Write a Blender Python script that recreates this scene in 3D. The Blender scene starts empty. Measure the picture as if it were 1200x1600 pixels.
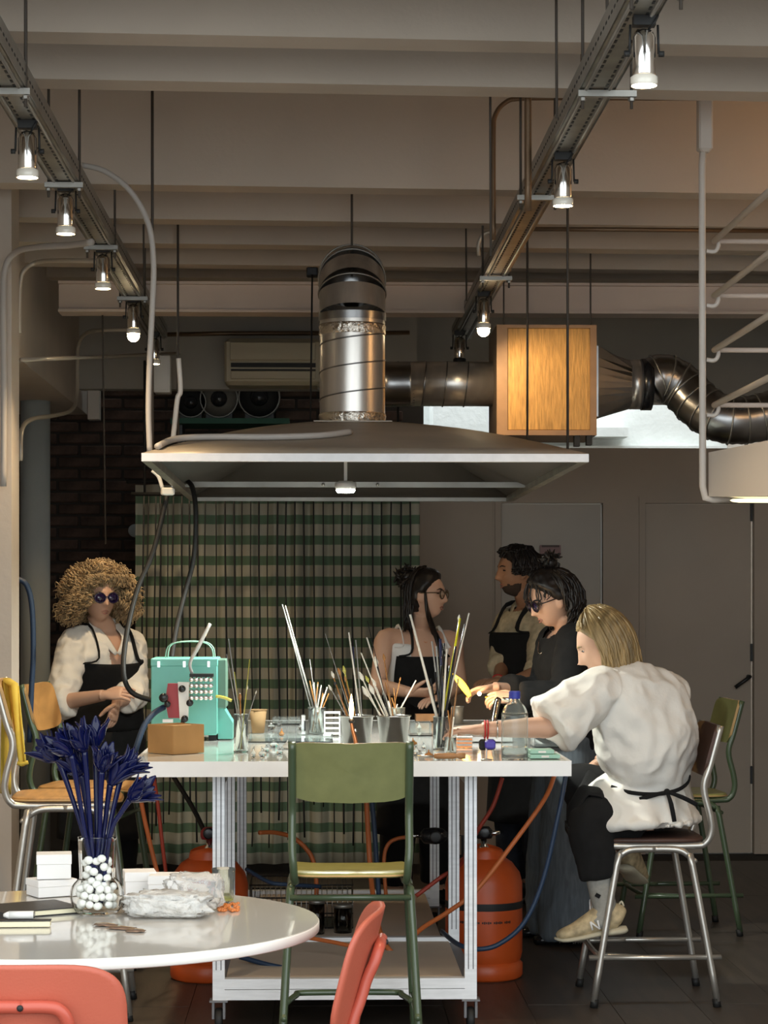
import bpy, math, random
from mathutils import Vector, Matrix, noise
random.seed(7)
V = Vector
PI = math.pi
S = bpy.context.scene
COL = S.collection

# ---------------------------------------------------------------- camera
FPX = 3560.0
EYE = 1.43
HOR = 943.0
YAW = math.atan(105.0 / FPX)
cam_d = bpy.data.cameras.new('camera')
cam_d.sensor_fit = 'VERTICAL'
cam_d.sensor_height = 36.0
cam_d.lens = FPX / 1600.0 * 36.0
cam_d.shift_y = (HOR - 800.0) / 1600.0
cam_d.clip_end = 200
cam = bpy.data.objects.new('camera', cam_d)
cam.location = (0, 0, EYE)
cam.rotation_euler = (PI / 2, 0, -YAW)
COL.objects.link(cam)
S.camera = cam

# ---------------------------------------------------------------- sky, exposure
S.view_settings.view_transform = 'Standard'
S.view_settings.look = 'None'
S.view_settings.gamma = 1.0
S.view_settings.use_curve_mapping = False
S.view_settings.exposure = 0.55
w = bpy.data.worlds.new('world')
S.world = w
w.use_nodes = True
bg = w.node_tree.nodes['Background']
bg.inputs[0].default_value = (0.90, 0.97, 1.0, 1)
bg.inputs[1].default_value = 2.25
# daylight openings of the place: street front and rear patio (portals guide the sky light)
def portal(loc, rot, sx, sy):
    d = bpy.data.lights.new('daylight_portal', 'AREA')
    d.shape = 'RECTANGLE'; d.size = sx; d.size_y = sy
    d.cycles.is_portal = True
    o = bpy.data.objects.new('daylight_portal', d)
    o.location = loc; o.rotation_euler = rot
    COL.objects.link(o)
portal((0.4, 3.55, 1.7), (PI / 2, 0, 0), 4.6, 3.4)
portal((0.4, 14.1, 3.5), (0, 0, 0), 5.0, 1.9)

# ---------------------------------------------------------------- helpers
def P(px, py, Y):
    """world point seen at photo pixel (px,py) standing at depth Y"""
    xn = (px - 600.0) / FPX
    zn = (HOR - py) / FPX
    dx = xn * math.cos(YAW) + math.sin(YAW)
    dy = -xn * math.sin(YAW) + math.cos(YAW)
    t = Y / dy
    return V((dx * t, Y, EYE + zn * t))

def lin(c):
    c = c / 255.0
    return c / 12.92 if c <= 0.04045 else ((c + 0.055) / 1.055) ** 2.4

def rgb(r, g, b):
    return (lin(r), lin(g), lin(b), 1)

M = {}
def mat(name, col, rough=0.6, metal=0.0, var=0.0, scale=8.0, bump=0.0, bscale=None, trans=0.0, ior=1.45, emit=None, estr=0.0, coat=0.0, stretch=None, sss=0.0, alpha=1.0):
    m = bpy.data.materials.new(name)
    m.use_nodes = True
    nt = m.node_tree
    b = nt.nodes['Principled BSDF']
    b.inputs['Base Color'].default_value = col
    b.inputs['Roughness'].default_value = rough
    b.inputs['Metallic'].default_value = metal
    b.inputs['Transmission Weight'].default_value = trans
    b.inputs['IOR'].default_value = ior
    b.inputs['Coat Weight'].default_value = coat
    b.inputs['Alpha'].default_value = alpha
    if emit:
        b.inputs['Emission Color'].default_value = emit
        b.inputs['Emission Strength'].default_value = estr
    if var > 0 or bump > 0:
        tc = nt.nodes.new('ShaderNodeTexCoord')
        mp = nt.nodes.new('ShaderNodeMapping')
        nt.links.new(tc.outputs['Object'], mp.inputs[0])
        if stretch: mp.inputs['Scale'].default_value = stretch
        nz = nt.nodes.new('ShaderNodeTexNoise')
        nz.inputs['Scale'].default_value = scale
        nz.inputs['Detail'].default_value = 5
        nt.links.new(mp.outputs[0], nz.inputs[0])
        if var > 0:
            mx = nt.nodes.new('ShaderNodeMix'); mx.data_type = 'RGBA'
            lo = [max(0, c * (1 - var)) for c in col[:3]] + [1]
            hi = [min(1, c * (1 + var)) for c in col[:3]] + [1]
            mx.inputs[6].default_value = lo; mx.inputs[7].default_value = hi
            cr = nt.nodes.new('ShaderNodeMapRange')
            cr.inputs[1].default_value = 0.3; cr.inputs[2].default_value = 0.7
            nt.links.new(nz.outputs[0], cr.inputs[0])
            nt.links.new(cr.outputs[0], mx.inputs[0])
            nt.links.new(mx.outputs[2], b.inputs['Base Color'])
        if bump > 0:
            n2 = nt.nodes.new('ShaderNodeTexNoise')
            n2.inputs['Scale'].default_value = bscale or scale * 4
            n2.inputs['Detail'].default_value = 4
            nt.links.new(mp.outputs[0], n2.inputs[0])
            bp = nt.nodes.new('ShaderNodeBump')
            bp.inputs['Strength'].default_value = bump
            bp.inputs['Distance'].default_value = 0.01
            nt.links.new(n2.outputs[0], bp.inputs['Height'])
            nt.links.new(bp.outputs[0], b.inputs['Normal'])
    M[name] = m
    return m

mat('plaster', (0.52, 0.455, 0.39, 1), 0.9, var=0.06, scale=3, bump=0.12, bscale=40)
mat('ceiling_paint', (0.48, 0.418, 0.352, 1), 0.9, var=0.06, scale=2, bump=0.1, bscale=60)
mat('beam_pink', (0.60, 0.50, 0.43, 1), 0.7, var=0.05, scale=4)
mat('wall_taupe', (0.52, 0.43, 0.345, 1), 0.85, var=0.05, scale=3)
mat('door_paint', (0.53, 0.445, 0.36, 1), 0.7, var=0.04, scale=3)
mat('door_paint_cool', (0.57, 0.51, 0.44, 1), 0.7, var=0.04, scale=3)
mat('header_paint', (0.36, 0.335, 0.295, 1), 0.9, var=0.06, scale=3)
mat('white_patio', (0.80, 0.83, 0.81, 1), 0.9, var=0.05, scale=6, bump=0.5, bscale=25)
mat('pillar_blue', (0.42, 0.47, 0.48, 1), 0.7, var=0.06, scale=4)
mat('plank', (0.058, 0.045, 0.035, 1), 0.42, var=0.3, scale=3, stretch=(6, 0.6, 1), bump=0.08, bscale=30)
mat('floor_joint', (0.035, 0.028, 0.022, 1), 0.9)
mat('pavement', (0.25, 0.24, 0.23, 1), 0.9, var=0.1, scale=4)
mat('brick', (0.078, 0.048, 0.036, 1), 0.9, var=0.5, scale=9, bump=0.4, bscale=50)
mat('mortar', (0.06, 0.05, 0.042, 1), 0.95)
mat('black', (0.010, 0.010, 0.010, 1), 0.6)
mat('black_gloss', (0.012, 0.012, 0.014, 1), 0.25)
mat('black_cloth', (0.006, 0.006, 0.0065, 1), 0.95, var=0.3, scale=30)
mat('dark_metal', (0.05, 0.05, 0.05, 1), 0.45, metal=0.6)
mat('galv', (0.30, 0.29, 0.265, 1), 0.4, metal=0.8, var=0.2, scale=6)
mat('galv_dull', (0.24, 0.225, 0.19, 1), 0.45, metal=0.75, var=0.25, scale=9)
mat('duct', (0.58, 0.55, 0.51, 1), 0.30, metal=0.85, var=0.12, scale=3, stretch=(9, 9, 0.6))
mat('duct_dark', (0.30, 0.30, 0.30, 1), 0.28, metal=1.0, var=0.2, scale=5)
mat('duct_tape', (0.62, 0.57, 0.50, 1), 0.22, metal=1.0, bump=0.8, bscale=60)
mat('hood_skin', (0.36, 0.31, 0.25, 1), 0.5, metal=0.35, var=0.15, scale=3)
mat('hood_inner_shade', (0.045, 0.042, 0.038, 1), 0.7)  # near-black that puts the shade under the hood into the colour
mat('assumed_lamp_warm', (1, 0.7, 0.4, 1), 0.5, emit=(1.0, 0.6, 0.25, 1), estr=6)  # bulb of the assumed lamp, added out of view at right
mat('hair_stubble', (0.045, 0.028, 0.020, 1), 0.8)
mat('hood_rim', (0.80, 0.79, 0.80, 1), 0.5, var=0.06, scale=20)
mat('alu', (0.78, 0.79, 0.81, 1), 0.42, metal=0.35, var=0.07, scale=12, stretch=(1, 1, 8))
mat('alu_groove', (0.20, 0.20, 0.21, 1), 0.6, metal=0.4)
mat('chrome', (0.75, 0.74, 0.72, 1), 0.12, metal=1.0)
mat('steel_tube', (0.50, 0.48, 0.44, 1), 0.32, metal=0.75, var=0.08, scale=10)
mat('steel', (0.52, 0.50, 0.47, 1), 0.28, metal=1.0, var=0.1, scale=12)
mat('marble_white', (0.80, 0.80, 0.80, 1), 0.25, var=0.06, scale=5, coat=0.4)
mat('bench_top', (0.50, 0.52, 0.51, 1), 0.10, var=0.12, scale=5, coat=0.3)
mat('white_lam', (0.62, 0.585, 0.53, 1), 0.12, coat=0.5)
mat('white_edge', (0.82, 0.80, 0.75, 1), 0.35)
mat('white_card', (0.84, 0.83, 0.82, 1), 0.6)
mat('white_paint', (0.56, 0.51, 0.46, 1), 0.5)
mat('white_plastic', (0.72, 0.70, 0.66, 1), 0.4)
mat('ac_cream', (0.42, 0.36, 0.25, 1), 0.45)
mat('grey_hose', (0.40, 0.37, 0.34, 1), 0.5)
mat('conduit', (0.58, 0.52, 0.43, 1), 0.35, metal=0.3)
mat('conduit_brown', (0.17, 0.11, 0.065, 1), 0.4, metal=0.5)
mat('rod_dark', (0.055, 0.045, 0.036, 1), 0.6)
mat('filter_orange', (0.50, 0.27, 0.075, 1), 0.55, var=0.25, scale=40, stretch=(3, 3, 0.35), bump=0.3, bscale=60)
mat('filter_frame', (0.30, 0.17, 0.08, 1), 0.45, var=0.12, scale=12)
mat('filter_side', (0.19, 0.14, 0.10, 1), 0.5, var=0.12, scale=12)
mat('green_frame', (0.062, 0.092, 0.050, 1), 0.28, coat=0.4)
mat('green_ply', (0.205, 0.215, 0.085, 1), 0.5, var=0.08, scale=20)
mat('green_seat', (0.27, 0.26, 0.085, 1), 0.4, var=0.1, scale=20)
mat('ply_edge', (0.52, 0.33, 0.14, 1), 0.5)
mat('wood_seat', (0.40, 0.205, 0.065, 1), 0.45, var=0.2, scale=6, stretch=(1, 8, 1))
mat('wood_dark', (0.085, 0.042, 0.030, 1), 0.5, var=0.2, scale=8)
mat('wood_handle', (0.30, 0.15, 0.06, 1), 0.5, var=0.2, scale=20)
mat('red_plastic', (0.43, 0.095, 0.055, 1), 0.45, bump=0.08, bscale=200)
mat('red_frame', (0.42, 0.075, 0.045, 1), 0.35)
mat('orange_gas', (0.50, 0.075, 0.012, 1), 0.38, var=0.12, scale=7)
mat('orange_hose', (0.46, 0.12, 0.03, 1), 0.5)
mat('red_hose', (0.33, 0.045, 0.025, 1), 0.5)
mat('blue_hose', (0.015, 0.035, 0.075, 1), 0.45)
mat('turquoise', (0.16, 0.50, 0.43, 1), 0.4, var=0.05, scale=6)
mat('turq_dark', (0.12, 0.22, 0.17, 1), 0.5)
mat('red_paint', (0.30, 0.025, 0.030, 1), 0.4)
mat('cardboard', (0.36, 0.20, 0.075, 1), 0.85, var=0.1, scale=10)
mat('kraft', (0.30, 0.19, 0.09, 1), 0.85)
mat('glass', (0.93, 0.96, 0.95, 1), 0.02, trans=1.0, ior=1.45)
mat('glass_thin', (0.90, 0.95, 0.94, 1), 0.03, trans=0.95, ior=1.2)
mat('glass_blue', (0.003, 0.005, 0.040, 1), 0.12, trans=0.0, ior=1.35, coat=0.12)
mat('glass_yellow', (0.65, 0.60, 0.03, 1), 0.1, coat=0.6)
mat('glass_amber', (0.48, 0.22, 0.07, 1), 0.1, trans=0.3)
mat('glass_white', (0.75, 0.71, 0.62, 1), 0.15, coat=0.6)
mat('glass_grey', (0.30, 0.30, 0.29, 1), 0.1, coat=0.6)
mat('glass_navy', (0.03, 0.035, 0.08, 1), 0.1, coat=0.8)
mat('glass_lime', (0.45, 0.42, 0.08, 1), 0.1, coat=0.6)
mat('glass_vase', (0.97, 0.98, 0.97, 1), 0.02, trans=1.0, ior=1.12)
mat('water', (0.93, 0.96, 0.97, 1), 0.0, trans=1.0, ior=1.33)
mat('pebble', (0.86, 0.85, 0.80, 1), 0.6)
mat('plastic_film', (0.92, 0.91, 0.89, 1), 0.12, trans=0.75, ior=1.15, bump=0.6, bscale=30)
mat('bubble_wrap', (0.72, 0.70, 0.66, 1), 0.22, trans=0.35, ior=1.2, bump=1.0, bscale=55, var=0.2, scale=25)
mat('blue_cap', (0.03, 0.045, 0.33, 1), 0.4)
mat('violet', (0.06, 0.04, 0.35, 1), 0.4)
mat('mint', (0.30, 0.52, 0.42, 1), 0.5)
mat('yellow_cloth', (0.58, 0.42, 0.06, 1), 0.9, var=0.12, scale=15)
mat('notebook_black', (0.018, 0.017, 0.018, 1), 0.45)
mat('paper_cream', (0.70, 0.64, 0.45, 1), 0.8)
mat('bead_orange', (0.60, 0.17, 0.03, 1), 0.2, coat=0.5)
mat('copper', (0.65, 0.25, 0.10, 1), 0.3, metal=1.0)
mat('leaf_dry', (0.19, 0.12, 0.08, 1), 0.8, var=0.4, scale=40)
mat('pink_note', (0.36, 0.23, 0.22, 1), 0.8)
mat('skin_warm', (0.64, 0.39, 0.275, 1), 0.5)
mat('skin_light', (0.60, 0.36, 0.25, 1), 0.5)
mat('skin_tan', (0.36, 0.185, 0.105, 1), 0.5)
mat('lips', (0.38, 0.16, 0.12, 1), 0.5)
mat('hair_curly', (0.42, 0.30, 0.165, 1), 0.55, var=0.55, scale=12)
mat('hair_blonde', (0.30, 0.205, 0.090, 1), 0.38, var=0.5, scale=22, stretch=(2, 2, 0.4))
mat('hair_black', (0.013, 0.010, 0.009, 1), 0.4)
mat('shirt_white', (0.85, 0.82, 0.76, 1), 0.9, bump=0.15, bscale=60)
mat('shirt_cool', (0.80, 0.79, 0.77, 1), 0.9, bump=0.15, bscale=60)
mat('shirt_beige', (0.50, 0.42, 0.28, 1), 0.9, var=0.2, scale=40)
mat('denim', (0.135, 0.165, 0.195, 1), 0.9, var=0.2, scale=20, stretch=(4, 4, 0.5))
mat('denim_dark', (0.020, 0.024, 0.035, 1), 0.9, var=0.3, scale=20)
mat('sock', (0.30, 0.29, 0.26, 1), 0.95, var=0.1, scale=80)
mat('shoe', (0.47, 0.37, 0.22, 1), 0.7, var=0.35, scale=35)
mat('shoe_sole', (0.50, 0.45, 0.33, 1), 0.8)
mat('spectacle', (0.02, 0.012, 0.01, 1), 0.3)
mat('lens_dark', (0.015, 0.008, 0.045, 1), 0.08, coat=1.0)
mat('lens_clear', (0.9, 0.9, 0.88, 1), 0.03, trans=0.95, ior=1.05)
mat('bracelet_red', (0.5, 0.02, 0.02, 1), 0.6)
mat('shelf_green', (0.02, 0.10, 0.06, 1), 0.6)
mat('machine_grey', (0.16, 0.15, 0.13, 1), 0.5, metal=0.4, var=0.3, scale=8)
mat('lamp_glow', (1, 0.85, 0.6, 1), 0.5, emit=(1.0, 0.80, 0.50, 1), estr=30)
mat('led_glow', (1, 1, 1, 1), 0.5, emit=(0.93, 1.0, 0.93, 1), estr=22)
mat('strip_glow', (1, 0.95, 0.6, 1), 0.5, emit=(1.0, 0.86, 0.48, 1), estr=1.6)
mat('flame_core', (1, 0.8, 0.4, 1), 0.5, emit=(1.0, 0.72, 0.30, 1), estr=9)
mat('flame_orange', (1, 0.4, 0.05, 1), 0.5, emit=(1.0, 0.30, 0.03, 1), estr=2.2)
mat('flame_yellow', (1, 0.7, 0.05, 1), 0.5, emit=(1.0, 0.55, 0.04, 1), estr=3.6)

def perp(t, hint):
    s = hint - t * hint.dot(t)
    if s.length < 1e-5:
        h = V((1, 0, 0)) if abs(t.x) < 0.8 else V((0, 1, 0))
        s = h - t * h.dot(t)
    return s.normalized()

def catmull(pts, n):
    """smooth resample of a list of equal-length tuples"""
    if len(pts) < 3: 
        return [tuple(p) for p in pts]
    out = []
    L = len(pts)
    for i in range(L - 1):
        p0 = pts[max(i - 1, 0)]; p1 = pts[i]; p2 = pts[i + 1]; p3 = pts[min(i + 2, L - 1)]
        for j in range(n):
            t = j / n
            out.append(tuple(0.5 * ((2 * b) + (-a + c) * t + (2 * a - 5 * b + 4 * c - d) * t * t + (-a + 3 * b - 3 * c + d) * t ** 3)
                             for a, b, c, d in zip(p0, p1, p2, p3)))
    out.append(tuple(pts[-1]))
    return out

class MB:
    def __init__(self): self.v = []; self.f = []; self.sm = []
    def add(self, vs, fs, smooth=False):
        n = len(self.v)
        self.v += [V(p) for p in vs]
        for f in fs:
            self.f.append(tuple(i + n for i in f)); self.sm.append(smooth)
        return self
    def box(self, c, s, rz=0, rx=0, ry=0, bev=0.0):
        c = V(c); hx, hy, hz = s[0] / 2, s[1] / 2, s[2] / 2
        R = Matrix.Rotation(rz, 3, 'Z') @ Matrix.Rotation(ry, 3, 'Y') @ Matrix.Rotation(rx, 3, 'X')
        if bev <= 0:
            vs = [V((x, y, z)) for z in (-hz, hz) for y in (-hy, hy) for x in (-hx, hx)]
            fs = [(0, 2, 3, 1), (4, 5, 7, 6), (0, 1, 5, 4), (2, 6, 7, 3), (0, 4, 6, 2), (1, 3, 7, 5)]
        else:
            b = min(bev, hx * .9, hy * .9, hz * .9)
            def loop(z, ix):
                x, y = hx - ix, hy - ix
                c2 = b * 0.6 if ix == 0 else b * 0.6
                return [V(p) for p in [(-x + c2, -y, z), (x - c2, -y, z), (x, -y + c2, z), (x, y - c2, z), (x - c2, y, z), (-x + c2, y, z), (-x, y - c2, z), (-x, -y + c2, z)]]
            vs = loop(-hz, b) + loop(-hz + b, 0) + loop(hz - b, 0) + loop(hz, b)
            fs = [tuple(range(7, -1, -1)), tuple(range(24, 32))]
            for r in range(3):
                for i in range(8):
                    j = (i + 1) % 8
                    fs.append((r * 8 + i, r * 8 + j, r * 8 + 8 + j, r * 8 + 8 + i))
        return self.add([R @ p + c for p in vs], fs)
    def b2(self, lo, hi, bev=0.0):
        lo, hi = V(lo), V(hi)
        return self.box((lo + hi) / 2, hi - lo, bev=bev)
    def tube(self, pts, r, n=8, side=None, smooth=True, sub=0, cap=True, closed=False):
        """r: number, list of numbers or list of (a,b) with a along side"""
        pts = [V(p) for p in pts]
        if not isinstance(r, (list, tuple)): r = [r] * len(pts)
        r = [(q, q) if not isinstance(q, (list, tuple)) else q for q in r]
        if sub:
            d = catmull([(p.x, p.y, p.z, q[0], q[1]) for p, q in zip(pts, r)], sub)
            pts = [V(q[:3]) for q in d]; r = [(max(q[3], 1e-4), max(q[4], 1e-4)) for q in d]
        L = len(pts)
        vs = []; fs = []
        prev = side.copy() if side else None
        for i in range(L):
            if closed: t = pts[(i + 1) % L] - pts[i - 1]
            else: t = pts[min(i + 1, L - 1)] - pts[max(i - 1, 0)]
            t = t.normalized() if t.length > 1e-9 else V((0, 0, 1))
            s = perp(t, side if side else (prev if prev else V((0.3, 1, 0.2))))
            if not side: prev = s
            u = t.cross(s)
            for k in range(n):
                a = 2 * PI * k / n
                vs.append(pts[i] + s * (math.cos(a) * r[i][0]) + u * (math.sin(a) * r[i][1]))
        rng = L if closed else L - 1
        for i in range(rng):
            for k in range(n):
                k2 = (k + 1) % n; i2 = (i + 1) % L
                fs.append((i * n + k, i * n + k2, i2 * n + k2, i2 * n + k))
        if cap and not closed:
            fs.append(tuple(range(n - 1, -1, -1)))
            fs.append(tuple((L - 1) * n + k for k in range(n)))
        return self.add(vs, fs, smooth)
    def lathe(self, prof, c=(0, 0, 0), n=24, smooth=True, axis=None, cap=True):
        """prof: list of (r,z) bottom to top about vertical through c"""
        c = V(c); vs = []; fs = []; L = len(prof)
        R = Matrix.Identity(3)
        if axis is not None: R = V((0, 0, 1)).rotation_difference(V(axis).normalized()).to_matrix()
        for (r, z) in prof:
            for k in range(n):
                a = 2 * PI * k / n
                vs.append(c + R @ V((r * math.cos(a), r * math.sin(a), z)))
        for i in range(L - 1):
            for k in range(n):
                k2 = (k + 1) % n
                fs.append((i * n + k, i * n + k2, (i + 1) * n + k2, (i + 1) * n + k))
        if cap:
            fs.append(tuple(range(n - 1, -1, -1)))
            fs.append(tuple((L - 1) * n + k for k in range(n)))
        return self.add(vs, fs, smooth)
    def ball(self, c, r, n=12, m=8, R=None):
        c = V(c)
        if not isinstance(r, (list, tuple)): r = (r, r, r)
        vs = []; fs = []
        for i in range(1, m):
            th = PI * i / m
            for k in range(n):
                a = 2 * PI * k / n
                p = V((r[0] * math.sin(th) * math.cos(a), r[1] * math.sin(th) * math.sin(a), r[2] * math.cos(th)))
                vs.append(c + (R @ p if R else p))
        top = V((0, 0, r[2])); 
        vs.append(c + (R @ top if R else top)); vs.append(c - (R @ top if R else top))
        T = len(vs) - 2; B = T + 1
        for k in range(n):
            k2 = (k + 1) % n
            fs.append((T, k, k2)); fs.append((B, (m - 2) * n + k2, (m - 2) * n + k))
            for i in range(m - 2):
                fs.append((i * n + k, (i + 1) * n + k, (i + 1) * n + k2, i * n + k2))
        return self.add(vs, fs, True)
    def prism(self, poly, d, o=(0, 0, 0), ux=V((1, 0, 0)), uy=V((0, 0, 1))):
        """polygon in plane (ux,uy) at o, extruded by vector d"""
        o = V(o); d = V(d); n = len(poly)
        vs = [o + ux * p[0] + uy * p[1] for p in poly]
        vs += [p + d for p in vs]
        fs = [tuple(range(n - 1, -1, -1)), tuple(range(n, 2 * n))]
        for i in range(n):
            j = (i + 1) % n
            fs.append((i, j, n + j, n + i))
        return self.add(vs, fs)
    def grid(self, fn, nu, nv, thick=0.0, smooth=True):
        """fn(u,v)->point, u,v in 0..1; with thickness along its normal"""
        pts = [[V(fn(i / nu, j / nv)) for j in range(nv + 1)] for i in range(nu + 1)]
        vs = []; fs = []
        def nrm(i, j):
            a = pts[min(i + 1, nu)][j] - pts[max(i - 1, 0)][j]
            b = pts[i][min(j + 1, nv)] - pts[i][max(j - 1, 0)]
            q = a.cross(b)
            return q.normalized() if q.length > 1e-12 else V((0, 0, 1))
        W = nv + 1; N = (nu + 1) * W
        for i in range(nu + 1):
            for j in range(W): vs.append(pts[i][j])
        if thick:
            for i in range(nu + 1):
                for j in range(W): vs.append(pts[i][j] - nrm(i, j) * thick)
        for i in range(nu):
            for j in range(nv):
                a, b, c, d = i * W + j, (i + 1) * W + j, (i + 1) * W + j + 1, i * W + j + 1
                fs.append((a, b, c, d))
                if thick: fs.append((N + d, N + c, N + b, N + a))
        if thick:
            for i in range(nu):
                a, b = i * W, (i + 1) * W
                fs.append((a, N + a, N + b, b)); a += nv; b += nv; fs.append((a, b, N + b, N + a))
            for j in range(nv):
                a, b = j, j + 1
                fs.append((a, b, N + b, N + a)); a += nu * W; b += nu * W; fs.append((a, N + a, N + b, b))
        return self.add(vs, fs, smooth)
    def mesh(self, name, off=None):
        me = bpy.data.meshes.new(name)
        vv = [p - off for p in self.v] if off is not None else self.v
        me.from_pydata([tuple(p) for p in vv], [], self.f)
        me.polygons.foreach_set('use_smooth', self.sm)
        me.update()
        return me
    def build(self, name, m, parent=None, world=False, kind=None, label=None):
        off = None
        if world and parent is not None:
            r = parent
            off = V((0, 0, 0))
            while r is not None:
                off += r.location; r = r.parent
        me = self.mesh(name, off)
        me.materials.append(M[m] if isinstance(m, str) else m)
        o = bpy.data.objects.new(name, me)
        COL.objects.link(o)
        if parent is not None: o.parent = parent
        if kind: o['kind'] = kind
        if label: o['label'] = label
        return o

def thing(name, label, cat, loc=(0, 0, 0), rz=0, group=None):
    o = bpy.data.objects.new(name, None)
    o.empty_display_size = 0.05
    o.location = loc; o.rotation_euler = (0, 0, rz)
    o['label'] = label; o['category'] = cat
    if group: o['group'] = group
    COL.objects.link(o)
    return o
def tag(o, label, cat, group=None):
    o['label'] = label; o['category'] = cat
    if group: o['group'] = group
    return o
def centre(o):
    """put a single mesh thing's origin at its base centre"""
    me = o.data
    xs = [v.co.x for v in me.vertices]; ys = [v.co.y for v in me.vertices]; zs = [v.co.z for v in me.vertices]
    c = V(((min(xs) + max(xs)) / 2, (min(ys) + max(ys)) / 2, min(zs)))
    me.transform(Matrix.Translation(-c)); o.location = o.location + c
    return o
def solo(mb, name, m, label, cat, group=None):
    return tag(centre(mb.build(name, m)), label, cat, group)
def dup(root, loc, rz, label, group=None):
    r = root.copy(); COL.objects.link(r); r.location = loc; r.rotation_euler = (0, 0, rz)
    r['label'] = label
    if group: r['group'] = group
    for ch in list(root.children):
        c = ch.copy(); COL.objects.link(c); c.parent = r
        for g in list(ch.children):
            d = g.copy(); COL.objects.link(d); d.parent = c
    return r
def struct(mb, name, m, parent=None):
    o = mb.build(name, m, parent)
    if parent is None: o['kind'] = 'structure'
    return o
# ================================================================ SETTING
WL, WR, YF, YB = -1.95, 2.75, 3.6, 12.95     # side walls, street opening, back partition
fl = MB().b2((WL - 0.2, YF, -0.10), (WR + 0.2, 16.2, -0.006))
floor = struct(fl, 'floor', 'floor_joint')
# floor planks, run along the room
pw, pl = 0.30, 1.5
pm = MB().b2((-pw / 2 + 0.001, -pl / 2 + 0.001, -0.006), (pw / 2 - 0.001, pl / 2 - 0.001, 0.0)).mesh('plank')
pm.materials.append(M['plank'])
ix = 0; x = WL + pw / 2
while x < WR:
    y = YF + (0.5 if ix % 2 else 0.0) * pl + pl / 2 - (pl / 2 if ix % 2 else 0)
    while y < YB + 0.4:
        o = bpy.data.objects.new('plank', pm); COL.objects.link(o); o.parent = floor
        o.location = (x, y, random.uniform(-0.0006, 0.0006))
        y += pl
    ix += 1; x += pw
struct(MB().b2((-12, -9, -0.12), (12, YF, -0.004)), 'floor_street', 'pavement')
# side walls
struct(MB().b2((WL - 0.2, YF, 0), (WL, 16.2, 3.6)), 'wall_left', 'plaster')
struct(MB().b2((WR, YF, 0), (WR + 0.2, 16.2, 3.6)), 'wall_right', 'plaster')
# ceiling and joists
ceiling = struct(MB().b2((WL - 0.2, YF, 3.42), (WR + 0.2, 13.1, 3.6)), 'ceiling', 'ceiling_paint')
ZB = 2.95
def beam_at(ypx, z=ZB, wdt=0.13, m='ceiling_paint', top=3.42):
    Y = (z - EYE) * FPX / (HOR - ypx)
    h = top - z
    MB().box((0.4, Y + wdt / 2 + 0.03, z + h / 2), (5.2, wdt, h), rz=math.atan(0.05)).build('joist', m, ceiling)
    return Y
for yp in (-70, 57, 130, 292, 345, 383, 415):
    beam_at(yp)
MB().b2((WL, 11.0, ZB + 0.05), (WR, 11.12, 3.42)).build('joist', 'ceiling_paint', ceiling)
MB().b2((WL, 11.8, ZB + 0.05), (WR, 11.92, 3.42)).build('joist', 'ceiling_paint', ceiling)
# painted steel cross beam
YH = 10.4
a = P(92, 440, YH); b = P(92, 488, YH)
t1 = struct(MB().b2((a.x, YH, b.z + 0.012), (WR, YH + 0.10, a.z - 0.012)), 'trim_1', 'beam_pink')
MB().b2((a.x, YH - 0.03, b.z), (WR, YH + 0.13, b.z + 0.012)).build('flange', 'beam_pink', t1)
MB().b2((a.x, YH - 0.03, a.z - 0.012), (WR, YH + 0.13, a.z)).build('flange', 'beam_pink', t1)
# left downstand girder along the room
struct(MB().b2((WL, 8.87, 2.50), (-1.30, 12.95, 3.42)), 'wall_left_girder', 'plaster')
# near pilaster
pa = P(18, 943, 8.65)
struct(MB().b2((WL, 8.65, 0), (pa.x, 8.87, 3.10)), 'wall_left_pilaster', 'plaster')
struct(MB().b2((WL, 8.67, 3.10), (-1.30, 8.9, 3.42)), 'wall_left_upper', 'plaster')
# blue grey column further back
c0 = P(28, 943, 12.0); c1 = P(75, 943, 12.0)
struct(MB().lathe([((c1.x - c0.x) / 2, 0), ((c1.x - c0.x) / 2, 2.5)], ((c0.x + c1.x) / 2, 12.1, 0), 24), 'wall_left_column', 'pillar_blue')
# header wall over the back opening (left) and over the partition (right)
hz = P(300, 608, 12.5).z
struct(MB().b2((WL, 12.5, hz), (0.55, 12.62, 3.42)), 'wall_back_header', 'header_paint')
hz2 = P(900, 629, 12.9).z
struct(MB().b2((0.55, 12.9, hz2), (WR, 13.05, 3.42)), 'wall_back_upper', 'header_paint')
# right partition with two flush doors
pz = P(900, 700, YB).z
xl = P(656, 943, YB).x
d1a, d1b = P(783, 943, YB).x, P(942, 943, YB).x
d2a, d2b = P(1008, 943, YB).x, P(1178, 943, YB).x
dz = P(900, 786, YB).z
mb = MB()
mb.b2((xl, YB, 0), (d1a, YB + 0.1, pz)); mb.b2((d1b, YB, 0), (d2a, YB + 0.1, pz)); mb.b2((d2b, YB, 0), (WR, YB + 0.1, pz))
mb.b2((d1a, YB, dz), (d1b, YB + 0.1, pz)); mb.b2((d2a, YB, dz), (d2b, YB + 0.1, pz))
wb = struct(mb, 'wall_back_partition', 'wall_taupe')
dr1 = struct(MB().b2((d1a + 0.004, YB + 0.025, 0.005), (d1b - 0.004, YB + 0.065, dz - 0.004)), 'door_1', 'door_paint_cool')
MB().b2((d1b - 0.012, YB + 0.010, 0.005), (d1b - 0.004, YB + 0.025, dz - 0.01)).build('door_edge', 'white_plastic', dr1)
dr2 = struct(MB().b2((d2a + 0.004, YB + 0.012, 0.005), (d2b - 0.014, YB + 0.065, dz - 0.004)), 'door_2', 'door_paint')
h = P(1157, 1068, YB)
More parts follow.
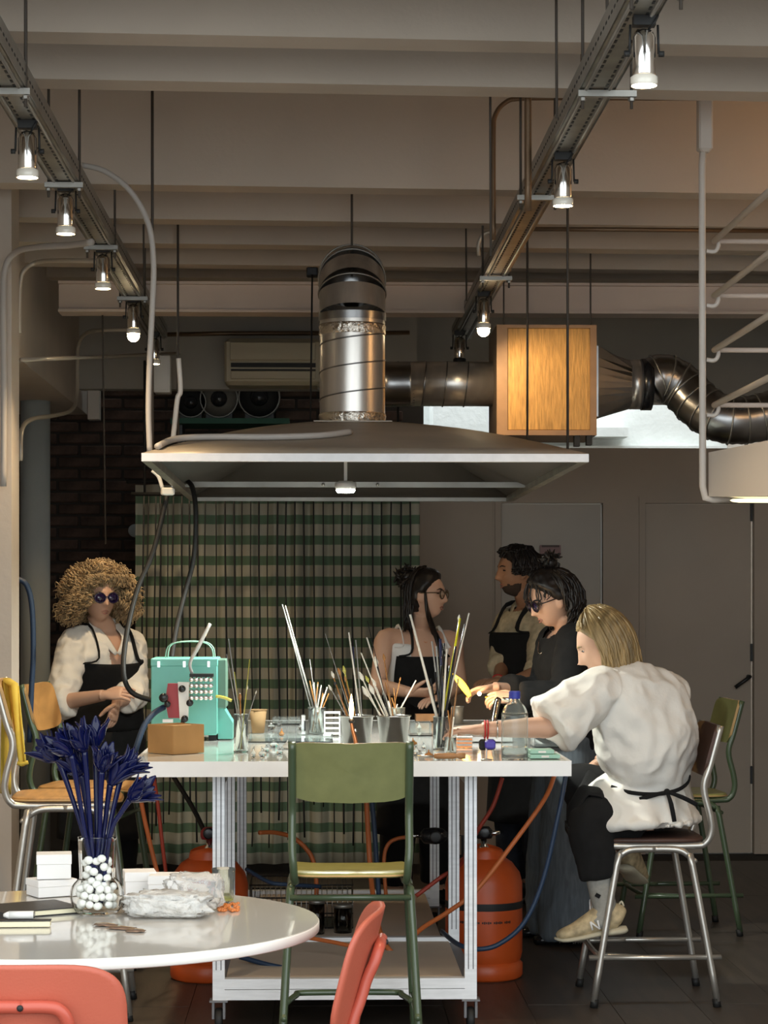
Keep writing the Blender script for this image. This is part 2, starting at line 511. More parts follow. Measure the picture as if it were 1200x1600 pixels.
hb = MB().tube([h + V((0.045, 0.012, 0.04)), h + V((0.045, -0.05, 0.04)), h + V((0.03, -0.055, 0.03)), h + V((-0.04, -0.055, -0.02))], 0.011, 8)
hb.build('handle', 'dark_metal', dr2)
for zz in (0.4, 1.1, 1.9):
    MB().b2((d2b - 0.02, YB - 0.004, zz), (d2b - 0.008, YB + 0.02, zz + 0.10)).build('hinge', 'dark_metal', dr2)
def casing(a, b, name):
    t = MB(); w_ = 0.035; d = 0.012
    t.b2((a - w_, YB - d, 0), (a, YB, dz + w_)); t.b2((b, YB - d, 0), (b + w_, YB, dz + w_)); t.b2((a, YB - d, dz), (b, YB, dz + w_))
    struct(t, name, 'wall_taupe')
casing(d1a, d1b, 'trim_2'); casing(d2a, d2b, 'trim_3')
xe = P(690, 943, YB).x
struct(MB().b2((d2b + 0.036, YB - 0.012, 0), (WR, YB, 0.06)), 'baseboard_right', 'wall_taupe')
# panel joints of the partition: thin battens
for px in (771, ):
    xx = P(px, 943, YB).x
    MB().b2((xx - 0.004, YB - 0.006, 0), (xx + 0.004, YB, pz)).build('batten', 'wall_taupe', wb)
# back left dark brick wall behind the curly haired person
YBR = 13.2
br = struct(MB().b2((WL, YBR + 0.02, 0), (0.62, YBR + 0.2, 3.42)), 'wall_back_left', 'mortar')
bm_ = MB().box((0, 0, 0), (0.235, 0.045, 0.055), bev=0.006).mesh('brick'); bm_.materials.append(M['brick'])
row = 0; z = 0.75
while z < 2.72:
    x = -1.62 + (0.125 if row % 2 else 0)
    while x < (-0.85 if z < 2.25 else 0.4):
        o = bpy.data.objects.new('brick', bm_); COL.objects.link(o); o.parent = br
        o.location = (x, YBR + random.uniform(0.006, 0.014), z)
        x += 0.25
    row += 1; z += 0.068
# rear patio, open to the sky
pat = struct(MB().b2((WL, 15.2, 0), (WR, 15.4, 3.4)), 'wall_patio', 'white_patio')
pp = P(870, 705, 14.9)
MB().b2((0.75, 14.7, P(700, 640, 14.9).z - 0.35), (1.15, 15.2, 3.0)).build('buttress', 'white_patio', pat)
MB().b2((1.35, 14.95, pp.z + 0.10), (2.05, 15.2, pp.z + 0.16)).build('ledge', 'white_patio', pat)
MB().b2((1.3, 15.1, pp.z + 0.02), (2.7, 15.2, pp.z + 0.05)).build('ledge', 'white_patio', pat)

# ================================================================ CEILING TRACKS
RZ = 2.75
def track(X, label, rods):
    t = thing('track_rail', label, 'rail', (X, 0, RZ))
    y0, y1 = 4.0, 11.35
    MB().b2((-0.045, y0, 0), (0.045, y1, 0.004)).build('tray_floor', 'galv_dull', t)
    for s in (-1, 1):
        MB().b2((s * 0.045 - 0.002, y0, 0), (s * 0.045 + 0.002, y1, 0.062)).build('tray_side', 'galv', t)
        MB().tube([(s * 0.030, y0, -0.002), (s * 0.030, y1, -0.002)], 0.005, 6).build('tray_rib', 'galv', t)
    MB().b2((-0.045, y1 - 0.004, 0), (0.045, y1, 0.062)).build('end_plate', 'galv_dull', t)
    sl = MB(); y = y0 + 0.03
    while y < y1 - 0.05:
        for xx in (-0.019, 0.019):
            sl.box((xx, y, -0.0006), (0.006, 0.024, 0.002))
        for s in (-1, 1):
            sl.box((s * 0.0475, y, 0.03), (0.001, 0.02, 0.006))
        y += 0.05
    sl.build('slots', 'black', t, kind='stuff')
    for (Y, ext0, ext1) in rods:
        MB().box(((ext0 + ext1) / 2, Y, -0.012), (ext1 - ext0, 0.022, 0.016)).build('cross_bracket', 'galv', t)
        for xx in (ext0 + 0.012, ext1 - 0.012):
            MB().tube([(xx, Y, -0.05), (xx, Y, 3.42 - RZ)], 0.0045, 6).build('threaded_rod', 'rod_dark', t)
            MB().lathe([(0.009, -0.024), (0.009, -0.016)], (xx, Y, -0.006), 6, smooth=False).build('nut', 'galv', t)
    return t
trL = track(-0.79, 'left perforated metal track rail with five small spotlights', [(5.0, -0.1, 0.06), (5.85, -0.10, 0.058), (7.15, -0.06, 0.06), (8.4, -0.065, 0.06), (9.8, -0.065, 0.065)])
trR = track(0.72, 'right perforated metal track rail hanging over the seated woman in white', [(4.85, -0.06, 0.07), (5.83, -0.05, 0.10), (7.33, -0.075, 0.06), (9.15, -0.065, 0.065)])

def spot(X, Y, label, tilt=0.0, on=True, power=33, dz_=0.0, glow=True, aim=None, bulb=False):
    t = thing('spotlight', label, 'spotlight', (X, Y, RZ + dz_))
    R = Matrix.Rotation(tilt, 3, 'Y')
    def q(x, y, z): return R @ V((x, y, z))
    MB().box((0, 0, -0.012), (0.05, 0.03, 0.022)).build('mount', 'black', t)
    for s in (-1, 1): MB().tube([(s * 0.031, 0, -0.02), (s * 0.033, 0, -0.085)], 0.003, 6).build('bracket_arm', 'black', t)
    for s in (-1, 1):
        MB().lathe([(0.007, 0), (0.007, 0.012)], (s * 0.033, 0, -0.085), 8, axis=(s, 0, 0)).build('knob', 'black', t)
    MB().lathe([(0.022, -0.145), (0.026, -0.13), (0.026, -0.05), (0.020, -0.035), (0.008, -0.03)], (0, 0, 0), 20, axis=None).build('body', 'chrome', t)
    MB().lathe([(0.029, -0.157), (0.031, -0.150), (0.031, -0.138), (0.026, -0.134)], (0, 0, 0), 20, cap=False).build('bezel', 'glass_white' if on else 'black', t)
    MB().lathe([(0.004, -0.158), (0.024, -0.156), (0.024, -0.148), (0.004, -0.146)], (0, 0, 0), 20).build('lens', 'lamp_glow' if on else 'black_gloss', t)
    MB().tube([(0.01, 0.0, -0.03), (0.02, -0.02, -0.02), (0.03, -0.01, 0.0)], 0.003, 5, sub=4).build('cable', 'black', t)
    if bulb: MB().ball((0, 0, -0.168), (0.026, 0.026, 0.024), 16, 10).build('bulb', 'lamp_glow', t)
    if on:
        d = bpy.data.lights.new('spot_lamp', 'SPOT'); d.energy = power; d.color = (1.0, 0.74, 0.44)
        d.spot_size = math.radians(110); d.spot_blend = 0.8; d.shadow_soft_size = 0.03
        lo = bpy.data.objects.new('spot_lamp', d); lo.location = (0, 0, -0.20); lo.parent = t; COL.objects.link(lo)
        if aim: lo.rotation_euler = V(aim).to_track_quat('-Z', 'Y').to_euler()
    return t
spot(-0.79, 6.25, 'lit spotlight nearest the camera on left track rail')
spot(-0.79, 7.20, 'second lit spotlight along left track rail')
spot(-0.79, 8.45, 'third lit spotlight along left track rail, beside a bent conduit')
spot(-0.79, 9.85, 'fourth spotlight on left track rail, glowing round and bright', bulb=True)
spot(-0.79, 11.1, 'small far spotlight at end of left track rail beside white hose')
spot(0.735, 5.10, 'large lit spotlight nearest the camera on right track rail')
spot(0.72, 6.65, 'second lit spotlight on right track rail over the table')
spot(0.705, 9.62, 'third spotlight on right track rail, glowing beside the orange filter box', power=14, aim=(0.55, 0.5, -0.55), bulb=True)
spot(0.69, 11.0, 'dark unlit spotlight at the end of right track rail', on=False)

# ================================================================ HOOD AND DUCT
hx0, hx1 = P(221, 715, 7.4).x, P(920, 715, 7.4).x
hy0, hy1 = 7.4, 10.3
hz0 = P(500, 721, 7.4).z; hzr = hz0 + 0.026
dcx, dcy, dr = 0.138, 8.85, 0.127
ztop = 2.125
hood = thing('extractor_hood', 'wide grey sheet metal extractor hood hanging over the workbench', 'hood', (dcx, dcy, hz0))
def hb_(lo, hi, nm, m): MB().b2(lo, hi).build(nm, m, hood, world=True)
hb_((hx0, hy0, hz0), (hx1, hy0 + 0.03, hzr), 'rim_bar', 'hood_rim')
hb_((hx0, hy1 - 0.03, hz0), (hx1, hy1, hzr), 'rim_bar', 'galv')
hb_((hx0, hy0 + 0.03, hz0), (hx0 + 0.03, hy1 - 0.03, hzr), 'rim_bar', 'galv_dull')
hb_((hx1 - 0.03, hy0 + 0.03, hz0), (hx1, hy1 - 0.03, hzr), 'rim_bar', 'galv_dull')
tx0, tx1, ty0, ty1 = dcx - 0.15, dcx + 0.15, dcy - 0.15, dcy + 0.15
C = [V((hx0, hy0, hzr)), V((hx1, hy0, hzr)), V((hx1, hy1, hzr)), V((hx0, hy1, hzr))]
T = [V((tx0, ty0, ztop)), V((tx1, ty0, ztop)), V((tx1, ty1, ztop)), V((tx0, ty1, ztop))]
for i in range(4):
    j = (i + 1) % 4
    a, b, c, d = C[i], C[j], T[j], T[i]
    n = (b - a).cross(d - a).normalized() * 0.004
    def fn(u, v, a=a, b=b, c=c, d=d): 
        p = (a.lerp(b, u)).lerp(d.lerp(c, u), v)
        p.z += 0.018 * math.sin(PI * v)
        return p
    MB().grid(fn, 6, 8, 0.004).build('canopy_panel', 'hood_skin', hood, world=True)
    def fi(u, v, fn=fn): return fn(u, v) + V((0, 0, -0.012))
    MB().grid(fi, 6, 8, 0.003).build('inner_shade_panel', 'hood_inner_shade', hood, world=True)  # dark sheet added below the canopy, its colour stands in for shade
MB().b2((tx0, ty0, ztop - 0.004), (tx1, ty1, ztop + 0.004)).build('crown_plate', 'hood_skin', hood, world=True)
# bar, lamp under the canopy
yb = 9.35; zb = P(540, 757, yb).z
hb_((P(268, 757, yb).x, yb - 0.012, zb - 0.012), (P(822, 757, yb).x, yb + 0.012, zb + 0.010), 'cross_bar', 'galv')
for px in (505, 590): MB().ball(P(px, 757, yb - 0.015), 0.007, 8, 6).build('bolt', 'galv', hood, world=True)
lp = P(540, 765, 8.6)
ld = thing('hood_lamp', 'small bright white lamp hanging under the extractor hood', 'lamp', (lp.x, lp.y, lp.z))
MB().b2((-0.006, -0.006, 0.02), (0.006, 0.006, 0.245)).build('stem', 'white_plastic', ld)
MB().lathe([(0.036, 0.0), (0.040, 0.008), (0.040, 0.024), (0.025, 0.032)], (0, 0, 0), 20).build('shade', 'white_plastic', ld)
MB().lathe([(0.030, -0.012), (0.036, -0.004), (0.036, 0.0)], (0, 0, 0), 20).build('diffuser', 'led_glow', ld)
d = bpy.data.lights.new('hood_light', 'SPOT'); d.energy = 78; d.color = (0.97, 1.0, 0.90); d.spot_size = math.radians(165); d.spot_blend = 0.6; d.shadow_soft_size = 0.035
lo = bpy.data.objects.new('hood_light', d); lo.location = (0, 0, -0.03); lo.parent = ld; COL.objects.link(lo)
# hood hangers
for (px, Y) in ((238, 7.6), (278, 9.6), (887, 8.0), (824, 9.6)):
    p = P(px, 700, Y)
    MB().tube([(p.x, Y, hzr), (p.x, Y, 3.42)], 0.005, 6).build('hanger_rod', 'rod_dark', hood, world=True)
MB().tube([(dcx, dcy + 0.12, 2.72), (dcx, dcy + 0.12, 3.42)], 0.005, 6).build('hanger_rod', 'rod_dark', hood, world=True)

duct = thing('spiral_duct', 'large shiny galvanised duct rising from the hood', 'duct', (dcx, dcy, ztop))
zel = 2.53; R2 = dr
MB().lathe([(R2, ztop), (R2, zel)], (dcx, dcy, 0), 40, cap=False).build('riser', 'duct', duct, world=True)
for zz in (2.145, 2.49):
    MB().lathe([(R2 + 0.001, zz - 0.02), (R2 + 0.004, zz - 0.012), (R2 + 0.002, zz), (R2 + 0.005, zz + 0.012), (R2 + 0.001, zz + 0.022)], (dcx, dcy, 0), 40, cap=False).build('foil_tape', 'duct_tape', duct, world=True)
# spiral seams on the riser
sp = MB(); pts = []
for i in range(0, 40 * 3 + 1):
    a = 2 * PI * i / 40
    zq = 2.165 + (i / 40.0) * 0.105
    if zq > zel: break
    pts.append((dcx + (R2 + 0.001) * math.cos(a), dcy + (R2 + 0.001) * math.sin(a), zq))
sp.tube(pts, 0.003, 5).build('spiral_seam', 'duct_dark', duct, world=True)
# segmented elbow turning towards the back
el = []
def ell(ang): return V((dcx, dcy + 0.17 * (1 - math.cos(ang)), zel + 0.02 + 0.17 * math.sin(ang)))
MB().lathe([(R2 + 0.004, zel - 0.005), (R2 + 0.004, zel + 0.025)], (dcx, dcy, 0), 40, cap=False).build('collar', 'duct_dark', duct, world=True)
segs = [0, 30, 60, 90]
for i in range(3):
    a0, a1 = math.radians(segs[i]), math.radians(segs[i + 1])
    p0, p1 = ell(a0), ell(a1)
    MB().tube([p0, p1], R2 + 0.002, 40, side=V((1, 0, 0)), cap=False).build('elbow_segment', 'duct', duct, world=True)
    tdir = (V((0, math.sin(a1), math.cos(a1))))
    ring = [p1 + (V((1, 0, 0)) * math.cos(k * 2 * PI / 40) + tdir.cross(V((1, 0, 0))) * math.sin(k * 2 * PI / 40)) * (R2 + 0.004) for k in range(40)]
    MB().tube(ring, 0.004, 6, closed=True).build('elbow_seam', 'galv', duct, world=True)
YD = 10.2; zd = P(690, 600, YD).z
MB().tube([(dcx, dcy + 0.17, zel + 0.19), (dcx, dcy + 0.5, zel + 0.17), (dcx, dcy + 1.0, zd + 0.08), (dcx + 0.02, YD - 0.1, zd + 0.02), (dcx + 0.14, YD, zd), (dcx + 0.30, YD, zd)], [R2, R2, 0.12, 0.108, 0.102, 0.1], 32, sub=5).build('back_run', 'duct_dark', duct, world=True)
bx0 = P(772, 600, YD - 0.2).x
MB().tube([(dcx + 0.28, YD, zd), (bx0 + 0.03, YD, zd)], 0.1, 32).build('side_run', 'duct', duct, world=True)
x = dcx + 0.34
while x < bx0 - 0.02:
    ring = [V((x + 0.02 * math.sin(k * PI / 16) * 0.5, YD + 0.101 * math.cos(k * PI / 16), zd + 0.101 * math.sin(k * PI / 16))) for k in range(32)]
    MB().tube(ring, 0.0035, 5, closed=True).build('spiral_seam', 'duct_dark', duct, world=True)
    x += 0.095
# filter box
fy0, fy1 = 9.95, 10.40
f0 = P(793, 672, fy0); f1 = P(922, 513, fy0)
e0 = P(776, 680, fy0); e1 = P(932, 508, fy0)
fb = thing('filter_box', 'boxy orange lit filter housing in the extraction duct line', 'filter box', (0.5 * (e0.x + e1.x), 10.2, e0.z))
MB().b2((e0.x, fy0 + 0.012, e0.z), (e1.x, fy1, e1.z)).build('casing', 'filter_side', fb, world=True)
MB().b2((f0.x, fy0 + 0.002, f0.z), (f1.x, fy0 + 0.014, f1.z), bev=0.003).build('front_panel', 'filter_orange', fb, world=True)
for (lo, hi) in (((e0.x, fy0 - 0.006, e0.z), (f0.x, fy0 + 0.012, e1.z)), ((f1.x, fy0 - 0.006, e0.z), (e1.x, fy0 + 0.012, e1.z)), ((f0.x, fy0 - 0.006, e0.z), (f1.x, fy0 + 0.012, f0.z)), ((f0.x, fy0 - 0.006, f1.z), (f1.x, fy0 + 0.012, e1.z))):
    MB().b2(lo, hi).build('frame_bar', 'filter_frame', fb, world=True)
for px, py in ((902, 690), (921, 688), (784, 684)):
    p = P(px, py, fy0)
    MB().b2((p.x - 0.012, fy0, p.z - 0.02), (p.x + 0.012, fy0 + 0.05, e0.z)).build('clamp', 'black', fb, world=True)
for px in (788, 924):
    xx = P(px, 500, fy0).x
    MB().tube([(xx, fy0 + 0.03, e0.z), (xx, fy0 + 0.03, 3.42)], 0.004, 6).build('hanger_rod', 'rod_dark', fb, world=True)
# reducer and flexible duct
rd = thing('flexible_duct', 'dark ribbed flexible duct curving from filter box to the right', 'duct', (e1.x + 0.1, YD, zd))
c1 = P(1000, 590, YD)
def ringpts(sec): return sec
mb = MB()
sq = []
N = 32
h2 = 0.5 * (P(0, 530, YD).z - P(0, 640, YD).z)
vs = []
for (xx, kk) in ((e1.x, 0.0), (e1.x + 0.02, 0.0), (c1.x - 0.04, 1.0)):
    for k in range(N):
        a = 2 * PI * k / N
        ca, sa = math.cos(a), math.sin(a)
        m_ = max(abs(ca), abs(sa))
        py_, pz_ = ca / m_ * h2, sa / m_ * h2
        qy, qz = ca * 0.108, sa * 0.108
        vs.append(V((xx, YD + py_ * (1 - kk) + qy * kk, zd + pz_ * (1 - kk) + qz * kk)))
fs = [(i * N + k, i * N + (k + 1) % N, (i + 1) * N + (k + 1) % N, (i + 1) * N + k) for i in range(2) for k in range(N)]
mb.add(vs, fs, False).build('reducer', 'duct_dark', rd, world=True)
MB().tube([(c1.x - 0.05, YD, zd), (c1.x + 0.005, YD, zd)], 0.112, 32).build('collar', 'duct', rd, world=True)
MB().tube([(c1.x + 0.005, YD, zd), (c1.x + 0.05, YD, zd)], 0.116, 32).build('clamp_band', 'black_gloss', rd, world=True)
path = [V((c1.x + 0.04, YD, zd))] + [P(px, py, YD + dy) for px, py, dy in ((1035, 590, 0), (1065, 605, 0.0), (1095, 635, -0.05), (1130, 655, -0.1), (1175, 655, -0.1), (1230, 640, -0.1), (1300, 620, -0.1))]
d = catmull([tuple(p) for p in path], 8)
pts = [V(q) for q in d]
MB().tube(pts, [0.104 + 0.004 * (i % 2) for i in range(len(pts))], 28, side=V((0, 1, 0))).build('flexible_hose', 'duct_dark', rd, world=True)
for i in range(6, len(pts) - 2, 4):
    tdir = (pts[i + 1] - pts[i - 1]).normalized(); s = perp(tdir, V((0, 1, 0))); u = tdir.cross(s)
    MB().tube([pts[i] + (s * math.cos(k * PI / 12) + u * math.sin(k * PI / 12)) * 0.109 for k in range(24)], 0.004, 5, closed=True).build('rib', 'galv', rd, world=True)
p = P(1150, 690, YD - 0.1)
MB().b2((p.x - 0.06, YD - 0.2, pz), (p.x + 0.04, YD - 0.05, p.z + 0.06)).build('saddle', 'black', rd, world=True)

# ================================================================ PIPES, HOSES, CONDUITS
def pipe(name, pts, r, m, label, cat='conduit', sub=5, n=10):
    b = MB().tube(pts, r, n, sub=sub)
    return solo(b, name, m, label, cat)
def PX(*l): return [P(*q) for q in l]
pipe('flexible_hose', PX((128, 258, 7.5), (165, 268, 7.5), (205, 300, 7.5), (232, 350, 7.5), (240, 410, 7.5), (238, 480, 7.5), (234, 560, 7.5), (232, 640, 7.5), (234, 706, 7.5)), 0.0095, 'grey_hose', 'thick pale grey hose arching from left rail down to the hood', 'hose')
pipe('conduit_pipe', PX((153, 408, 8.5), (110, 407, 8.7), (62, 409, 9.0), (38, 422, 9.0), (31, 450, 9.0), (30, 520, 9.0)), 0.009, 'conduit', 'bright metal conduit bending down beside the third left spotlight')
pipe('conduit_pipe', PX((143, 378, 7.9), (110, 383, 8.1), (60, 386, 8.3), (25, 394, 8.55), (8, 420, 8.6), (5, 480, 8.6), (6, 600, 8.6), (5, 760, 8.6)), 0.012, 'grey_hose', 'pale grey conduit running down the left pilaster')
pipe('conduit_pipe', PX((200, 515, 11.30), (160, 516, 11.35), (136, 520, 11.6), (124, 535, 11.95), (121, 560, 11.95), (120, 620, 11.9), (110, 642, 11.6), (80, 650, 10.75), (50, 655, 10.0), (34, 672, 9.65), (32, 720, 9.6)), 0.010, 'conduit', 'bright S shaped metal conduit on the left wall')
pipe('conduit_pipe', PX((33, 562, 9.2), (150, 558, 11.0), (280, 552, 12.4)), 0.009, 'conduit', 'thin straight conduit crossing the left wall below the rail', sub=0)
pipe('conduit_pipe', PX((825, 330, 6.9), (825, 60, 6.9), (826, 15, 6.9), (835, -10, 6.9)), 0.011, 'conduit_brown', 'brown vertical conduit dropping behind the right rail')
pipe('conduit_pipe', PX((912, 120, 6.6), (912, -20, 6.6)), 0.010, 'conduit_brown', 'short brown vertical conduit at top beside right rail', sub=0)
pipe('conduit_pipe', PX((771, 375, 8.0), (771, 215, 8.0), (774, 180, 8.0), (790, 160, 8.0), (815, 154, 8.0), (900, 153, 8.0), (1220, 154, 8.05)), 0.0085, 'conduit_brown', 'long brown conduit under the large ceiling joist bending down at its left')
pipe('conduit_pipe', PX((832, 358, 8.95), (1000, 359, 8.97), (1220, 361, 9.0)), 0.009, 'conduit_brown', 'thin brown conduit along the joist behind the white hanging rack', sub=0)
pipe('conduit_pipe', PX((748, 400, 9.4), (748, 380, 9.4), (756, 366, 9.4), (768, 362, 9.4)), 0.008, 'conduit', 'short hooked conduit beside the right rail above the lamp')
for k, (px, y0, y1, Y, lb) in enumerate(((765, 138, 400, 7.0, 'thin dark rod left of the brown bent conduit'), (868, -10, 185, 6.0, 'thin dark rod above second right spotlight'), (947, -10, 60, 5.4, 'thin dark rod near the top of right rail'), (157, 480, 850, 10.5, 'thin black cable hanging before the dark brick wall'), (223, 335, 450, 9.2, 'thin dark rod behind the grey arching hose'), (727, 350, 470, 9.6, 'thin dark rod left of the right rail end'))):
    a, b = P(px, y0, Y), P(px + (8 if px < 200 else 2), y1, Y)
    a = V((a.x, a.y, 3.43))
    solo(MB().tube([a, b], 0.004, 6), 'hanging_rod' if px != 157 else 'cable', 'rod_dark', lb, 'rod' if px != 157 else 'cable')
pipe('cable', PX((270, 690, 9.0), (277, 625, 9.0), (282, 610, 9.0), (279, 560, 9.0)), 0.010, 'white_plastic', 'knotted cream cord beside the left end of the hood', 'cord')
def onhood(px, py):
    for i in range(200):
        v = i / 200.0
        Y = hy0 + v * (ty0 - hy0); z = hzr + v * (ztop - hzr) + 0.018 * math.sin(PI * v)
        if HOR - (z - EYE) * FPX / Y <= py: break
    p = P(px, py, Y); return V((p.x, Y, z + 0.012))
pipe('hood_hose', [onhood(*q) for q in ((246, 704), (275, 692), (330, 689), (420, 689), (500, 686), (548, 680))], 0.011, 'grey_hose', 'pale hose lying across the top of the hood', 'hose')
j = P(488, 424, 9.75)
jb = thing('junction_box', 'small black junction box on ceiling with a thin cable below', 'junction box', j)
MB().box((0, 0.03, 0), (0.05, 0.05, 0.04), bev=0.004).build('box', 'black', jb)
MB().box((0, 0.0, 0), (0.036, 0.012, 0.028)).build('lid', 'black_gloss', jb)
MB().tube([j, P(487, 500, 9.75), P(485, 660, 9.6)], 0.004, 6).build('cable', 'black', jb, world=True)
# black cables dropping from the hood to the bench
pipe('cable', PX((288, 750, 9.2), (300, 760, 9.15), (306, 800, 9.1), (303, 870, 9.1), (288, 930, 9.1), (275, 985, 9.0), (268, 1030, 8.9)), 0.010, 'black', 'thick black cable hanging from the hood to turquoise machine', 'cable')
pipe('cable', PX((262, 770, 9.0), (240, 860, 8.95), (215, 920, 8.9), (198, 990, 8.8), (193, 1050, 8.7), (206, 1082, 8.7), (240, 1095, 8.7)), 0.010, 'black', 'black cable looping past the curly haired person into turquoise machine', 'cable')
pipe('hose', PX((28, 905, 9.0), (42, 915, 9.0), (50, 950, 9.0), (52, 1020, 9.0), (49, 1080, 9.0), (46, 1160, 9.0)), 0.011, 'blue_hose', 'dark blue hose bending down behind the left pilaster', 'hose')
sk = P(262, 768, 8.9)
skt = thing('cable_clamp', 'cream plastic plug socket hooked on left edge of hood', 'socket', sk)
MB().box((0, 0, 0), (0.05, 0.03, 0.03), rz=0.3, bev=0.005).build('body', 'white_plastic', skt)
MB().tube([V((-0.02, 0, 0.01)), P(248, 745, 8.9) - sk, P(238, 735, 8.9) - sk], 0.008, 8, sub=3).build('lead', 'white_plastic', skt)

# ================================================================ HANGING WHITE RACK (right)
YR = 7.3
r0 = P(1097, 780, YR)
rk = thing('hanging_rack', 'white tubular hanging stair frame at right with slim steps', 'stair frame', (r0.x, YR, r0.z))
MB().tube(PX((1102, 60, YR), (1101, 90, YR)), 0.020, 4, smooth=False).build('ceiling_bracket', 'white_paint', rk, world=True)
MB().b2((P(1090, 0, YR).x, YR - 0.03, P(0, 232, YR).z), (P(1112, 0, YR).x, YR + 0.03, P(0, 78, YR).z), bev=0.01).build('sleeve', 'white_paint', rk, world=True)
MB().tube(PX((1099, 225, YR), (1097, 260, YR), (1098, 760, YR), (1102, 778, YR), (1115, 781, YR), (1140, 779, YR)), 0.0115, 10).build('post', 'white_paint', rk, world=True)
for k, yp in enumerate((392, 477, 562, 648)):
    a = P(1104, yp, YR)
    MB().tube([a, P(1116, yp + 1, YR), P(1122, yp - 6, YR), P(1123, yp - 18, YR)], 0.007, 8, sub=4).build('hook', 'white_paint', rk, world=True)
    b = P(1116, yp - 15, YR)
    MB().tube([b, V((b.x, YR - 2.2, b.z))], 0.010, 8).build('side_rod', 'white_paint', rk, world=True)
    MB().tube([b + V((0.01, 0, 0)), V((b.x + 1.2, YR, b.z))], 0.008, 8).build('step_rod', 'beam_pink', rk, world=True)
pn = [P(1107, 707, YR), P(1230, 682, 6.6), P(1230, 775, 6.6), P(1107, 776, YR)]
bx = thing('lit_box', 'white panel box with a glowing strip beneath, right edge', 'light box', P(1150, 775, 6.95))
dv = V((0.12, 0.30, 0))
mb = MB().add([p for p in pn] + [p + dv for p in pn], [(0, 1, 2, 3), (7, 6, 5, 4), (0, 4, 5, 1), (1, 5, 6, 2), (2, 6, 7, 3), (3, 7, 4, 0)])
mb.build('panel_box', 'white_paint', bx, world=True)
s0, s1 = P(1140, 779, 7.1), P(1230, 779, 6.62)
MB().tube([s0 + V((0.04, 0.06, -0.004)), s1 + V((0.04, 0.06, -0.004))], [(0.03, 0.006)] * 2, 8, side=V((0.7, 0.7, 0))).build('light_strip', 'strip_glow', bx, world=True)

# ================================================================ AIR CONDITIONER, BACK SHELF
a0, a1 = P(350, 600, 12.2), P(502, 527, 12.2)
ac = thing('air_conditioner', 'cream wall mounted air conditioner high on back wall', 'air conditioner', (0.5 * (a0.x + a1.x), 12.3, a0.z))
MB().b2((a0.x, 12.25, a0.z), (a1.x, 12.5, a1.z), bev=0.02).build('body', 'ac_cream', ac, world=True)
MB().b2((a0.x + 0.03, 12.235, a0.z + 0.13), (a1.x - 0.03, 12.255, a1.z - 0.02), bev=0.006).build('front_cover', 'ac_cream', ac, world=True)
MB().b2((a0.x + 0.035, 12.24, a0.z + 0.095), (a1.x - 0.03, 12.256, a0.z + 0.118)).build('intake_slot', 'black', ac, world=True)
MB().b2((a0.x + 0.035, 12.235, a0.z + 0.03), (a1.x - 0.03, 12.252, a0.z + 0.075), bev=0.004).build('louvre', 'ac_cream', ac, world=True)
MB().b2((a0.x + 0.035, 12.24, a0.z + 0.076), (a1.x - 0.03, 12.256, a0.z + 0.084)).build('outlet_gap', 'black', ac, world=True)
# conduit along the header and a white box under it
pipe('conduit_pipe', PX((250, 523, 12.4), (345, 521, 12.4), (640, 520, 12.4)), 0.012, 'conduit_brown', 'dark pipe along the wall above the air conditioner', sub=0)
w0, w1 = P(240, 613, 11.9), P(266, 555, 11.9)
jb2 = thing('switch_box', 'tall pale metal switch box behind the grey hose', 'switch box', (w0.x, 11.9, w0.z))
MB().b2(w0, w1 + V((0, 0.12, 0)), bev=0.004).build('body', 'white_plastic', jb2, world=True)
MB().b2(w0 + V((0.012, -0.006, 0.015)), w1 + V((-0.012, 0, -0.015))).build('cover', 'white_plastic', jb2, world=True)
# white notch on the left below the girder
nn = struct(MB().b2(P(137, 655, 12.6), P(155, 608, 12.6) + V((0, 0.1, 0))), 'trim_4', 'white_paint')
# shelf with old machinery, seen over the hood
sz = P(360, 665, 12.9).z
sh = thing('wall_shelf', 'dark green shelf board high behind the hood', 'shelf', (P(360, 665, 12.9).x, 12.9, sz))
MB().b2((P(266, 0, 12.75).x, 12.75, sz), (P(452, 0, 12.75).x, 13.15, sz + 0.03)).build('board', 'shelf_green', sh, world=True)
for px in (280, 440):
    xx = P(px, 0, 12.9).x
    MB().prism([(0, 0), (0.3, 0), (0, -0.25)], (0.02, 0, 0), (xx, 12.85, sz), V((0, 1, 0)), V((0, 0, 1))).build('bracket', 'dark_metal', sh, world=True)
def drum(px, py, r, lb, m='machine_grey', dpt=0.16):
    c = P(px, py, 12.85); c.z = max(c.z, sz + 0.03 + r + 0.012)
    t = thing('old_machine', lb, 'machine', (c.x, 12.85, sz + 0.03))
    MB().lathe([(r * 0.98, 0), (r, 0.01), (r, dpt), (r * 0.9, dpt + 0.01)], (c.x, 12.85, c.z), 24, axis=(0, 1, 0)).build('drum', m, t, world=True)
    MB().tube([V((c.x + r * math.cos(k * PI / 12), 12.845, c.z + r * math.sin(k * PI / 12))) for k in range(24)], 0.005, 6, closed=True).build('rim', 'galv', t, world=True)
    MB().lathe([(r * 0.45, 0), (r * 0.4, 0.02)], (c.x, 12.845, c.z), 20, axis=(0, -1, 0)).build('hub', 'black_gloss', t, world=True)
    MB().b2((c.x - r * 0.7, 12.87, sz + 0.03), (c.x + r * 0.7, 12.98, c.z - r * 0.6)).build('foot', 'dark_metal', t, world=True)
    return t
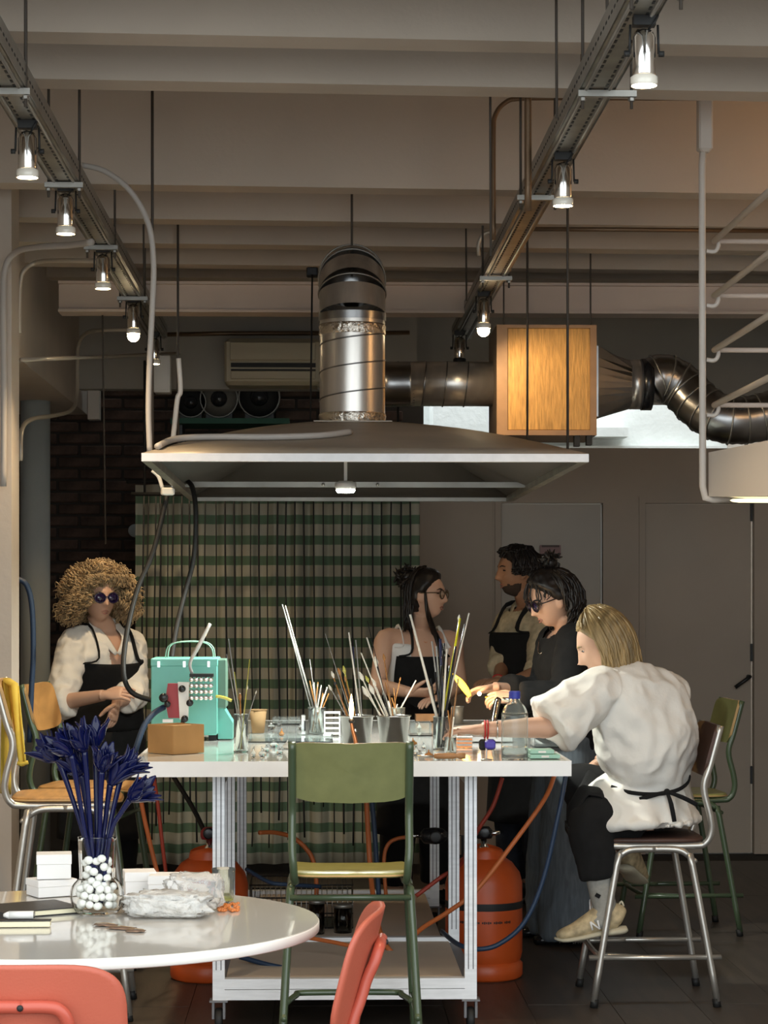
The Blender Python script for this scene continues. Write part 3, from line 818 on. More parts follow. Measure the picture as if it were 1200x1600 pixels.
# assumed lamp out of view at right, added for warm glow on big joist
assumed_lamp = thing('wall_lamp', 'assumed warm bulb lamp, out of view high on the right wall', 'lamp', (2.45, 7.75, 2.55))
MB().lathe([(0.05, 0), (0.05, 0.015), (0.02, 0.03)], (0.30, 0, 0), 18, axis=(-1, 0, 0)).build('backplate', 'dark_metal', assumed_lamp)
MB().tube([(0.28, 0, 0), (0.1, 0, 0.02), (0, 0, 0.05)], 0.008, 8, sub=3).build('arm', 'dark_metal', assumed_lamp)
MB().ball((0, 0, 0.10), 0.045, 16, 10).build('bulb', 'assumed_lamp_warm', assumed_lamp)
d = bpy.data.lights.new('assumed_lamp_light', 'POINT'); d.energy = 6; d.color = (1.0, 0.55, 0.22); d.shadow_soft_size = 0.05
lo = bpy.data.objects.new('assumed_lamp_light', d); lo.location = (-0.05, 0, 0.16); lo.parent = assumed_lamp; COL.objects.link(lo)
drum(298, 638, 0.085, 'small round old machine at left end of the dark shelf', 'black')
drum(342, 636, 0.105, 'grey drum shaped machine in middle of the dark shelf')
drum(405, 634, 0.115, 'dark machine with a bright hoop rim at right of the dark shelf', 'black')
# ================================================================ CURTAIN AND STRING CURTAIN
def stripe_mat():
    m = bpy.data.materials.new('curtain_stripe'); m.use_nodes = True
    nt = m.node_tree; b = nt.nodes['Principled BSDF']; b.inputs['Roughness'].default_value = 0.95
    tc = nt.nodes.new('ShaderNodeTexCoord'); sx = nt.nodes.new('ShaderNodeSeparateXYZ')
    nt.links.new(tc.outputs['Object'], sx.inputs[0])
    mu = nt.nodes.new('ShaderNodeMath'); mu.operation = 'MULTIPLY'; mu.inputs[1].default_value = 1 / 0.108
    nt.links.new(sx.outputs[2], mu.inputs[0])
    fr = nt.nodes.new('ShaderNodeMath'); fr.operation = 'FRACT'; nt.links.new(mu.outputs[0], fr.inputs[0])
    gt = nt.nodes.new('ShaderNodeMath'); gt.operation = 'GREATER_THAN'; gt.inputs[1].default_value = 0.55; nt.links.new(fr.outputs[0], gt.inputs[0])
    mx = nt.nodes.new('ShaderNodeMix'); mx.data_type = 'RGBA'
    mx.inputs[6].default_value = (0.43, 0.41, 0.33, 1); mx.inputs[7].default_value = (0.125, 0.195, 0.125, 1)
    nt.links.new(gt.outputs[0], mx.inputs[0]); nt.links.new(mx.outputs[2], b.inputs['Base Color'])
    M['curtain_stripe'] = m
stripe_mat()
YC = 12.0
cx0, cx1 = P(212, 943, YC).x, P(655, 943, YC).x
cz1 = P(400, 758, YC).z
cu = thing('curtain', 'green and beige striped gathered curtain behind the workbench', 'curtain', ((cx0 + cx1) / 2, YC, 0.06))
def cfn(u, v):
    x = cx0 + (cx1 - cx0) * u
    amp = 0.026 + 0.03 * noise.noise(V((u * 6, 0, 3)))
    return V((x + 0.006 * math.sin(u * 97), YC + amp * math.sin(u * 75 + 2 * noise.noise(V((u * 5, v * 0.7, 1)))) + 0.03 * noise.noise(V((u * 9, v * 0.5, 8))), 0.06 + (cz1 - 0.06) * v))
MB().grid(cfn, 200, 14, 0.003).build('cloth', 'curtain_stripe', cu, world=True)
MB().tube([(cx0 - 0.05, YC + 0.02, cz1 + 0.02), (cx1 + 0.02, YC + 0.02, cz1 + 0.02)], 0.012, 8).build('curtain_pole', 'dark_metal', cu, world=True)
sc = thing('string_curtain', 'row of thin black cords hanging before the striped curtain', 'string curtain', ((cx0 + cx1) / 2, 11.6, 0.2))
MB().tube([P(205, 772, 11.6), P(650, 772, 11.6)], 0.01, 8).build('top_bar', 'black', sc, world=True)
for px in (226, 622):
    a = P(px, 772, 11.6)
    MB().tube([a, V((a.x, 11.6, 2.66)), V((a.x, 12.51, 2.66))], 0.006, 6).build('hanger_arm', 'black', sc, world=True)
    a = P(px, 758, YC)
    MB().tube([V((a.x, YC + 0.02, cz1 + 0.02)), V((a.x, YC + 0.02, 2.63)), V((a.x, 12.51, 2.63))], 0.006, 6).build('pole_arm', 'dark_metal', cu, world=True)
cxs = [224, 232, 243, 251, 262, 272, 284, 296, 308, 322, 337, 352, 366, 378, 391, 405, 419, 434, 447, 461, 474, 489, 504, 520, 535, 550, 566, 581, 597, 612, 626, 640]
for i, px in enumerate(cxs):
    a = P(px + random.uniform(-1, 1), 772, 11.6); zb_ = random.uniform(0.18, 0.42)
    pts = [a]
    for q in range(1, 6):
        t = q / 5.0
        pts.append(V((a.x + 0.012 * noise.noise(V((i * 1.7, t * 2, 0))) + (-0.02 * t if i < 6 else 0.006 * t), 11.6, a.z + (zb_ - a.z) * t)))
    MB().tube(pts, random.choice((0.0035, 0.0045, 0.0052)), 5, sub=3).build('cord', 'black', sc, world=True)
# round pale knob on brick wall
kn = P(210, 829, 12.9)
solo(MB().lathe([(0.005, 0), (0.035, 0.004), (0.037, 0.02), (0.03, 0.034), (0.03, 0.25)], kn, 20, axis=(0, 1, 0)), 'wall_lamp', 'pillar_blue', 'small round pale disc lamp on the dark wall left of curtain', 'lamp')
# pink notice on the door
nt_ = P(860, 860, YB - 0.005)
no = thing('notice', 'small pinkish notice on the wall above the dark haired heads', 'notice', nt_)
MB().b2((-0.06, 0, -0.03), (0.06, 0.003, 0.03)).build('sheet', 'pink_note', no)
MB().b2((-0.02, -0.004, -0.045), (0.02, 0.003, -0.03)).build('pad', 'white_card', no)
MB().b2((-0.05, -0.006, 0.018), (0.05, 0.0, 0.03)).build('clip_bar', 'wood_dark', no)

# ================================================================ WORKBENCH
TZ = 0.915
TX0, TX1 = P(205, 1190, 7.42).x, P(893, 1190, 7.42).x
TY0, TY1 = 7.42, 10.05
wbn = thing('workbench', 'large white and aluminium workbench on castors under the hood', 'workbench', ((TX0 + TX1) / 2, 8.7, 0))
MB().b2((TX0 + 0.012, TY0 + 0.012, TZ - 0.046), (TX1 - 0.012, TY1 - 0.012, TZ)).build('tabletop', 'bench_top', wbn, world=True)
e = 0.049
for lo, hi in (((TX0, TY0, TZ - e), (TX1, TY0 + 0.012, TZ + 0.001)), ((TX0, TY1 - 0.012, TZ - e), (TX1, TY1, TZ + 0.001)), ((TX0, TY0 + 0.012, TZ - e), (TX0 + 0.012, TY1 - 0.012, TZ + 0.001)), ((TX1 - 0.012, TY0 + 0.012, TZ - e), (TX1, TY1 - 0.012, TZ + 0.001))):
    MB().b2(lo, hi).build('edge_band', 'marble_white', wbn, world=True)
LX = (-0.326, 0.513); LY = (7.60, 8.53, 9.93)
HW = 0.020
zlo = 0.112
for yy in LY:
    for xx in LX:
        l = MB().b2((xx - HW, yy - HW, zlo), (xx + HW, yy + HW, TZ - e)).build('leg', 'alu', wbn, world=True)
        g = MB()
        for s in (-0.008, 0.008):
            g.b2((xx + s - 0.0018, yy - HW - 0.0006, zlo + 0.10), (xx + s + 0.0018, yy - HW + 0.001, TZ - e))
            for sd in (-1, 1):
                g.b2((xx + sd * HW - 0.0008, yy + s - 0.0018, zlo + 0.1), (xx + sd * HW + 0.0008, yy + s + 0.0018, TZ - e))
        g.build('groove', 'alu_groove', l, world=True)
for yy in LY:
    for zz in (zlo, zlo + 0.036):
        MB().b2((LX[0] + HW, yy - HW, zz), (LX[1] - HW, yy + HW, zz + 0.034)).build('cross_rail', 'alu', wbn, world=True)
for xx in LX:
    for ya, yb_ in ((LY[0], LY[1]), ):
        MB().b2((xx - HW * 0.9, ya + HW, zlo), (xx + HW * 0.9, yb_ - HW, zlo + 0.05)).build('side_rail', 'alu_groove', wbn, world=True)
    for ya, yb_ in ((LY[0], LY[1]), (LY[1], LY[2])):
        MB().b2((xx - HW * 0.9, ya + HW, TZ - e - 0.04), (xx + HW * 0.9, yb_ - HW, TZ - e)).build('top_rail', 'alu', wbn, world=True)
MB().b2((LX[0] + HW, LY[0] + HW, zlo + 0.03), (LX[1] - HW, LY[1] - HW, zlo + 0.055)).build('lower_shelf', 'wall_taupe', wbn, world=True)
MB().b2((-0.245, LY[1] + HW, zlo + 0.03), (0.470, LY[2] - HW, zlo + 0.055)).build('lower_shelf', 'wall_taupe', wbn, world=True)
for yy in LY:
    for xx in LX:
        c = MB().b2((xx - 0.03, yy - 0.03, zlo - 0.006), (xx + 0.03, yy + 0.03, zlo)).build('castor', 'alu_groove', wbn, world=True)
        MB().b2((xx - 0.022, yy - 0.024, 0.05), (xx - 0.014, yy + 0.02, zlo - 0.006)).b2((xx + 0.014, yy - 0.024, 0.05), (xx + 0.022, yy + 0.02, zlo - 0.006)).build('fork', 'alu_groove', c, world=True)
        MB().lathe([(0.038, -0.012), (0.042, -0.007), (0.042, 0.007), (0.038, 0.012)], (xx, yy, 0.0425), 18, axis=(1, 0, 0)).build('wheel', 'black', c, world=True)
# crate and bits on the lower shelf
SZ = zlo + 0.055
cr = thing('wire_basket', 'dark wire basket on the lower shelf of the workbench', 'basket', (-0.06, 9.0, SZ))
for zz in (0.004, 0.06, 0.12, 0.17):
    MB().tube([(-0.2, -0.15, zz), (0.2, -0.15, zz), (0.2, 0.15, zz), (-0.2, 0.15, zz)], 0.003, 5, closed=True).build('hoop', 'dark_metal', cr)
wi = MB()
for k in range(21):
    xx = -0.2 + 0.02 * k
    for yy in (-0.15, 0.15): wi.tube([(xx, yy, 0.0), (xx, yy, 0.17)], 0.0015, 4)
for k in range(16):
    yy = -0.15 + 0.02 * k
    for xx in (-0.2, 0.2): wi.tube([(xx, yy, 0.0), (xx, yy, 0.17)], 0.0015, 4)
wi.build('mesh_wires', 'steel', cr, kind='stuff')
MB().b2((-0.2, -0.15, 0.0), (0.2, 0.15, 0.003)).build('bottom', 'dark_metal', cr)
for k, (x_, y_, r_, h_) in enumerate(((0.0, 8.72, 0.03, 0.12), (0.10, 8.75, 0.035, 0.10))):
    j_ = thing('glass_jar', ('small empty glass jar on the lower shelf, left one', 'small empty glass jar on the lower shelf, right one')[k], 'jar', (x_, y_, SZ))
    MB().lathe([(0.001, 0), (r_, 0), (r_, h_), (r_ - 0.003, h_), (r_ - 0.003, 0.005), (0.001, 0.005)], (0, 0, 0), 20).build('jar_glass', 'glass', j_)
    MB().lathe([(r_ + 0.002, h_ - 0.004), (r_ + 0.002, h_ + 0.01), (0.002, h_ + 0.012)], (0, 0, 0), 20).build('lid', 'galv', j_)

# ================================================================ GAS BOTTLES
def gas(x, y, lb, reg):
    t = thing('gas_cylinder', lb, 'gas cylinder', (x, y, 0))
    R = 0.148
    MB().lathe([(0.125, 0.0), (0.135, 0.0), (0.135, 0.06), (R - 0.006, 0.075), (R, 0.10), (R, 0.36), (R - 0.01, 0.40), (R - 0.04, 0.44), (0.07, 0.465), (0.03, 0.472)], (0, 0, 0), 36).build('shell', 'orange_gas', t)
    MB().lathe([(R - 0.004, 0.005), (R + 0.001, 0.015), (R + 0.001, 0.055), (R - 0.012, 0.068)], (0, 0, 0), 36, cap=False).build('foot_ring', 'orange_gas', t)
    MB().lathe([(R + 0.0006, 0.268), (R + 0.0010, 0.272), (R + 0.0010, 0.292), (R + 0.0006, 0.296)], (0, 0, 0), 36, cap=False).build('band', 'black', t)
    tx = MB()
    for k in range(28):
        if k % 6 == 5: continue
        a = -PI / 2 - 0.7 + k * 0.05
        tx.box(((R + 0.0005) * math.cos(a), (R + 0.0005) * math.sin(a), 0.225), (0.005, 0.0012, 0.007 + 0.003 * (k % 2)), rz=a + PI / 2)
    tx.build('print_line', 'black', t)
    # handle collar in two arcs
    for a0 in (0.25, PI + 0.25):
        def hf(u, v, a0=a0):
            a = a0 + u * (PI - 0.5)
            r = 0.085 - 0.01 * v
            zt = 0.505 - 0.02 * abs(u - 0.5) * 2
            return V((r * math.cos(a), r * math.sin(a), 0.44 + (zt - 0.44) * v))
        MB().grid(hf, 16, 3, 0.004).build('collar', 'orange_gas', t)
    MB().lathe([(0.018, 0.47), (0.018, 0.50), (0.012, 0.505), (0.012, 0.53)], (0, 0, 0), 14).build('valve', 'chrome', t)
    rg = MB().lathe([(0.03, 0.53), (0.034, 0.54), (0.034, 0.56), (0.02, 0.575)], (0, 0, 0), 18).build('regulator', reg, t)
    MB().tube([(0.0, 0, 0.55), (0.06, -0.02, 0.552)], 0.009, 10).build('outlet', 'chrome', rg)
    MB().lathe([(0.02, 0), (0.022, 0.006), (0.022, 0.018), (0.016, 0.02)], (0.0, -0.035, 0.556), 16, axis=(0, -1, 0)).build('gauge', 'black_gloss', rg)
    return t
gl = P(327, 1500, 8.72); gr = P(756, 1500, 8.72)
gas(gl.x, 8.72, 'orange gas cylinder left of the workbench behind the round table', 'red_paint')
gas(gr.x, 8.72, 'orange gas cylinder with a black band under right end of the workbench', 'black_gloss')

# hoses below the bench
def hose(pts, r, m, lb): return pipe('gas_hose', PX(*pts), r, m, lb, 'hose', sub=6, n=8)
hose([(866, 1212, 8.0), (850, 1250, 7.9), (800, 1320, 7.85), (745, 1390, 7.8), (700, 1425, 7.8), (660, 1450, 7.85), (640, 1470, 7.9)], 0.0085, 'orange_hose', 'orange hose slanting down across the right gas cylinder')
hose([(884, 1212, 7.9), (875, 1260, 7.85), (850, 1370, 7.85), (820, 1440, 7.85), (780, 1475, 7.85), (745, 1483, 7.85), (715, 1475, 7.9), (690, 1455, 8.2)], 0.0085, 'blue_hose', 'dark blue hose swinging below the right end of the workbench')
hose([(785, 1215, 8.4), (770, 1260, 8.4), (745, 1300, 8.4), (720, 1350, 8.6), (690, 1370, 8.6), (650, 1400, 8.6)], 0.008, 'red_hose', 'thin red hose beside the right front leg of the workbench')
hose([(217, 1212, 8.6), (222, 1260, 8.6), (235, 1320, 8.6), (250, 1380, 8.6), (262, 1420, 8.6)], 0.009, 'orange_hose', 'thick orange hose hanging under left end of the workbench')
hose([(240, 1212, 8.9), (247, 1260, 8.9), (255, 1330, 8.9), (264, 1400, 8.9)], 0.008, 'red_hose', 'thinner red hose hanging beside the thick orange one at left')
hose([(405, 1301, 8.8), (430, 1301, 8.85), (460, 1310, 8.9), (485, 1335, 8.9), (493, 1365, 8.9), (494, 1400, 8.9), (485, 1425, 8.9)], 0.009, 'orange_hose', 'orange hose arching from the left regulator behind the green chair')
hose([(571, 1215, 8.6), (574, 1280, 8.6), (578, 1350, 8.6), (583, 1400, 8.5), (592, 1450, 8.4), (605, 1480, 8.3), (625, 1500, 8.3), (635, 1515, 8.3)], 0.010, 'orange_hose', 'bright orange hose dropping in the middle behind the green chair')
hose([(577, 1215, 8.75), (583, 1270, 8.75), (588, 1340, 8.75), (592, 1400, 8.75)], 0.010, 'blue_hose', 'teal blue hose next to the bright orange middle hose')
hose([(645, 1308, 9.0), (622, 1310, 9.0), (606, 1320, 9.0), (600, 1345, 9.0), (603, 1400, 9.0)], 0.008, 'orange_hose', 'small orange hose looping down at right of the green chair seat')
hose([(385, 1358, 8.6), (420, 1378, 8.5), (450, 1382, 8.5), (500, 1385, 8.6)], 0.008, 'blue_hose', 'blue hose near the left cylinder above the lower shelf')
hose([(375, 1495, 8.0), (430, 1510, 7.95), (490, 1518, 7.95), (545, 1520, 7.95), (600, 1512, 8.0)], 0.0095, 'blue_hose', 'blue hose lying across the lower shelf')
hose([(480, 1465, 8.2), (520, 1472, 8.15), (560, 1480, 8.1), (590, 1480, 8.15)], 0.008, 'orange_hose', 'orange hose lying flat on the lower shelf')
hose([(270, 1212, 9.3), (300, 1260, 9.2), (320, 1300, 9.1), (335, 1330, 9.0)], 0.010, 'black', 'black cable slanting behind the left leg of the workbench')
rgp = P(680, 1306, 9.05)
rg = thing('pressure_regulator', 'dark gas pressure regulator between the right legs of workbench', 'regulator', rgp)
MB().lathe([(0.012, -0.06), (0.03, -0.045), (0.034, 0), (0.03, 0.03), (0.012, 0.05)], (0, 0, 0), 16, axis=(1, 0, 0)).build('body', 'black_gloss', rg)
MB().tube([(-0.12, 0, 0), (-0.05, 0, 0)], 0.007, 8).build('nozzle', 'chrome', rg)
MB().lathe([(0.02, 0), (0.024, 0.004), (0.024, 0.02), (0.018, 0.022)], (0.0, -0.03, 0.0), 16, axis=(0, -1, 0)).build('gauge', 'dark_metal', rg)
MB().tube([(0.05, 0, 0), (0.11, 0.01, 0.0), (0.11, 0.01, -0.6)], 0.006, 8).build('stand_pipe', 'dark_metal', rg)

# ================================================================ CHAIRS
def chair(label, loc, rz, H, frame, seatm, backm, group=None, edge=True, SW=0.19):
    t = thing('high_chair', label, 'chair', loc, rz, group)
    r = 0.0125
    for sx in (-1, 1):
        for sy in (-1, 1):
            l = MB().tube([(sx * (SW + 0.035), sy * 0.22, 0.02), (sx * (SW + 0.008), sy * 0.135, H - 0.085), (sx * (SW + 0.004), sy * 0.120, H - 0.05), (sx * (SW + 0.002), sy * 0.09, H - 0.032), (sx * SW, sy * 0.05, H - 0.028), (sx * SW, 0, H - 0.028)], r, 10, sub=4).build('leg', frame, t)
            a = V((sx * (SW + 0.035), sy * 0.22, 0.0)); b = V((sx * (SW + 0.033), sy * 0.215, 0.03))
            MB().tube([a, b], 0.0145, 10).build('rubber_foot', 'black', l)
        MB().tube([(sx * SW * 0.94, 0.17, H - 0.018), (sx * SW * 0.94, -0.13, H - 0.018), (sx * SW * 0.96, -0.185, H - 0.008), (sx * SW * 0.98, -0.205, H + 0.035), (sx * SW, -0.20, H + 0.09), (sx * SW, -0.178, H + 0.19), (sx * SW, -0.200, H + 0.27), (sx * SW, -0.238, H + 0.41)], r, 10, sub=5).build('back_post', frame, t)
        MB().tube([(sx * (SW + 0.025), -0.235, 0.175), (sx * (SW + 0.025), 0.235, 0.175)], 0.010, 8).build('side_stretcher', frame, t)
    for yy, zz in ((0.145, H - 0.11), (-0.145, H - 0.07)):
        MB().tube([(-SW - 0.008, yy, zz), (SW + 0.008, yy, zz)], 0.009, 8).build('cross_bar', frame, t)
    MB().tube([(-SW - 0.02, 0.05, 0.175), (-SW + 0.01, 0.17, 0.178), (-SW + 0.04, 0.20, 0.18), (SW - 0.04, 0.20, 0.18), (SW - 0.01, 0.17, 0.178), (SW + 0.02, 0.05, 0.175)], 0.010, 8, sub=4).build('footrest', frame, t)
    # seat: rounded plywood with a waterfall front
    def rr(a, hx, hy, n=5.0):
        c, s = math.cos(a), math.sin(a)
        return hx * math.copysign(abs(c) ** (2 / n), c), hy * math.copysign(abs(s) ** (2 / n), s)
    N = 40
    vs = []; fs = []
    for (sc_, z_) in ((0.0, H + 0.006), (0.6, H + 0.006), (0.97, H + 0.009), (1.0, H + 0.006), (1.0, H - 0.003), (0.97, H - 0.006), (0.0, H - 0.006)):
        for k in range(N):
            x_, y_ = rr(2 * PI * k / N, SW + 0.005, 0.19)
            y_ *= sc_; x_ *= sc_
            dip = -0.012 * max(0, (y_ - 0.12) / 0.07) ** 2
            vs.append(V((x_, y_, z_ + dip)))
    for i in range(6):
        for k in range(N): fs.append((i * N + k, i * N + (k + 1) % N, (i + 1) * N + (k + 1) % N, (i + 1) * N + k))
    st = MB().add(vs, fs, True).build('seat', seatm, t)
    if edge:
        ring = []
        for k in range(N):
            x_, y_ = rr(2 * PI * k / N, SW + 0.0055, 0.1905)
            ring.append(V((x_, y_, H + 0.001 - 0.012 * max(0, (y_ - 0.12) / 0.07) ** 2)))
        MB().tube(ring, [(0.0012, 0.0045)] * N, 6, side=None, closed=True).build('seat_edge', 'ply_edge', st)
    # backrest: curved plywood panel with rounded corners
    zc = H + 0.315; hh = 0.092
    def bf(off):
        vs = []
        for (sc_) in (0.0, 0.5, 0.85, 1.0):
            for k in range(N):
                x_, z_ = rr(2 * PI * k / N, SW + 0.012, hh, 6.0)
                x_ *= sc_; z_ *= sc_
                y_ = -0.196 - 0.27 * z_ - 0.035 + 0.035 * 0 + 0.022 - 0.020 * (1 - (x_ / SW) ** 2)
                z2 = zc + z_ + (0.010 * (x_ / SW) ** 2)
                vs.append(V((x_, y_ + off, z2)))
        return vs
    vs = bf(0.0) + bf(0.011); fs = []
    for i in range(3):
        for k in range(N):
            fs.append((i * N + k, i * N + (k + 1) % N, (i + 1) * N + (k + 1) % N, (i + 1) * N + k))
            o = 4 * N
            fs.append((o + i * N + k, o + (i + 1) * N + k, o + (i + 1) * N + (k + 1) % N, o + i * N + (k + 1) % N))
    bk = MB().add(vs, fs, True).build('backrest', backm, t)
    o = 4 * N
    rim = MB().add(vs, [(3 * N + k, 3 * N + (k + 1) % N, o + 3 * N + (k + 1) % N, o + 3 * N + k) for k in range(N)], False)
    rim.build('backrest_edge', 'ply_edge' if edge else backm, bk)
    for sx in (-1, 1):
        for dz_ in (-0.05, 0.05):
            MB().ball((sx * SW, -0.212 - 0.27 * dz_ + 0.012, zc + dz_), (0.006, 0.004, 0.006), 8, 6).build('rivet', frame, bk)
    return t
gc = P(546, 1350, 7.2)
chair('green high chair with its back to the camera at the workbench front', (gc.x, 7.12, 0), 0.0, 0.60, 'green_frame', 'green_seat', 'green_ply', SW=0.178)
# silver stool under the seated woman
sc_ = P(1010, 1560, 8.26)
chair('silver framed chair the woman in white sits on', (sc_.x, 8.26, 0), PI / 2, 0.585, 'steel_tube', 'wood_dark', 'wood_dark', edge=False)
g2 = P(1052, 1465, 9.9)
chair('green framed chair standing behind the seated woman at right', (g2.x + 0.03, 9.95, 0), PI / 2 + 0.06, 0.60, 'green_frame', 'green_seat', 'green_ply')
lc = P(98, 1575, 8.03)
chair('silver chair with wooden seat at left and yellow cloth over its back', (lc.x + 0.02, 8.03, 0), -PI / 2 + 0.05, 0.755, 'steel_tube', 'wood_seat', 'wood_seat')
l2 = P(150, 1480, 9.1)
chair('wooden backed chair behind the silver one at left', (l2.x - 0.02, 9.15, 0), -PI / 2 - 0.15, 0.70, 'green_frame', 'wood_seat', 'wood_seat')
# yellow cloth over the left chair back
yc = P(24, 1068, 8.02)
yl = thing('yellow_cloth', 'yellow cloth draped over the left chair back', 'cloth', (yc.x, 8.02, 0.9))
def yf(u, v):
    px = 8 + 30 * u; 
    s = (v - 0.42) * 2
    if v < 0.42:
        q = v / 0.42
        p = P(2 + 14 * u + 2 * math.sin(u * 9), 1240 - (1240 - 1062) * q ** 0.9, 8.14 - 0.14 * q)
    else:
        q = (v - 0.42) / 0.58
        p = P(13 + 16 * u + 18 * q - 5 * u * q, 1062 + (1195 - 1062) * q, 7.99 - 0.13 * math.sin(q * 1.6))
    p.y += 0.012 * math.sin(u * 8 + v * 3); p.z += 0.005 * math.sin(u * 6 + v * 9)
    return p
MB().grid(yf, 10, 24, 0.005).build('folds', 'yellow_cloth', yl, world=True)
hp = [P(27 + 4.2 * k, 1192 + 1.5 * math.sin(k), 7.85) for k in range(5)]
MB().tube(hp, 0.007, 6).build('hem', 'yellow_cloth', yl, world=True)

# red plastic chairs in the foreground
def red_chair(label, loc, rz, zt, back_only_tilt=0.12):
    t = thing('red_chair', label, 'chair', loc, rz)
    def rr(a, hx, hy, n=4.0):
        c, s = math.cos(a), math.sin(a)
        return hx * math.copysign(abs(c) ** (2 / n), c), hy * math.copysign(abs(s) ** (2 / n), s)
    N = 48; vs = []; hx, hh = 0.183, 0.13
    zc = zt - hh
    for off in (0, 0.016):
        for sc_ in (0.0, 0.35, 0.7, 0.93, 1.0):
            for k in range(N):
                x_, z_ = rr(2 * PI * k / N, hx, hh)
                x_ *= sc_; z_ *= sc_
                y_ = -0.20 - 0.25 * z_ - 0.045 * (1 - (x_ / hx) ** 2) + off * (1 if sc_ < 1 else (0.6 if off else 1))
                vs.append(V((x_, y_, zc + z_)))
    fs = []; o = 5 * N
    for i in range(4):
        for k in range(N):
            fs.append((i * N + k, i * N + (k + 1) % N, (i + 1) * N + (k + 1) % N, (i + 1) * N + k))
            fs.append((o + i * N + k, o + (i + 1) * N + k, o + (i + 1) * N + (k + 1) % N, o + i * N + (k + 1) % N))
    for k in range(N): fs.append((4 * N + k, 4 * N + (k + 1) % N, o + 4 * N + (k + 1) % N, o + 4 * N + k))
    bk = MB().add(vs, fs, True).build('backrest', 'red_plastic', t)
    # hoop of tube behind the backrest, running down to the rear legs
    zz = zc + 0.055
    hp = []
    for sx in (-1, 1):
        MB().tube([(0, -0.268, zz), (sx * 0.045, -0.268, zz), (sx * 0.068, -0.266, zz - 0.006), (sx * 0.082, -0.258, zz - 0.03), (sx * 0.09, -0.235, zz - 0.09), (sx * 0.12, -0.20, 0.47), (sx * 0.185, -0.23, 0.015)], 0.012, 10, sub=5).build('rear_leg', 'red_frame', t)
        MB().tube([(sx * 0.12, -0.20, 0.45), (sx * 0.15, 0.1, 0.43), (sx * 0.16, 0.16, 0.41), (sx * 0.19, 0.21, 0.015)], 0.012, 10, sub=4).build('front_leg', 'red_frame', t)
    MB().ball((0, -0.280, zz), (0.006, 0.004, 0.006), 8, 6).build('screw', 'black', bk)
    def sf(u, v):
        a = (u - 0.5) * 2; b = (v - 0.5) * 2
        return V((0.2 * a * (1 - 0.08 * b * b), 0.19 * b, 0.445 + 0.015 * a * a - 0.02 * max(0, b) ** 3 + 0.015 * max(0, -b) ** 3))
    MB().grid(sf, 12, 12, 0.014).build('seat', 'red_plastic', t)
    return t
r1 = P(62, 1508, 4.12)
red_chair('red plastic chair at bottom left in front of the round table', (r1.x - 0.025, 4.32, 0), 0.0, 0.790)
r2 = P(578, 1425, 4.75)
red_chair('red plastic chair seen edge on beside the round table', (r2.x - 0.245, 4.75, 0), 1.50, 0.802)

# ================================================================ ROUND WHITE TABLE
RTZ = 0.74; RC = P(105, 1437, 4.97); RTX, RTY, RTR = RC.x, 4.98, 0.548
rt = thing('round_table', 'round white laminate table in the left foreground', 'table', (RTX, RTY, 0))
MB().lathe([(0.01, RTZ - 0.0005), (RTR - 0.004, RTZ - 0.0005), (RTR - 0.004, RTZ)][:0] + [(0.01, RTZ - 0.024), (RTR - 0.004, RTZ - 0.024), (RTR, RTZ - 0.021), (RTR, RTZ - 0.004), (RTR - 0.002, RTZ - 0.001)], (0, 0, 0), 96).build('edge_band', 'white_edge', rt)
MB().lathe([(0.001, RTZ - 0.003), (RTR - 0.002, RTZ - 0.003), (RTR - 0.002, RTZ - 0.0004), (RTR - 0.004, RTZ), (0.001, RTZ)], (0, 0, 0), 96, smooth=False).build('tabletop', 'white_lam', rt)
MB().lathe([(0.035, 0.02), (0.035, RTZ - 0.03), (0.12, RTZ - 0.026)], (0, 0, 0), 24).build('column', 'white_edge', rt)
MB().lathe([(0.27, 0), (0.27, 0.012), (0.05, 0.025)], (0, 0, 0), 40).build('base_disc', 'white_edge', rt)
def ON(px, py, z):
    """point on the horizontal plane z seen at pixel"""
    xn = (px - 600.0) / FPX; zn = (HOR - py) / FPX
    dx = xn * math.cos(YAW) + math.sin(YAW); dy = -xn * math.sin(YAW) + math.cos(YAW)
    t = (z - EYE) / zn
    return V((dx * t, dy * t, z))
EPS = 0.0012
# ---------------------------------------------------------------- ON THE ROUND TABLE
def lidbox(c, s, rz, label, z=RTZ + EPS, lidh=0.4):
    t = thing('gift_box', label, 'box', (c.x, c.y, z), rz)
    sx, sy, sz = s
    MB().box((0, 0, sz * (1 - lidh) / 2 + 0.0005), (sx - 0.003, sy - 0.003, sz * (1 - lidh)), bev=0.001).build('base', 'white_card', t)
    MB().box((0, 0, sz * (1 - lidh / 2)), (sx, sy, sz * lidh), bev=0.001).build('lid', 'white_card', t)
    return t
c = ON(78, 1402, RTZ)
lidbox(c + V((0, 0.03, 0)), (0.098, 0.08, 0.040), 0.5, 'lower white lidded box of the small stack at left')
lidbox(c + V((0.006, 0.03, 0)), (0.082, 0.075, 0.058), 0.12, 'upper white lidded box of the small stack at left', z=RTZ + EPS + 0.0415)
c = ON(215, 1402, RTZ)
lidbox(c + V((0.0, 0.06, 0)), (0.075, 0.08, 0.055), 0.15, 'white lidded box directly right of the glass vase')
lidbox(ON(255, 1405, RTZ) + V((0.01, 0.05, 0)), (0.09, 0.08, 0.052), -0.05, 'white lidded box behind the crumpled plastic bag')
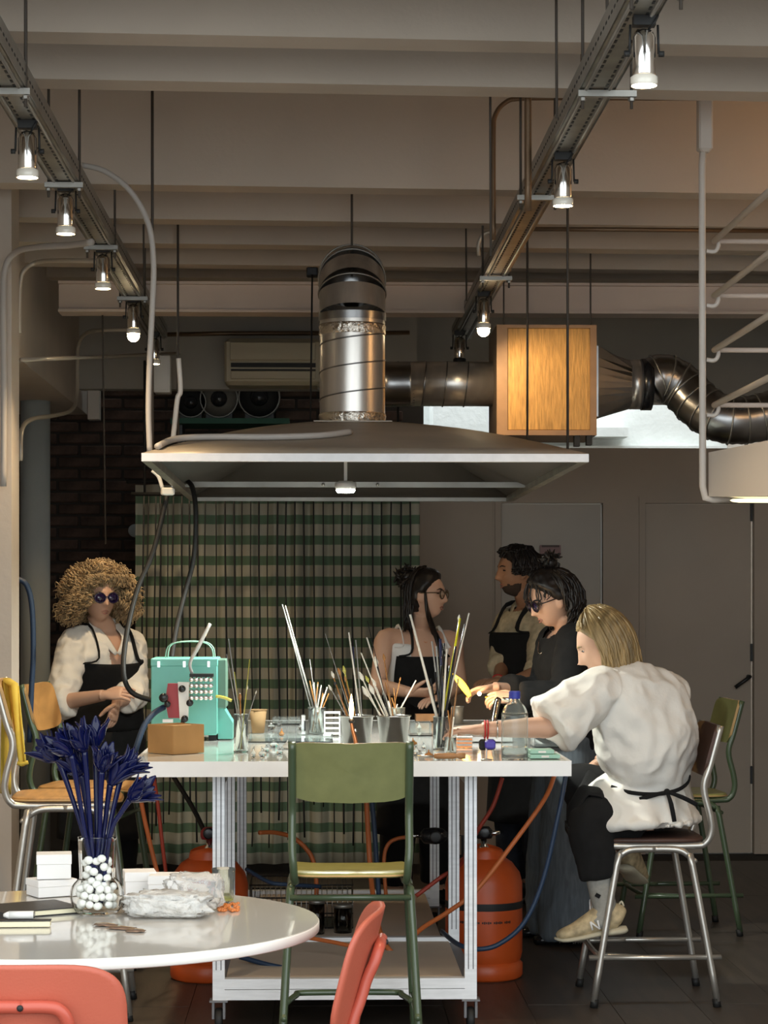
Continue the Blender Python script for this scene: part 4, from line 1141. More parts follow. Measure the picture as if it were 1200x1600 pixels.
# notebook black + small cream pad + marker
n0 = ON(45, 1428, RTZ)
nb = thing('notebook', 'black covered notebook lying beside the vase', 'notebook', (n0.x, n0.y + 0.02, RTZ + EPS), 0.55)
MB().box((0, 0, 0.001), (0.19, 0.15, 0.002), bev=0.0006).build('back_cover', 'notebook_black', nb)
MB().box((0.002, 0, 0.007), (0.184, 0.145, 0.010)).build('pages', 'paper_cream', nb)
MB().box((0, 0, 0.0131), (0.19, 0.15, 0.002), bev=0.0006).build('front_cover', 'notebook_black', nb)
MB().box((-0.095, 0, 0.007), (0.002, 0.15, 0.0145)).build('spine', 'notebook_black', nb)
q = ON(38, 1449, RTZ)
pd = thing('notepad', 'small cream notepad at the front of black notebook', 'notepad', (q.x, q.y + 0.005, RTZ + EPS), 0.03)
MB().box((0, 0, 0.0065), (0.11, 0.03, 0.012), bev=0.001).build('pages', 'paper_cream', pd)
MB().box((0.0, 0.0, 0.0135), (0.112, 0.032, 0.0015)).build('cover', 'notebook_black', pd)
pmk = thing('marker_pen', 'white marker pen lying on the black notebook', 'pen', (q.x - 0.012, q.y + 0.012, RTZ + EPS + 0.0235), 0.04)
MB().tube([(-0.022, 0, 0), (0.030, 0, 0)], 0.0085, 14).build('barrel', 'white_plastic', pmk)
MB().tube([(-0.034, 0, 0), (-0.029, 0, 0), (-0.022, 0, 0)], [0.003, 0.006, 0.0085], 12).build('tip', 'white_plastic', pmk)
MB().tube([(0.030, 0, 0), (0.033, 0, 0)], 0.007, 12).build('end_plug', 'galv_dull', pmk)
# vase
vc = ON(152, 1428, RTZ)
vs_ = thing('vase', 'ribbed clear glass vase with round belly holding blue glass flowers', 'vase', (vc.x, vc.y, RTZ + EPS))
prof = [(0.034, 0.0), (0.046, 0.004), (0.056, 0.020), (0.0595, 0.040), (0.056, 0.060), (0.044, 0.075), (0.0395, 0.081), (0.041, 0.12), (0.0425, 0.170)]
pr = catmull(prof, 4)
inner = [(max(r - 0.003, 0.002), z) for r, z in pr if z > 0.006]
full = [(0.001, 0.0)] + pr + [(pr[-1][0] - 0.0015, 0.1715)] + inner[::-1] + [(0.001, 0.0075)]
N = 120; vv = []; ff = []
for (r, z) in full:
    for k in range(N):
        rr_ = r * (1 + (0.010 if (k % 2) else -0.010)) if r > 0.01 else r
        a = 2 * PI * k / N
        vv.append(V((rr_ * math.cos(a), rr_ * math.sin(a), z)))
for i in range(len(full) - 1):
    for k in range(N): ff.append((i * N + k, i * N + (k + 1) % N, (i + 1) * N + (k + 1) % N, (i + 1) * N + k))
MB().add(vv, ff, True).build('vase_glass', 'glass_vase', vs_)
# pebbles inside
random.seed(3)
spots_ = []
tries = 0
while len(spots_) < 90 and tries < 40000:
    tries += 1
    z = random.uniform(0.019, 0.125)
    R_ = 0.040 if z < 0.06 else 0.026
    r = R_ * math.sqrt(random.random()); a = random.uniform(0, 2 * PI)
    p = V((r * math.cos(a), r * math.sin(a), z))
    if z > 0.10 and random.random() < 0.5: continue
    if all((p - o).length > 0.0165 for o in spots_): spots_.append(p)
for i, p in enumerate(spots_):
    b = MB().ball((0, 0, 0), (0.0098 * random.uniform(0.9, 1.1), 0.0098 * random.uniform(0.9, 1.05), 0.0085), 10, 7, Matrix.Rotation(random.uniform(0, 3), 3, 'X'))
    o = b.build('pebble', 'pebble'); o.location = vs_.location + p
    tag(o, 'white pebble inside the ribbed glass vase', 'pebble', 'white pebbles in the vase')
# blue glass flowers
heads = [((78, 1178), 'bent far left'), ((100, 1168), 'second from left, drooping'), ((125, 1160), 'tall and ragged at left centre'), ((148, 1152), 'tallest, pointing up at centre'), ((118, 1198), 'low at left centre'), ((162, 1190), 'full and round at right centre'), ((180, 1212), 'hanging low at right centre'), ((202, 1196), 'with a shiny rounded top at right'), ((215, 1240), 'leaning low to the far right')]
random.seed(11)
for i, ((hx_, hy_), w_) in enumerate(heads):
    t = thing('glass_flower', 'dark blue glass flower in vase, ' + w_, 'glass flower', (vc.x, vc.y, RTZ + EPS + 0.012), 0, 'blue glass flowers in the vase')
    dy = random.uniform(-0.05, 0.05)
    hp_ = P(hx_, hy_, vc.y + dy) - t.location
    a = 2 * PI * i / len(heads)
    hp_base = hp_ + V((0, 0, -0.03)) * 1.0
    foot = V((0.010 * math.cos(a), 0.010 * math.sin(a), 0.005))
    nk = V((max(-0.030, min(0.030, hp_.x * 0.35)), dy * 0.4, 0.163))
    out = V((hp_.x, dy, 0)).normalized() if abs(hp_.x) > 0.02 else V((0, 0, 1))
    dirv = (V((hp_.x * 1.3, dy, 0.0)) + V((0, 0, 0.09))).normalized()
    cup = hp_ - dirv * 0.022
    MB().tube([foot, nk, nk.lerp(cup, 0.55) + V((0, 0, 0.006)), cup], [0.0050, 0.0055, 0.006, 0.008], 8, sub=5).build('stem', 'glass_blue', t)
    s = perp(dirv, V((0.2, 1, 0.1))); u = dirv.cross(s)
    npet = 13
    MB().lathe([(0.003, -0.002), (0.010, 0.005), (0.014, 0.018), (0.008, 0.026)], cup, 12, axis=dirv).build('cup', 'glass_blue', t)
    for k in range(npet):
        ang = 2 * PI * k / npet + random.uniform(-0.2, 0.2)
        rd_ = s * math.cos(ang) + u * math.sin(ang); td = dirv.cross(rd_)
        L = random.uniform(0.042, 0.070); fl_ = random.uniform(0.35, 0.95)
        pts = [cup + rd_ * 0.006, cup + rd_ * (0.017) + dirv * L * 0.35, cup + rd_ * (0.012 + 0.020 * fl_) + dirv * L * 0.72, cup + rd_ * (0.012 + 0.036 * fl_) + dirv * L * 1.0]
        MB().tube(pts, [(0.005, 0.003), (0.012, 0.0035), (0.011, 0.003), (0.002, 0.001)], 8, side=td, sub=4).build('petal', 'glass_blue', t)
    for k in range(12):
        ang = random.uniform(0, 6.28); rd_ = s * math.cos(ang) + u * math.sin(ang)
        MB().tube([cup + dirv * 0.01, cup + dirv * 0.03 + rd_ * 0.006, cup + dirv * random.uniform(0.04, 0.06) + rd_ * random.uniform(0.005, 0.02)], [0.0025, 0.002, 0.0008], 6, sub=3).build('filament', 'glass_blue', t)
# crumpled plastic bag & bubble wrap
bc = ON(262, 1430, RTZ)
def crumple(name, label, c, sx, sy, sz, seed, m, amp, fr, flat=1.0):
    vs = []; fs = []; nu, nv = 56, 22
    for i in range(nv + 1):
        th = PI * i / nv
        for k in range(nu):
            a = 2 * PI * k / nu
            d = V((math.sin(th) * math.cos(a), math.sin(th) * math.sin(a), math.cos(th)))
            e_ = 0.55
            d2 = V([math.copysign(abs(q_) ** e_, q_) for q_ in d])
            f_ = 1 + amp * noise.noise(d * fr + V((seed, 0, 0))) + amp * 0.5 * noise.noise(d * fr * 2.7 + V((0, seed, 0)))
            p = V((d2.x * sx * f_, d2.y * sy * f_, max(-1, d2.z) * sz * (f_ if d.z > 0 else 1)))
            vs.append(p + V((0, 0, sz)))
    for i in range(nv):
        for k in range(nu): fs.append((i * nu + k, (i + 1) * nu + k, (i + 1) * nu + (k + 1) % nu, i * nu + (k + 1) % nu))
    o = MB().add(vs, fs, True).build(name, m)
    o.location = c
    return o
o = crumple('bubble_wrap', 'white bubble wrap parcel lying on the round table', V((bc.x + 0.005, bc.y - 0.02, RTZ + EPS)), 0.095, 0.06, 0.026, 2.0, 'bubble_wrap', 0.28, 4.0)
tag(o, 'white bubble wrap parcel lying on the round table', 'bubble wrap'); o.rotation_euler.z = -0.12
o = crumple('plastic_bag', '', V((bc.x + 0.055, bc.y + 0.09, RTZ + EPS)), 0.065, 0.05, 0.040, 5.0, 'plastic_film', 0.22, 3.0)
tag(o, 'crumpled clear plastic bag beside the drinking glass', 'plastic bag')
# dark rimmed cap by the vase
q = ON(200, 1420, RTZ)
dk = thing('lens_cap', 'small dark round cap between the vase and bubble wrap', 'cap', (q.x, q.y + 0.015, RTZ + EPS))
MB().lathe([(0.013, 0), (0.017, 0.003), (0.017, 0.014), (0.014, 0.017)], (0, 0, 0), 20).build('shell', 'black_gloss', dk)
MB().lathe([(0.010, 0.0172), (0.010, 0.019)], (0, 0, 0), 18).build('disc', 'black', dk)
# drinking glass
q = ON(350, 1416, RTZ)
gg = thing('drinking_glass', 'clear drinking glass near right edge of the round table', 'glass', (q.x - 0.002, q.y + 0.03, RTZ + EPS))
r_, h_ = 0.027, 0.082
MB().lathe([(0.001, 0), (r_ * 0.82, 0), (r_, h_), (r_ - 0.0018, h_), (r_ * 0.82 - 0.0018, 0.008), (0.001, 0.008)], (0, 0, 0), 28).build('tumbler', 'glass_thin', gg)
MB().lathe([(0.001, 0.0085), (r_ * 0.80, 0.0085), (r_ * 0.81, 0.014), (0.001, 0.014)], (0, 0, 0), 24).build('drink', 'glass_lime', gg)
# orange beads
random.seed(5)
for k in range(60):
    q = ON(random.uniform(342, 373), random.uniform(1413, 1425), RTZ)
    o = MB().lathe([(0.0015, 0), (0.0036, 0.001), (0.0042, 0.003), (0.0036, 0.005), (0.0015, 0.006)], (0, 0, 0), 8).build('bead', 'bead_orange')
    o.location = (q.x, q.y - 0.01, RTZ + EPS)
    tag(o, 'tiny orange bead in the pile beside the drinking glass', 'bead', 'orange beads on the round table')
# dry leaves / scraps in front of vase
for k, (px, py, w_, rz_) in enumerate(((165, 1447, 0.05, -0.25), (190, 1452, 0.06, -0.3), (212, 1456, 0.04, -0.1))):
    q = ON(px, py, RTZ)
    t = thing('paper_scrap', ('leftmost', 'middle', 'rightmost')[k] + ' brown patterned paper scrap in front of the vase', 'scrap', (q.x, q.y, RTZ + EPS), rz_)
    def pf(u, v, w_=w_, k=k):
        return V(((u - 0.5) * w_, (v - 0.5) * 0.035 * (1 - 0.5 * abs(u - 0.5)), 0.001 + 0.004 * k * 0 + 0.004 * abs(noise.noise(V((u * 3, v * 3, k))))))
    MB().grid(pf, 12, 6, 0.0008).build('sheet', 'leaf_dry', t)
    MB().tube([(-w_ * 0.45, 0, 0.004), (0, 0.002, 0.0055), (w_ * 0.45, -0.002, 0.004)], 0.0008, 5).build('crease', 'kraft', t)

# ---------------------------------------------------------------- ON THE WORKBENCH
Z0 = TZ + 0.0015
def at_bench(px, py): 
    p = ON(px, py, Z0); return p
# cardboard box
q = at_bench(272, 1179)
cb = thing('cardboard_box', 'open brown cardboard box on left front of workbench', 'box', (q.x, q.y + 0.10, Z0), 0.75)
s_, h_ = 0.135, 0.098
for (cx_, cy_, sx_, sy_) in ((0, -s_ / 2, s_, 0.004), (0, s_ / 2, s_, 0.004), (-s_ / 2, 0, 0.004, s_), (s_ / 2, 0, 0.004, s_)):
    MB().box((cx_, cy_, h_ / 2), (sx_, sy_, h_)).build('side_panel', 'cardboard', cb)
MB().box((0, 0, 0.003), (s_ - 0.004, s_ - 0.004, 0.004)).build('bottom', 'cardboard', cb)
for k, (cx_, cy_, rz_) in enumerate(((0, s_ / 2 - 0.03, 0), (0, -s_ / 2 + 0.035, PI))):
    MB().box((cx_, cy_, h_ - 0.012), (s_ - 0.012, 0.055, 0.003), rx=-0.3 if k == 0 else 0.3).build('flap', 'cardboard', cb)
# turquoise kiln case
q0 = at_bench(238, 1152); 
K = 0.00245
kx0 = P(236, 1100, 8.55).x; kx1 = P(340, 1100, 8.55).x; kzt = P(0, 1030, 8.55).z
kl = thing('turquoise_case', 'turquoise metal tool case with wire handle on the workbench', 'case', ((kx0 + kx1) / 2, 8.7, Z0))
MB().b2((kx0, 8.55, Z0 + 0.02), (kx1, 8.80, kzt), bev=0.006).build('body', 'turquoise', kl, world=True)
MB().b2((kx0 - 0.001, 8.545, kzt - 0.028), (kx1 + 0.001, 8.805, kzt + 0.003), bev=0.004).build('lid', 'turquoise', kl, world=True)
for px in (248, 288, 326):
    x_ = P(px, 0, 8.54).x
    MB().b2((x_ - 0.005, 8.538, kzt - 0.03), (x_ + 0.005, 8.546, kzt - 0.008)).build('latch', 'chrome', kl, world=True)
for xx in (kx0 + 0.02, kx1 - 0.02):
    MB().b2((xx - 0.015, 8.58, Z0), (xx + 0.015, 8.77, Z0 + 0.02)).build('foot', 'black', kl, world=True)
MB().b2((kx1, 8.57, Z0 + 0.12), (kx1 + 0.03, 8.78, kzt - 0.002), bev=0.003).build('side_bracket', 'turq_dark', kl, world=True)
sp_ = MB().prism([(0, 0), (0.055, 0.0), (0.055, 0.06), (0.0, 0.15)], (0, 0.16, 0), (kx1, 8.59, Z0 + 0.004)).build('side_gusset', 'turquoise', kl, world=True)
for yy in (8.60, 8.74):
    MB().tube([V((kx0 + 0.05, yy, kzt)), V((kx0 + 0.06, yy, kzt + 0.045)), V((kx0 + 0.10, yy, kzt + 0.062)), V((kx1 - 0.06, yy, kzt + 0.062)), V((kx1 - 0.025, yy, kzt + 0.04)), V((kx1 - 0.018, yy, kzt))], 0.0022, 6, sub=5).build('wire_handle', 'mint', kl, world=True)
# torch assembly in front of it
tp = P(300, 1090, 8.42)
to = thing('bench_torch', 'red and steel bench torch with black knobs before turquoise case', 'torch', (tp.x, 8.42, Z0))
def W(px, py, Y=8.42): return P(px, py, Y)
MB().prism([(W(*a).x, W(*a).z) for a in ((262, 1068), (280, 1068), (283, 1122), (263, 1122), (258, 1095))], (0, 0.03, 0), (0, 8.42, 0)).build('red_body', 'red_paint', to, world=True)
MB().prism([(W(*a).x, W(*a).z) for a in ((278, 1066), (296, 1066), (294, 1124), (281, 1124))], (0, 0.03, 0), (0, 8.41, 0)).build('steel_body', 'white_plastic', to, world=True)
MB().tube([W(286, 1122), V((W(284, 1160).x, 8.42, Z0))], 0.008, 8).build('stand', 'dark_metal', to, world=True)
MB().lathe([(0.045, 0), (0.045, 0.006), (0.012, 0.012)], (W(284, 1175).x, 8.42, Z0), 20).build('stand_base', 'dark_metal', to, world=True)
for (px, py, r_) in ((256, 1090, 0.017), (285, 1076, 0.013), (297, 1098, 0.013), (289, 1123, 0.013), (262, 1100, 0.012)):
    c_ = W(px, py, 8.41)
    kk = MB().lathe([(r_ * 0.7, 0), (r_, 0.004), (r_, 0.022), (r_ * 0.8, 0.026)], c_, 14, axis=(0, -1, 0)).build('knob', 'black_gloss', to, world=True)
for i in range(4):
    for j_ in range(5):
        c_ = W(299 + j_ * 7.5, 1062 + i * 9.5, 8.39)
        MB().lathe([(0.0085, 0.06), (0.0085, 0.0), (0.006, -0.002)], c_, 12, axis=(0, 1, 0)).build('nozzle_tube', 'chrome', to, world=True)
MB().b2(W(296, 1058, 8.40), W(333, 1053, 8.40) + V((0, 0.06, 0.0))).build('nozzle_cap', 'black', to, world=True)
MB().tube(PX((300, 1052, 8.42), (297, 1035, 8.42), (310, 1010, 8.45), (328, 975, 8.5)), [0.006, 0.006, 0.008, 0.007], 10, sub=4).build('glass_arm', 'glass_grey', to, world=True)
MB().b2(W(254, 1129, 8.40), W(270, 1124, 8.40) + V((0, 0.02, 0))).build('tag_plate', 'white_card', to, world=True)
MB().tube(PX((256, 1105, 8.42), (240, 1115, 8.38), (225, 1135, 8.34), (214, 1165, 8.3), (210, 1180, 8.3)), 0.011, 10, sub=5).build('feed_hose', 'blue_hose', to, world=True)
MB().tube(PX((337, 1088, 8.45), (350, 1090, 8.45), (362, 1095, 8.45)), 0.006, 8, sub=3).build('amber_nozzle', 'glass_lime', to, world=True)

def jar(c, r, h, label, m='glass_thin', name='glass_jar', cat='jar', wall=0.0025, parts=True):
    t = thing(name, label, cat, (c.x, c.y, Z0))
    MB().lathe([(0.001, 0), (r, 0), (r, h), (r - wall, h), (r - wall, 0.006), (0.001, 0.006)], (0, 0, 0), 24).build('jar_wall', m, t)
    MB().tube([V((r * math.cos(k * PI / 12), r * math.sin(k * PI / 12), h)) for k in range(24)], 0.0018, 6, closed=True).build('jar_rim', m, t)
    return t
def rods(c, r, tops, label, group, base_r=0.6, Y=None):
    """tops: list of (px,py,material,radius,head)"""
    ORD = ['leftmost', 'second from left', 'third from left', 'fourth from left', 'fifth from left', 'sixth from left', 'seventh from left', 'eighth from left', 'ninth from left', 'tenth from left', 'eleventh from left']
    order = sorted(range(len(tops)), key=lambda i: tops[i][0])
    for i, (px, py, m, rad, head) in enumerate(tops):
        rk_ = order.index(i)
        lb = label if len(tops) == 1 else label + ', ' + (ORD[rk_] if rk_ < len(tops) - 1 else 'rightmost') + ' at the tip'
        a = i * 2.4
        top = P(px, py, (Y or c.y) + 0.03 * math.sin(a))
        side_ = -1 if top.x > c.x else 1
        foot = V((c.x + side_ * (r - 0.006) * base_r * abs(math.cos(a)), c.y + (r - 0.006) * base_r * math.sin(a), Z0 + 0.0085))
        t = thing('glass_rod', lb, 'glass rod', foot, 0, group)
        b = MB().tube([foot, foot.lerp(top, 0.6), top], [rad, rad, rad * 0.85], 7)
        b.build('shaft', m, t, world=True)
        if head:
            d_ = (top - foot).normalized()
            hm, hr = head
            MB().lathe([(0.001, -hr * 2.2), (hr * 0.6, -hr * 1.2), (hr, 0), (hr * 0.7, hr * 1.3), (hr * 0.15, hr * 2.6)], top, 10, axis=d_).build('worked_tip', hm, t, world=True)
# tall narrow glass with stems (left)
c = at_bench(376, 1176); c.y += 0.03
jar(c, 0.025, 0.13, 'tall narrow glass tube with thin stems at left of the workbench')
rods(c, 0.025, [(357, 998, 'glass_grey', 0.0022, None), (366, 1050, 'glass_lime', 0.0022, None), (390, 1030, 'glass_lime', 0.002, None), (386, 1075, 'glass_grey', 0.002, ('glass_white', 0.004)), (400, 1082, 'glass_grey', 0.0016, ('glass_white', 0.003)), (354, 1022, 'glass_grey', 0.0018, None), (375, 1090, 'glass_amber', 0.003, ('glass_amber', 0.006))], 'thin glass stem in the tall narrow tube', 'stems in the tall narrow tube')
# kraft cup
c = at_bench(403, 1146)
kc = thing('paper_cup', 'brown kraft paper cup on the workbench', 'cup', (c.x, c.y + 0.03, Z0))
MB().lathe([(0.001, 0), (0.024, 0), (0.034, 0.092), (0.0325, 0.092), (0.0225, 0.004), (0.001, 0.004)], (0, 0, 0), 24).build('cup_wall', 'kraft', kc)
MB().tube([V((0.034 * math.cos(k * PI / 12), 0.034 * math.sin(k * PI / 12), 0.092)) for k in range(24)], 0.002, 6, closed=True).build('rim', 'kraft', kc)
# white tray line / sheet glass
def slab(px0, px1, py, dep, h, m, label, name='glass_tray', cat='tray', lift=0.0):
    a, b = at_bench(px0, py), at_bench(px1, py)
    t = thing(name, label, cat, ((a.x + b.x) / 2, a.y + dep / 2, Z0 + lift))
    w_ = b.x - a.x
    MB().box((0, 0, 0.0015), (w_, dep, 0.003)).build('tray_floor', m, t)
    for s in (-1, 1):
        MB().box((s * (w_ / 2 - 0.0015), 0, h / 2), (0.003, dep, h)).build('tray_wall', m, t)
        MB().box((0, s * (dep / 2 - 0.0015), h / 2), (w_ - 0.006, 0.003, h)).build('tray_wall', m, t)
    return t
slab(386, 520, 1160, 0.22, 0.022, 'glass_thin', 'long clear tray behind the green chair on workbench')
slab(640, 675, 1150, 0.16, 0.05, 'glass_thin', 'small clear acrylic box beside the metal buckets')
slab(835, 885, 1168, 0.16, 0.04, 'glass_thin', 'clear box behind the mint green cases at right')
# small glass bits, each its own piece
random.seed(21)
bits = [(416, 1175), (428, 1168), (437, 1178), (448, 1170), (424, 1140), (436, 1134), (410, 1183), (396, 1184), (460, 1182), (650, 1180), (662, 1170), (670, 1182), (646, 1164), (440, 1150), (470, 1140), (655, 1142)]
for k, (px, py) in enumerate(bits):
    q = at_bench(px, py)
    m = random.choice(['glass', 'glass', 'glass_white', 'glass', 'glass_amber'])
    r_ = random.uniform(0.008, 0.016); h_ = random.uniform(0.012, 0.035)
    t = thing('glass_piece', 'small finished glass piece among the clutter on the workbench', 'glass piece', (q.x, q.y, Z0), random.uniform(0, 3), 'small glass pieces on the workbench')
    MB().lathe([(r_ * 0.6, 0), (r_, h_ * 0.25), (r_ * 0.9, h_ * 0.6), (r_ * 0.35, h_ * 0.8), (r_ * 0.45, h_)], (0, 0, 0), 10).build('bulb', m, t)
    MB().tube([(0, 0, h_), (0.004, 0, h_ + 0.008)], 0.002, 6).build('tail', m, t)
# jar with long clear rods
c = at_bench(495, 1148); c.y += 0.03
jar(c, 0.034, 0.105, 'glass jar with long clear rods leaning left')
tops = [(441, 944, 'glass_grey', 0.0028, None), (446, 946, 'glass_white', 0.0026, None), (443, 950, 'glass_grey', 0.0024, None), (484, 1030, 'glass_grey', 0.0016, None)]
rods(c, 0.034, tops, 'long clear rod leaning out of the middle jar', 'long rods leaning left')
tops = [(486 + 3 * k + random.uniform(-2, 2), random.uniform(1062, 1085), random.choice(['glass_white', 'glass_amber', 'glass_grey', 'glass_white']), 0.0026, None) for k in range(10)]
rods(c, 0.034, tops, 'short pale rod bundled in the middle jar', 'short rods in the middle jar')
# white rack
c = at_bench(519, 1150)
wr = thing('white_rack', 'small white slatted rack beside the metal bucket', 'rack', (c.x, c.y + 0.02, Z0))
for s in (-1, 1): MB().box((s * 0.029, 0, 0.047), (0.005, 0.04, 0.094)).build('side_post', 'white_card', wr)
for k in range(5): MB().box((0, 0, 0.010 + 0.020 * k), (0.054, 0.04, 0.007)).build('slat', 'white_card', wr)
MB().box((-0.02, -0.03, 0.004), (0.03, 0.03, 0.008)).build('foot', 'white_card', wr)
# dark phone-like block & chrome post
c = at_bench(474, 1148)
st_ = thing('steel_clip', 'small shiny steel block left of the rod jar', 'block', (c.x, c.y, Z0))
MB().box((0, 0, 0.04), (0.018, 0.02, 0.08), bev=0.003).build('block', 'chrome', st_)
MB().box((0.006, -0.011, 0.035), (0.006, 0.002, 0.04)).build('slot', 'black', st_)
# steel buckets
def bucket(px, py, label, r=0.058, h=0.115):
    c = at_bench(px, py); c.y += r
    t = thing('metal_bucket', label, 'bucket', (c.x, c.y, Z0))
    MB().lathe([(0.001, 0), (r * 0.78, 0), (r, h), (r + 0.003, h), (r + 0.003, h + 0.004), (r - 0.002, h + 0.003), (r * 0.76, 0.004), (0.001, 0.004)], (0, 0, 0), 32).build('shell', 'steel', t)
    MB().tube([V(((r + 0.002) * math.cos(k * PI / 16), (r + 0.002) * math.sin(k * PI / 16), h + 0.002)) for k in range(32)], 0.003, 6, closed=True).build('rolled_rim', 'chrome', t)
    return t, c
b1, c1_ = bucket(558, 1172, 'left of the two steel buckets, behind the flame')
b2_, c2_ = bucket(616, 1172, 'right of the two steel buckets, holding short rods')
# hanging tag on bucket
MB().ball(V((-0.008, -0.058, 0.068)), (0.008, 0.004, 0.008), 10, 6).build('badge', 'chrome', b1)
# rods in buckets with worked tips
random.seed(31)
tops = []
for (px, py, m, rad, head) in [(512, 1080, 'glass_grey', 0.002, None), (520, 1045, 'flame_x', 0, None)]:
    pass
tops = [(545, 988, 'glass_white', 0.0032, None), (530, 1050, 'glass_amber', 0.0026, ('glass_amber', 0.006)), (520, 1055, 'glass_amber', 0.0026, ('glass_white', 0.006)), (538, 1048, 'glass_lime', 0.0026, ('glass_lime', 0.007)), (556, 1000, 'glass_grey', 0.0022, None), (540, 1062, 'glass_amber', 0.0025, ('glass_amber', 0.005)), (552, 1010, 'glass_navy', 0.0022, None), (508, 990, 'glass_grey', 0.0012, None), (528, 1085, 'glass_grey', 0.0025, None), (516, 1075, 'glass_grey', 0.002, ('glass_white', 0.005)), (524, 1068, 'glass_amber', 0.002, ('black_gloss', 0.006))]
rods(c1_, 0.05, tops, 'worked glass rod standing in the left steel bucket', 'rods in the left bucket')
tops = [(573, 996, 'glass_white', 0.0030, None), (564, 1020, 'glass_white', 0.0026, None), (565, 1058, 'glass_white', 0.0026, ('glass_white', 0.008)), (574, 1062, 'glass_amber', 0.0026, ('glass_lime', 0.006)), (572, 1082, 'glass_white', 0.0026, ('glass_white', 0.010)), (581, 1078, 'glass_white', 0.0026, ('glass_white', 0.009)), (588, 1035, 'black_gloss', 0.0026, ('glass_white', 0.008)), (600, 1028, 'glass_amber', 0.002, ('glass_amber', 0.006)), (585, 1068, 'glass_white', 0.003, ('glass_white', 0.007)), (602, 1066, 'glass_amber', 0.0025, None), (574, 970, 'black_gloss', 0.0014, None)]
rods(c2_, 0.05, tops, 'worked glass rod standing in the right steel bucket', 'rods in the right bucket')
c = at_bench(618, 1140); c.y += 0.07
jar(c, 0.042, 0.085, 'low glass jar of pale rods behind right steel bucket')
tops = [(625, 1062, 'glass_amber', 0.002, ('glass_amber', 0.004)), (650, 1063, 'glass_white', 0.0032, None), (607, 1095, 'glass_white', 0.003, None), (600, 1085, 'glass_white', 0.003, ('glass_white', 0.006)), (612, 1090, 'glass_amber', 0.0026, None), (621, 1100, 'glass_white', 0.0026, None), (630, 1098, 'glass_white', 0.0026, None), (615, 1075, 'glass_amber', 0.002, None)]
rods(c, 0.042, tops, 'short pale rod standing in the low glass jar', 'rods in the low glass jar')
# flame torch
fl_ = at_bench(556, 1186)
tc_ = thing('flame_torch', 'slim copper torch with an upright burning flame', 'torch', (fl_.x, fl_.y, Z0))
MB().tube(PX((556, 1182, fl_.y), (556, 1160, fl_.y), (551, 1140, fl_.y), (549, 1128, fl_.y)), [0.007, 0.007, 0.006, 0.005], 10, sub=3).build('copper_tube', 'copper', tc_, world=True)
MB().lathe([(0.012, 0), (0.012, 0.004), (0.007, 0.01)], (0, 0, 0), 16).build('base', 'dark_metal', tc_)
MB().lathe([(0.006, 0), (0.009, 0.004), (0.009, 0.012), (0.006, 0.014)], P(549, 1130, fl_.y), 12).build('burner_head', 'dark_metal', tc_, world=True)
fp = P(549, 1124, fl_.y)
MB().lathe([(0.001, 0.0), (0.006, 0.012), (0.0085, 0.032), (0.0065, 0.055), (0.003, 0.072), (0.0005, 0.084)], fp, 14).build('flame', 'flame_core', tc_, world=True)
def flame_light(loc, e_, parent, col=(1, 0.55, 0.18)):
    d = bpy.data.lights.new('flame_light', 'POINT'); d.energy = e_; d.color = col; d.shadow_soft_size = 0.02
    o = bpy.data.objects.new('flame_light', d); o.location = loc; o.parent = parent; COL.objects.link(o)
flame_light(fp - V(tc_.location) + V((0, -0.03, 0.05)), 0.5, tc_)
# second small flame / glow at left bucket tips
# black jar with rods right
c = at_bench(690, 1172); c.y += 0.03
jar(c, 0.028, 0.115, 'clear glass holder full of dark rods on the workbench')
tops = [(641, 960, 'glass_white', 0.0046, None), (648, 990, 'glass_white', 0.0028, None), (675, 1002, 'glass_grey', 0.0032, None), (688, 998, 'glass_navy', 0.0055, None), (682, 1010, 'glass_grey', 0.0035, None), (698, 1014, 'glass_white', 0.0042, None), (694, 1005, 'black_gloss', 0.0036, None), (719, 966, 'glass_yellow', 0.0042, None), (717, 966, 'glass_white', 0.001, ('glass_white', 0.005)), (733, 958, 'glass_white', 0.0030, None), (727, 975, 'black_gloss', 0.0045, None), (712, 1010, 'black_gloss', 0.0045, None), (703, 1040, 'black_gloss', 0.0045, None), (680, 1050, 'black_gloss', 0.0045, None), (690, 1040, 'black_gloss', 0.0045, None), (673, 1060, 'black_gloss', 0.004, None)]
tops = [(a, b_, 'glass_amber' if False else m, r_, h_) for a, b_, m, r_, h_ in tops]
LB = {'glass_white': 'white glass rod in the dark rod holder', 'glass_grey': 'grey glass rod in the dark rod holder', 'glass_navy': 'navy blue glass rod in the dark rod holder', 'glass_yellow': 'bright yellow glass rod in the dark rod holder', 'black_gloss': 'black glass rod in the dark rod holder'}
for m in LB:
    rods(c, 0.028, [t_ for t_ in tops if t_[2] == m], LB[m], 'rods in the dark rod holder')
# second clear glass with amber rods
c = at_bench(704, 1178); c.y += 0.01
jar(c, 0.020, 0.055, 'short glass tumbler with brown rods before the dark holder')
tops = [(700, 1110, 'glass_amber', 0.003, None), (706, 1105, 'wood_handle', 0.003, None), (709, 1120, 'glass_white', 0.003, None), (716, 1060, 'wood_handle', 0.003, None)]
rods(c, 0.020, tops, 'brown stick standing in the short glass tumbler', 'sticks in the short tumbler')
# wooden handle tool
c = at_bench(700, 1187)
wt = thing('wooden_tool', 'small tool with a turned wooden handle on front edge', 'tool', (c.x, c.y + 0.012, Z0 + 0.0115))
MB().lathe([(0.008, -0.045), (0.010, -0.035), (0.010, 0.02), (0.007, 0.03), (0.0112, 0.04), (0.009, 0.058)], (0, 0, 0), 14, axis=(1, 0, 0)).build('handle', 'wood_handle', wt)
MB().tube([(-0.10, 0, 0), (-0.045, 0, 0)], 0.003, 8).build('shank', 'steel', wt)
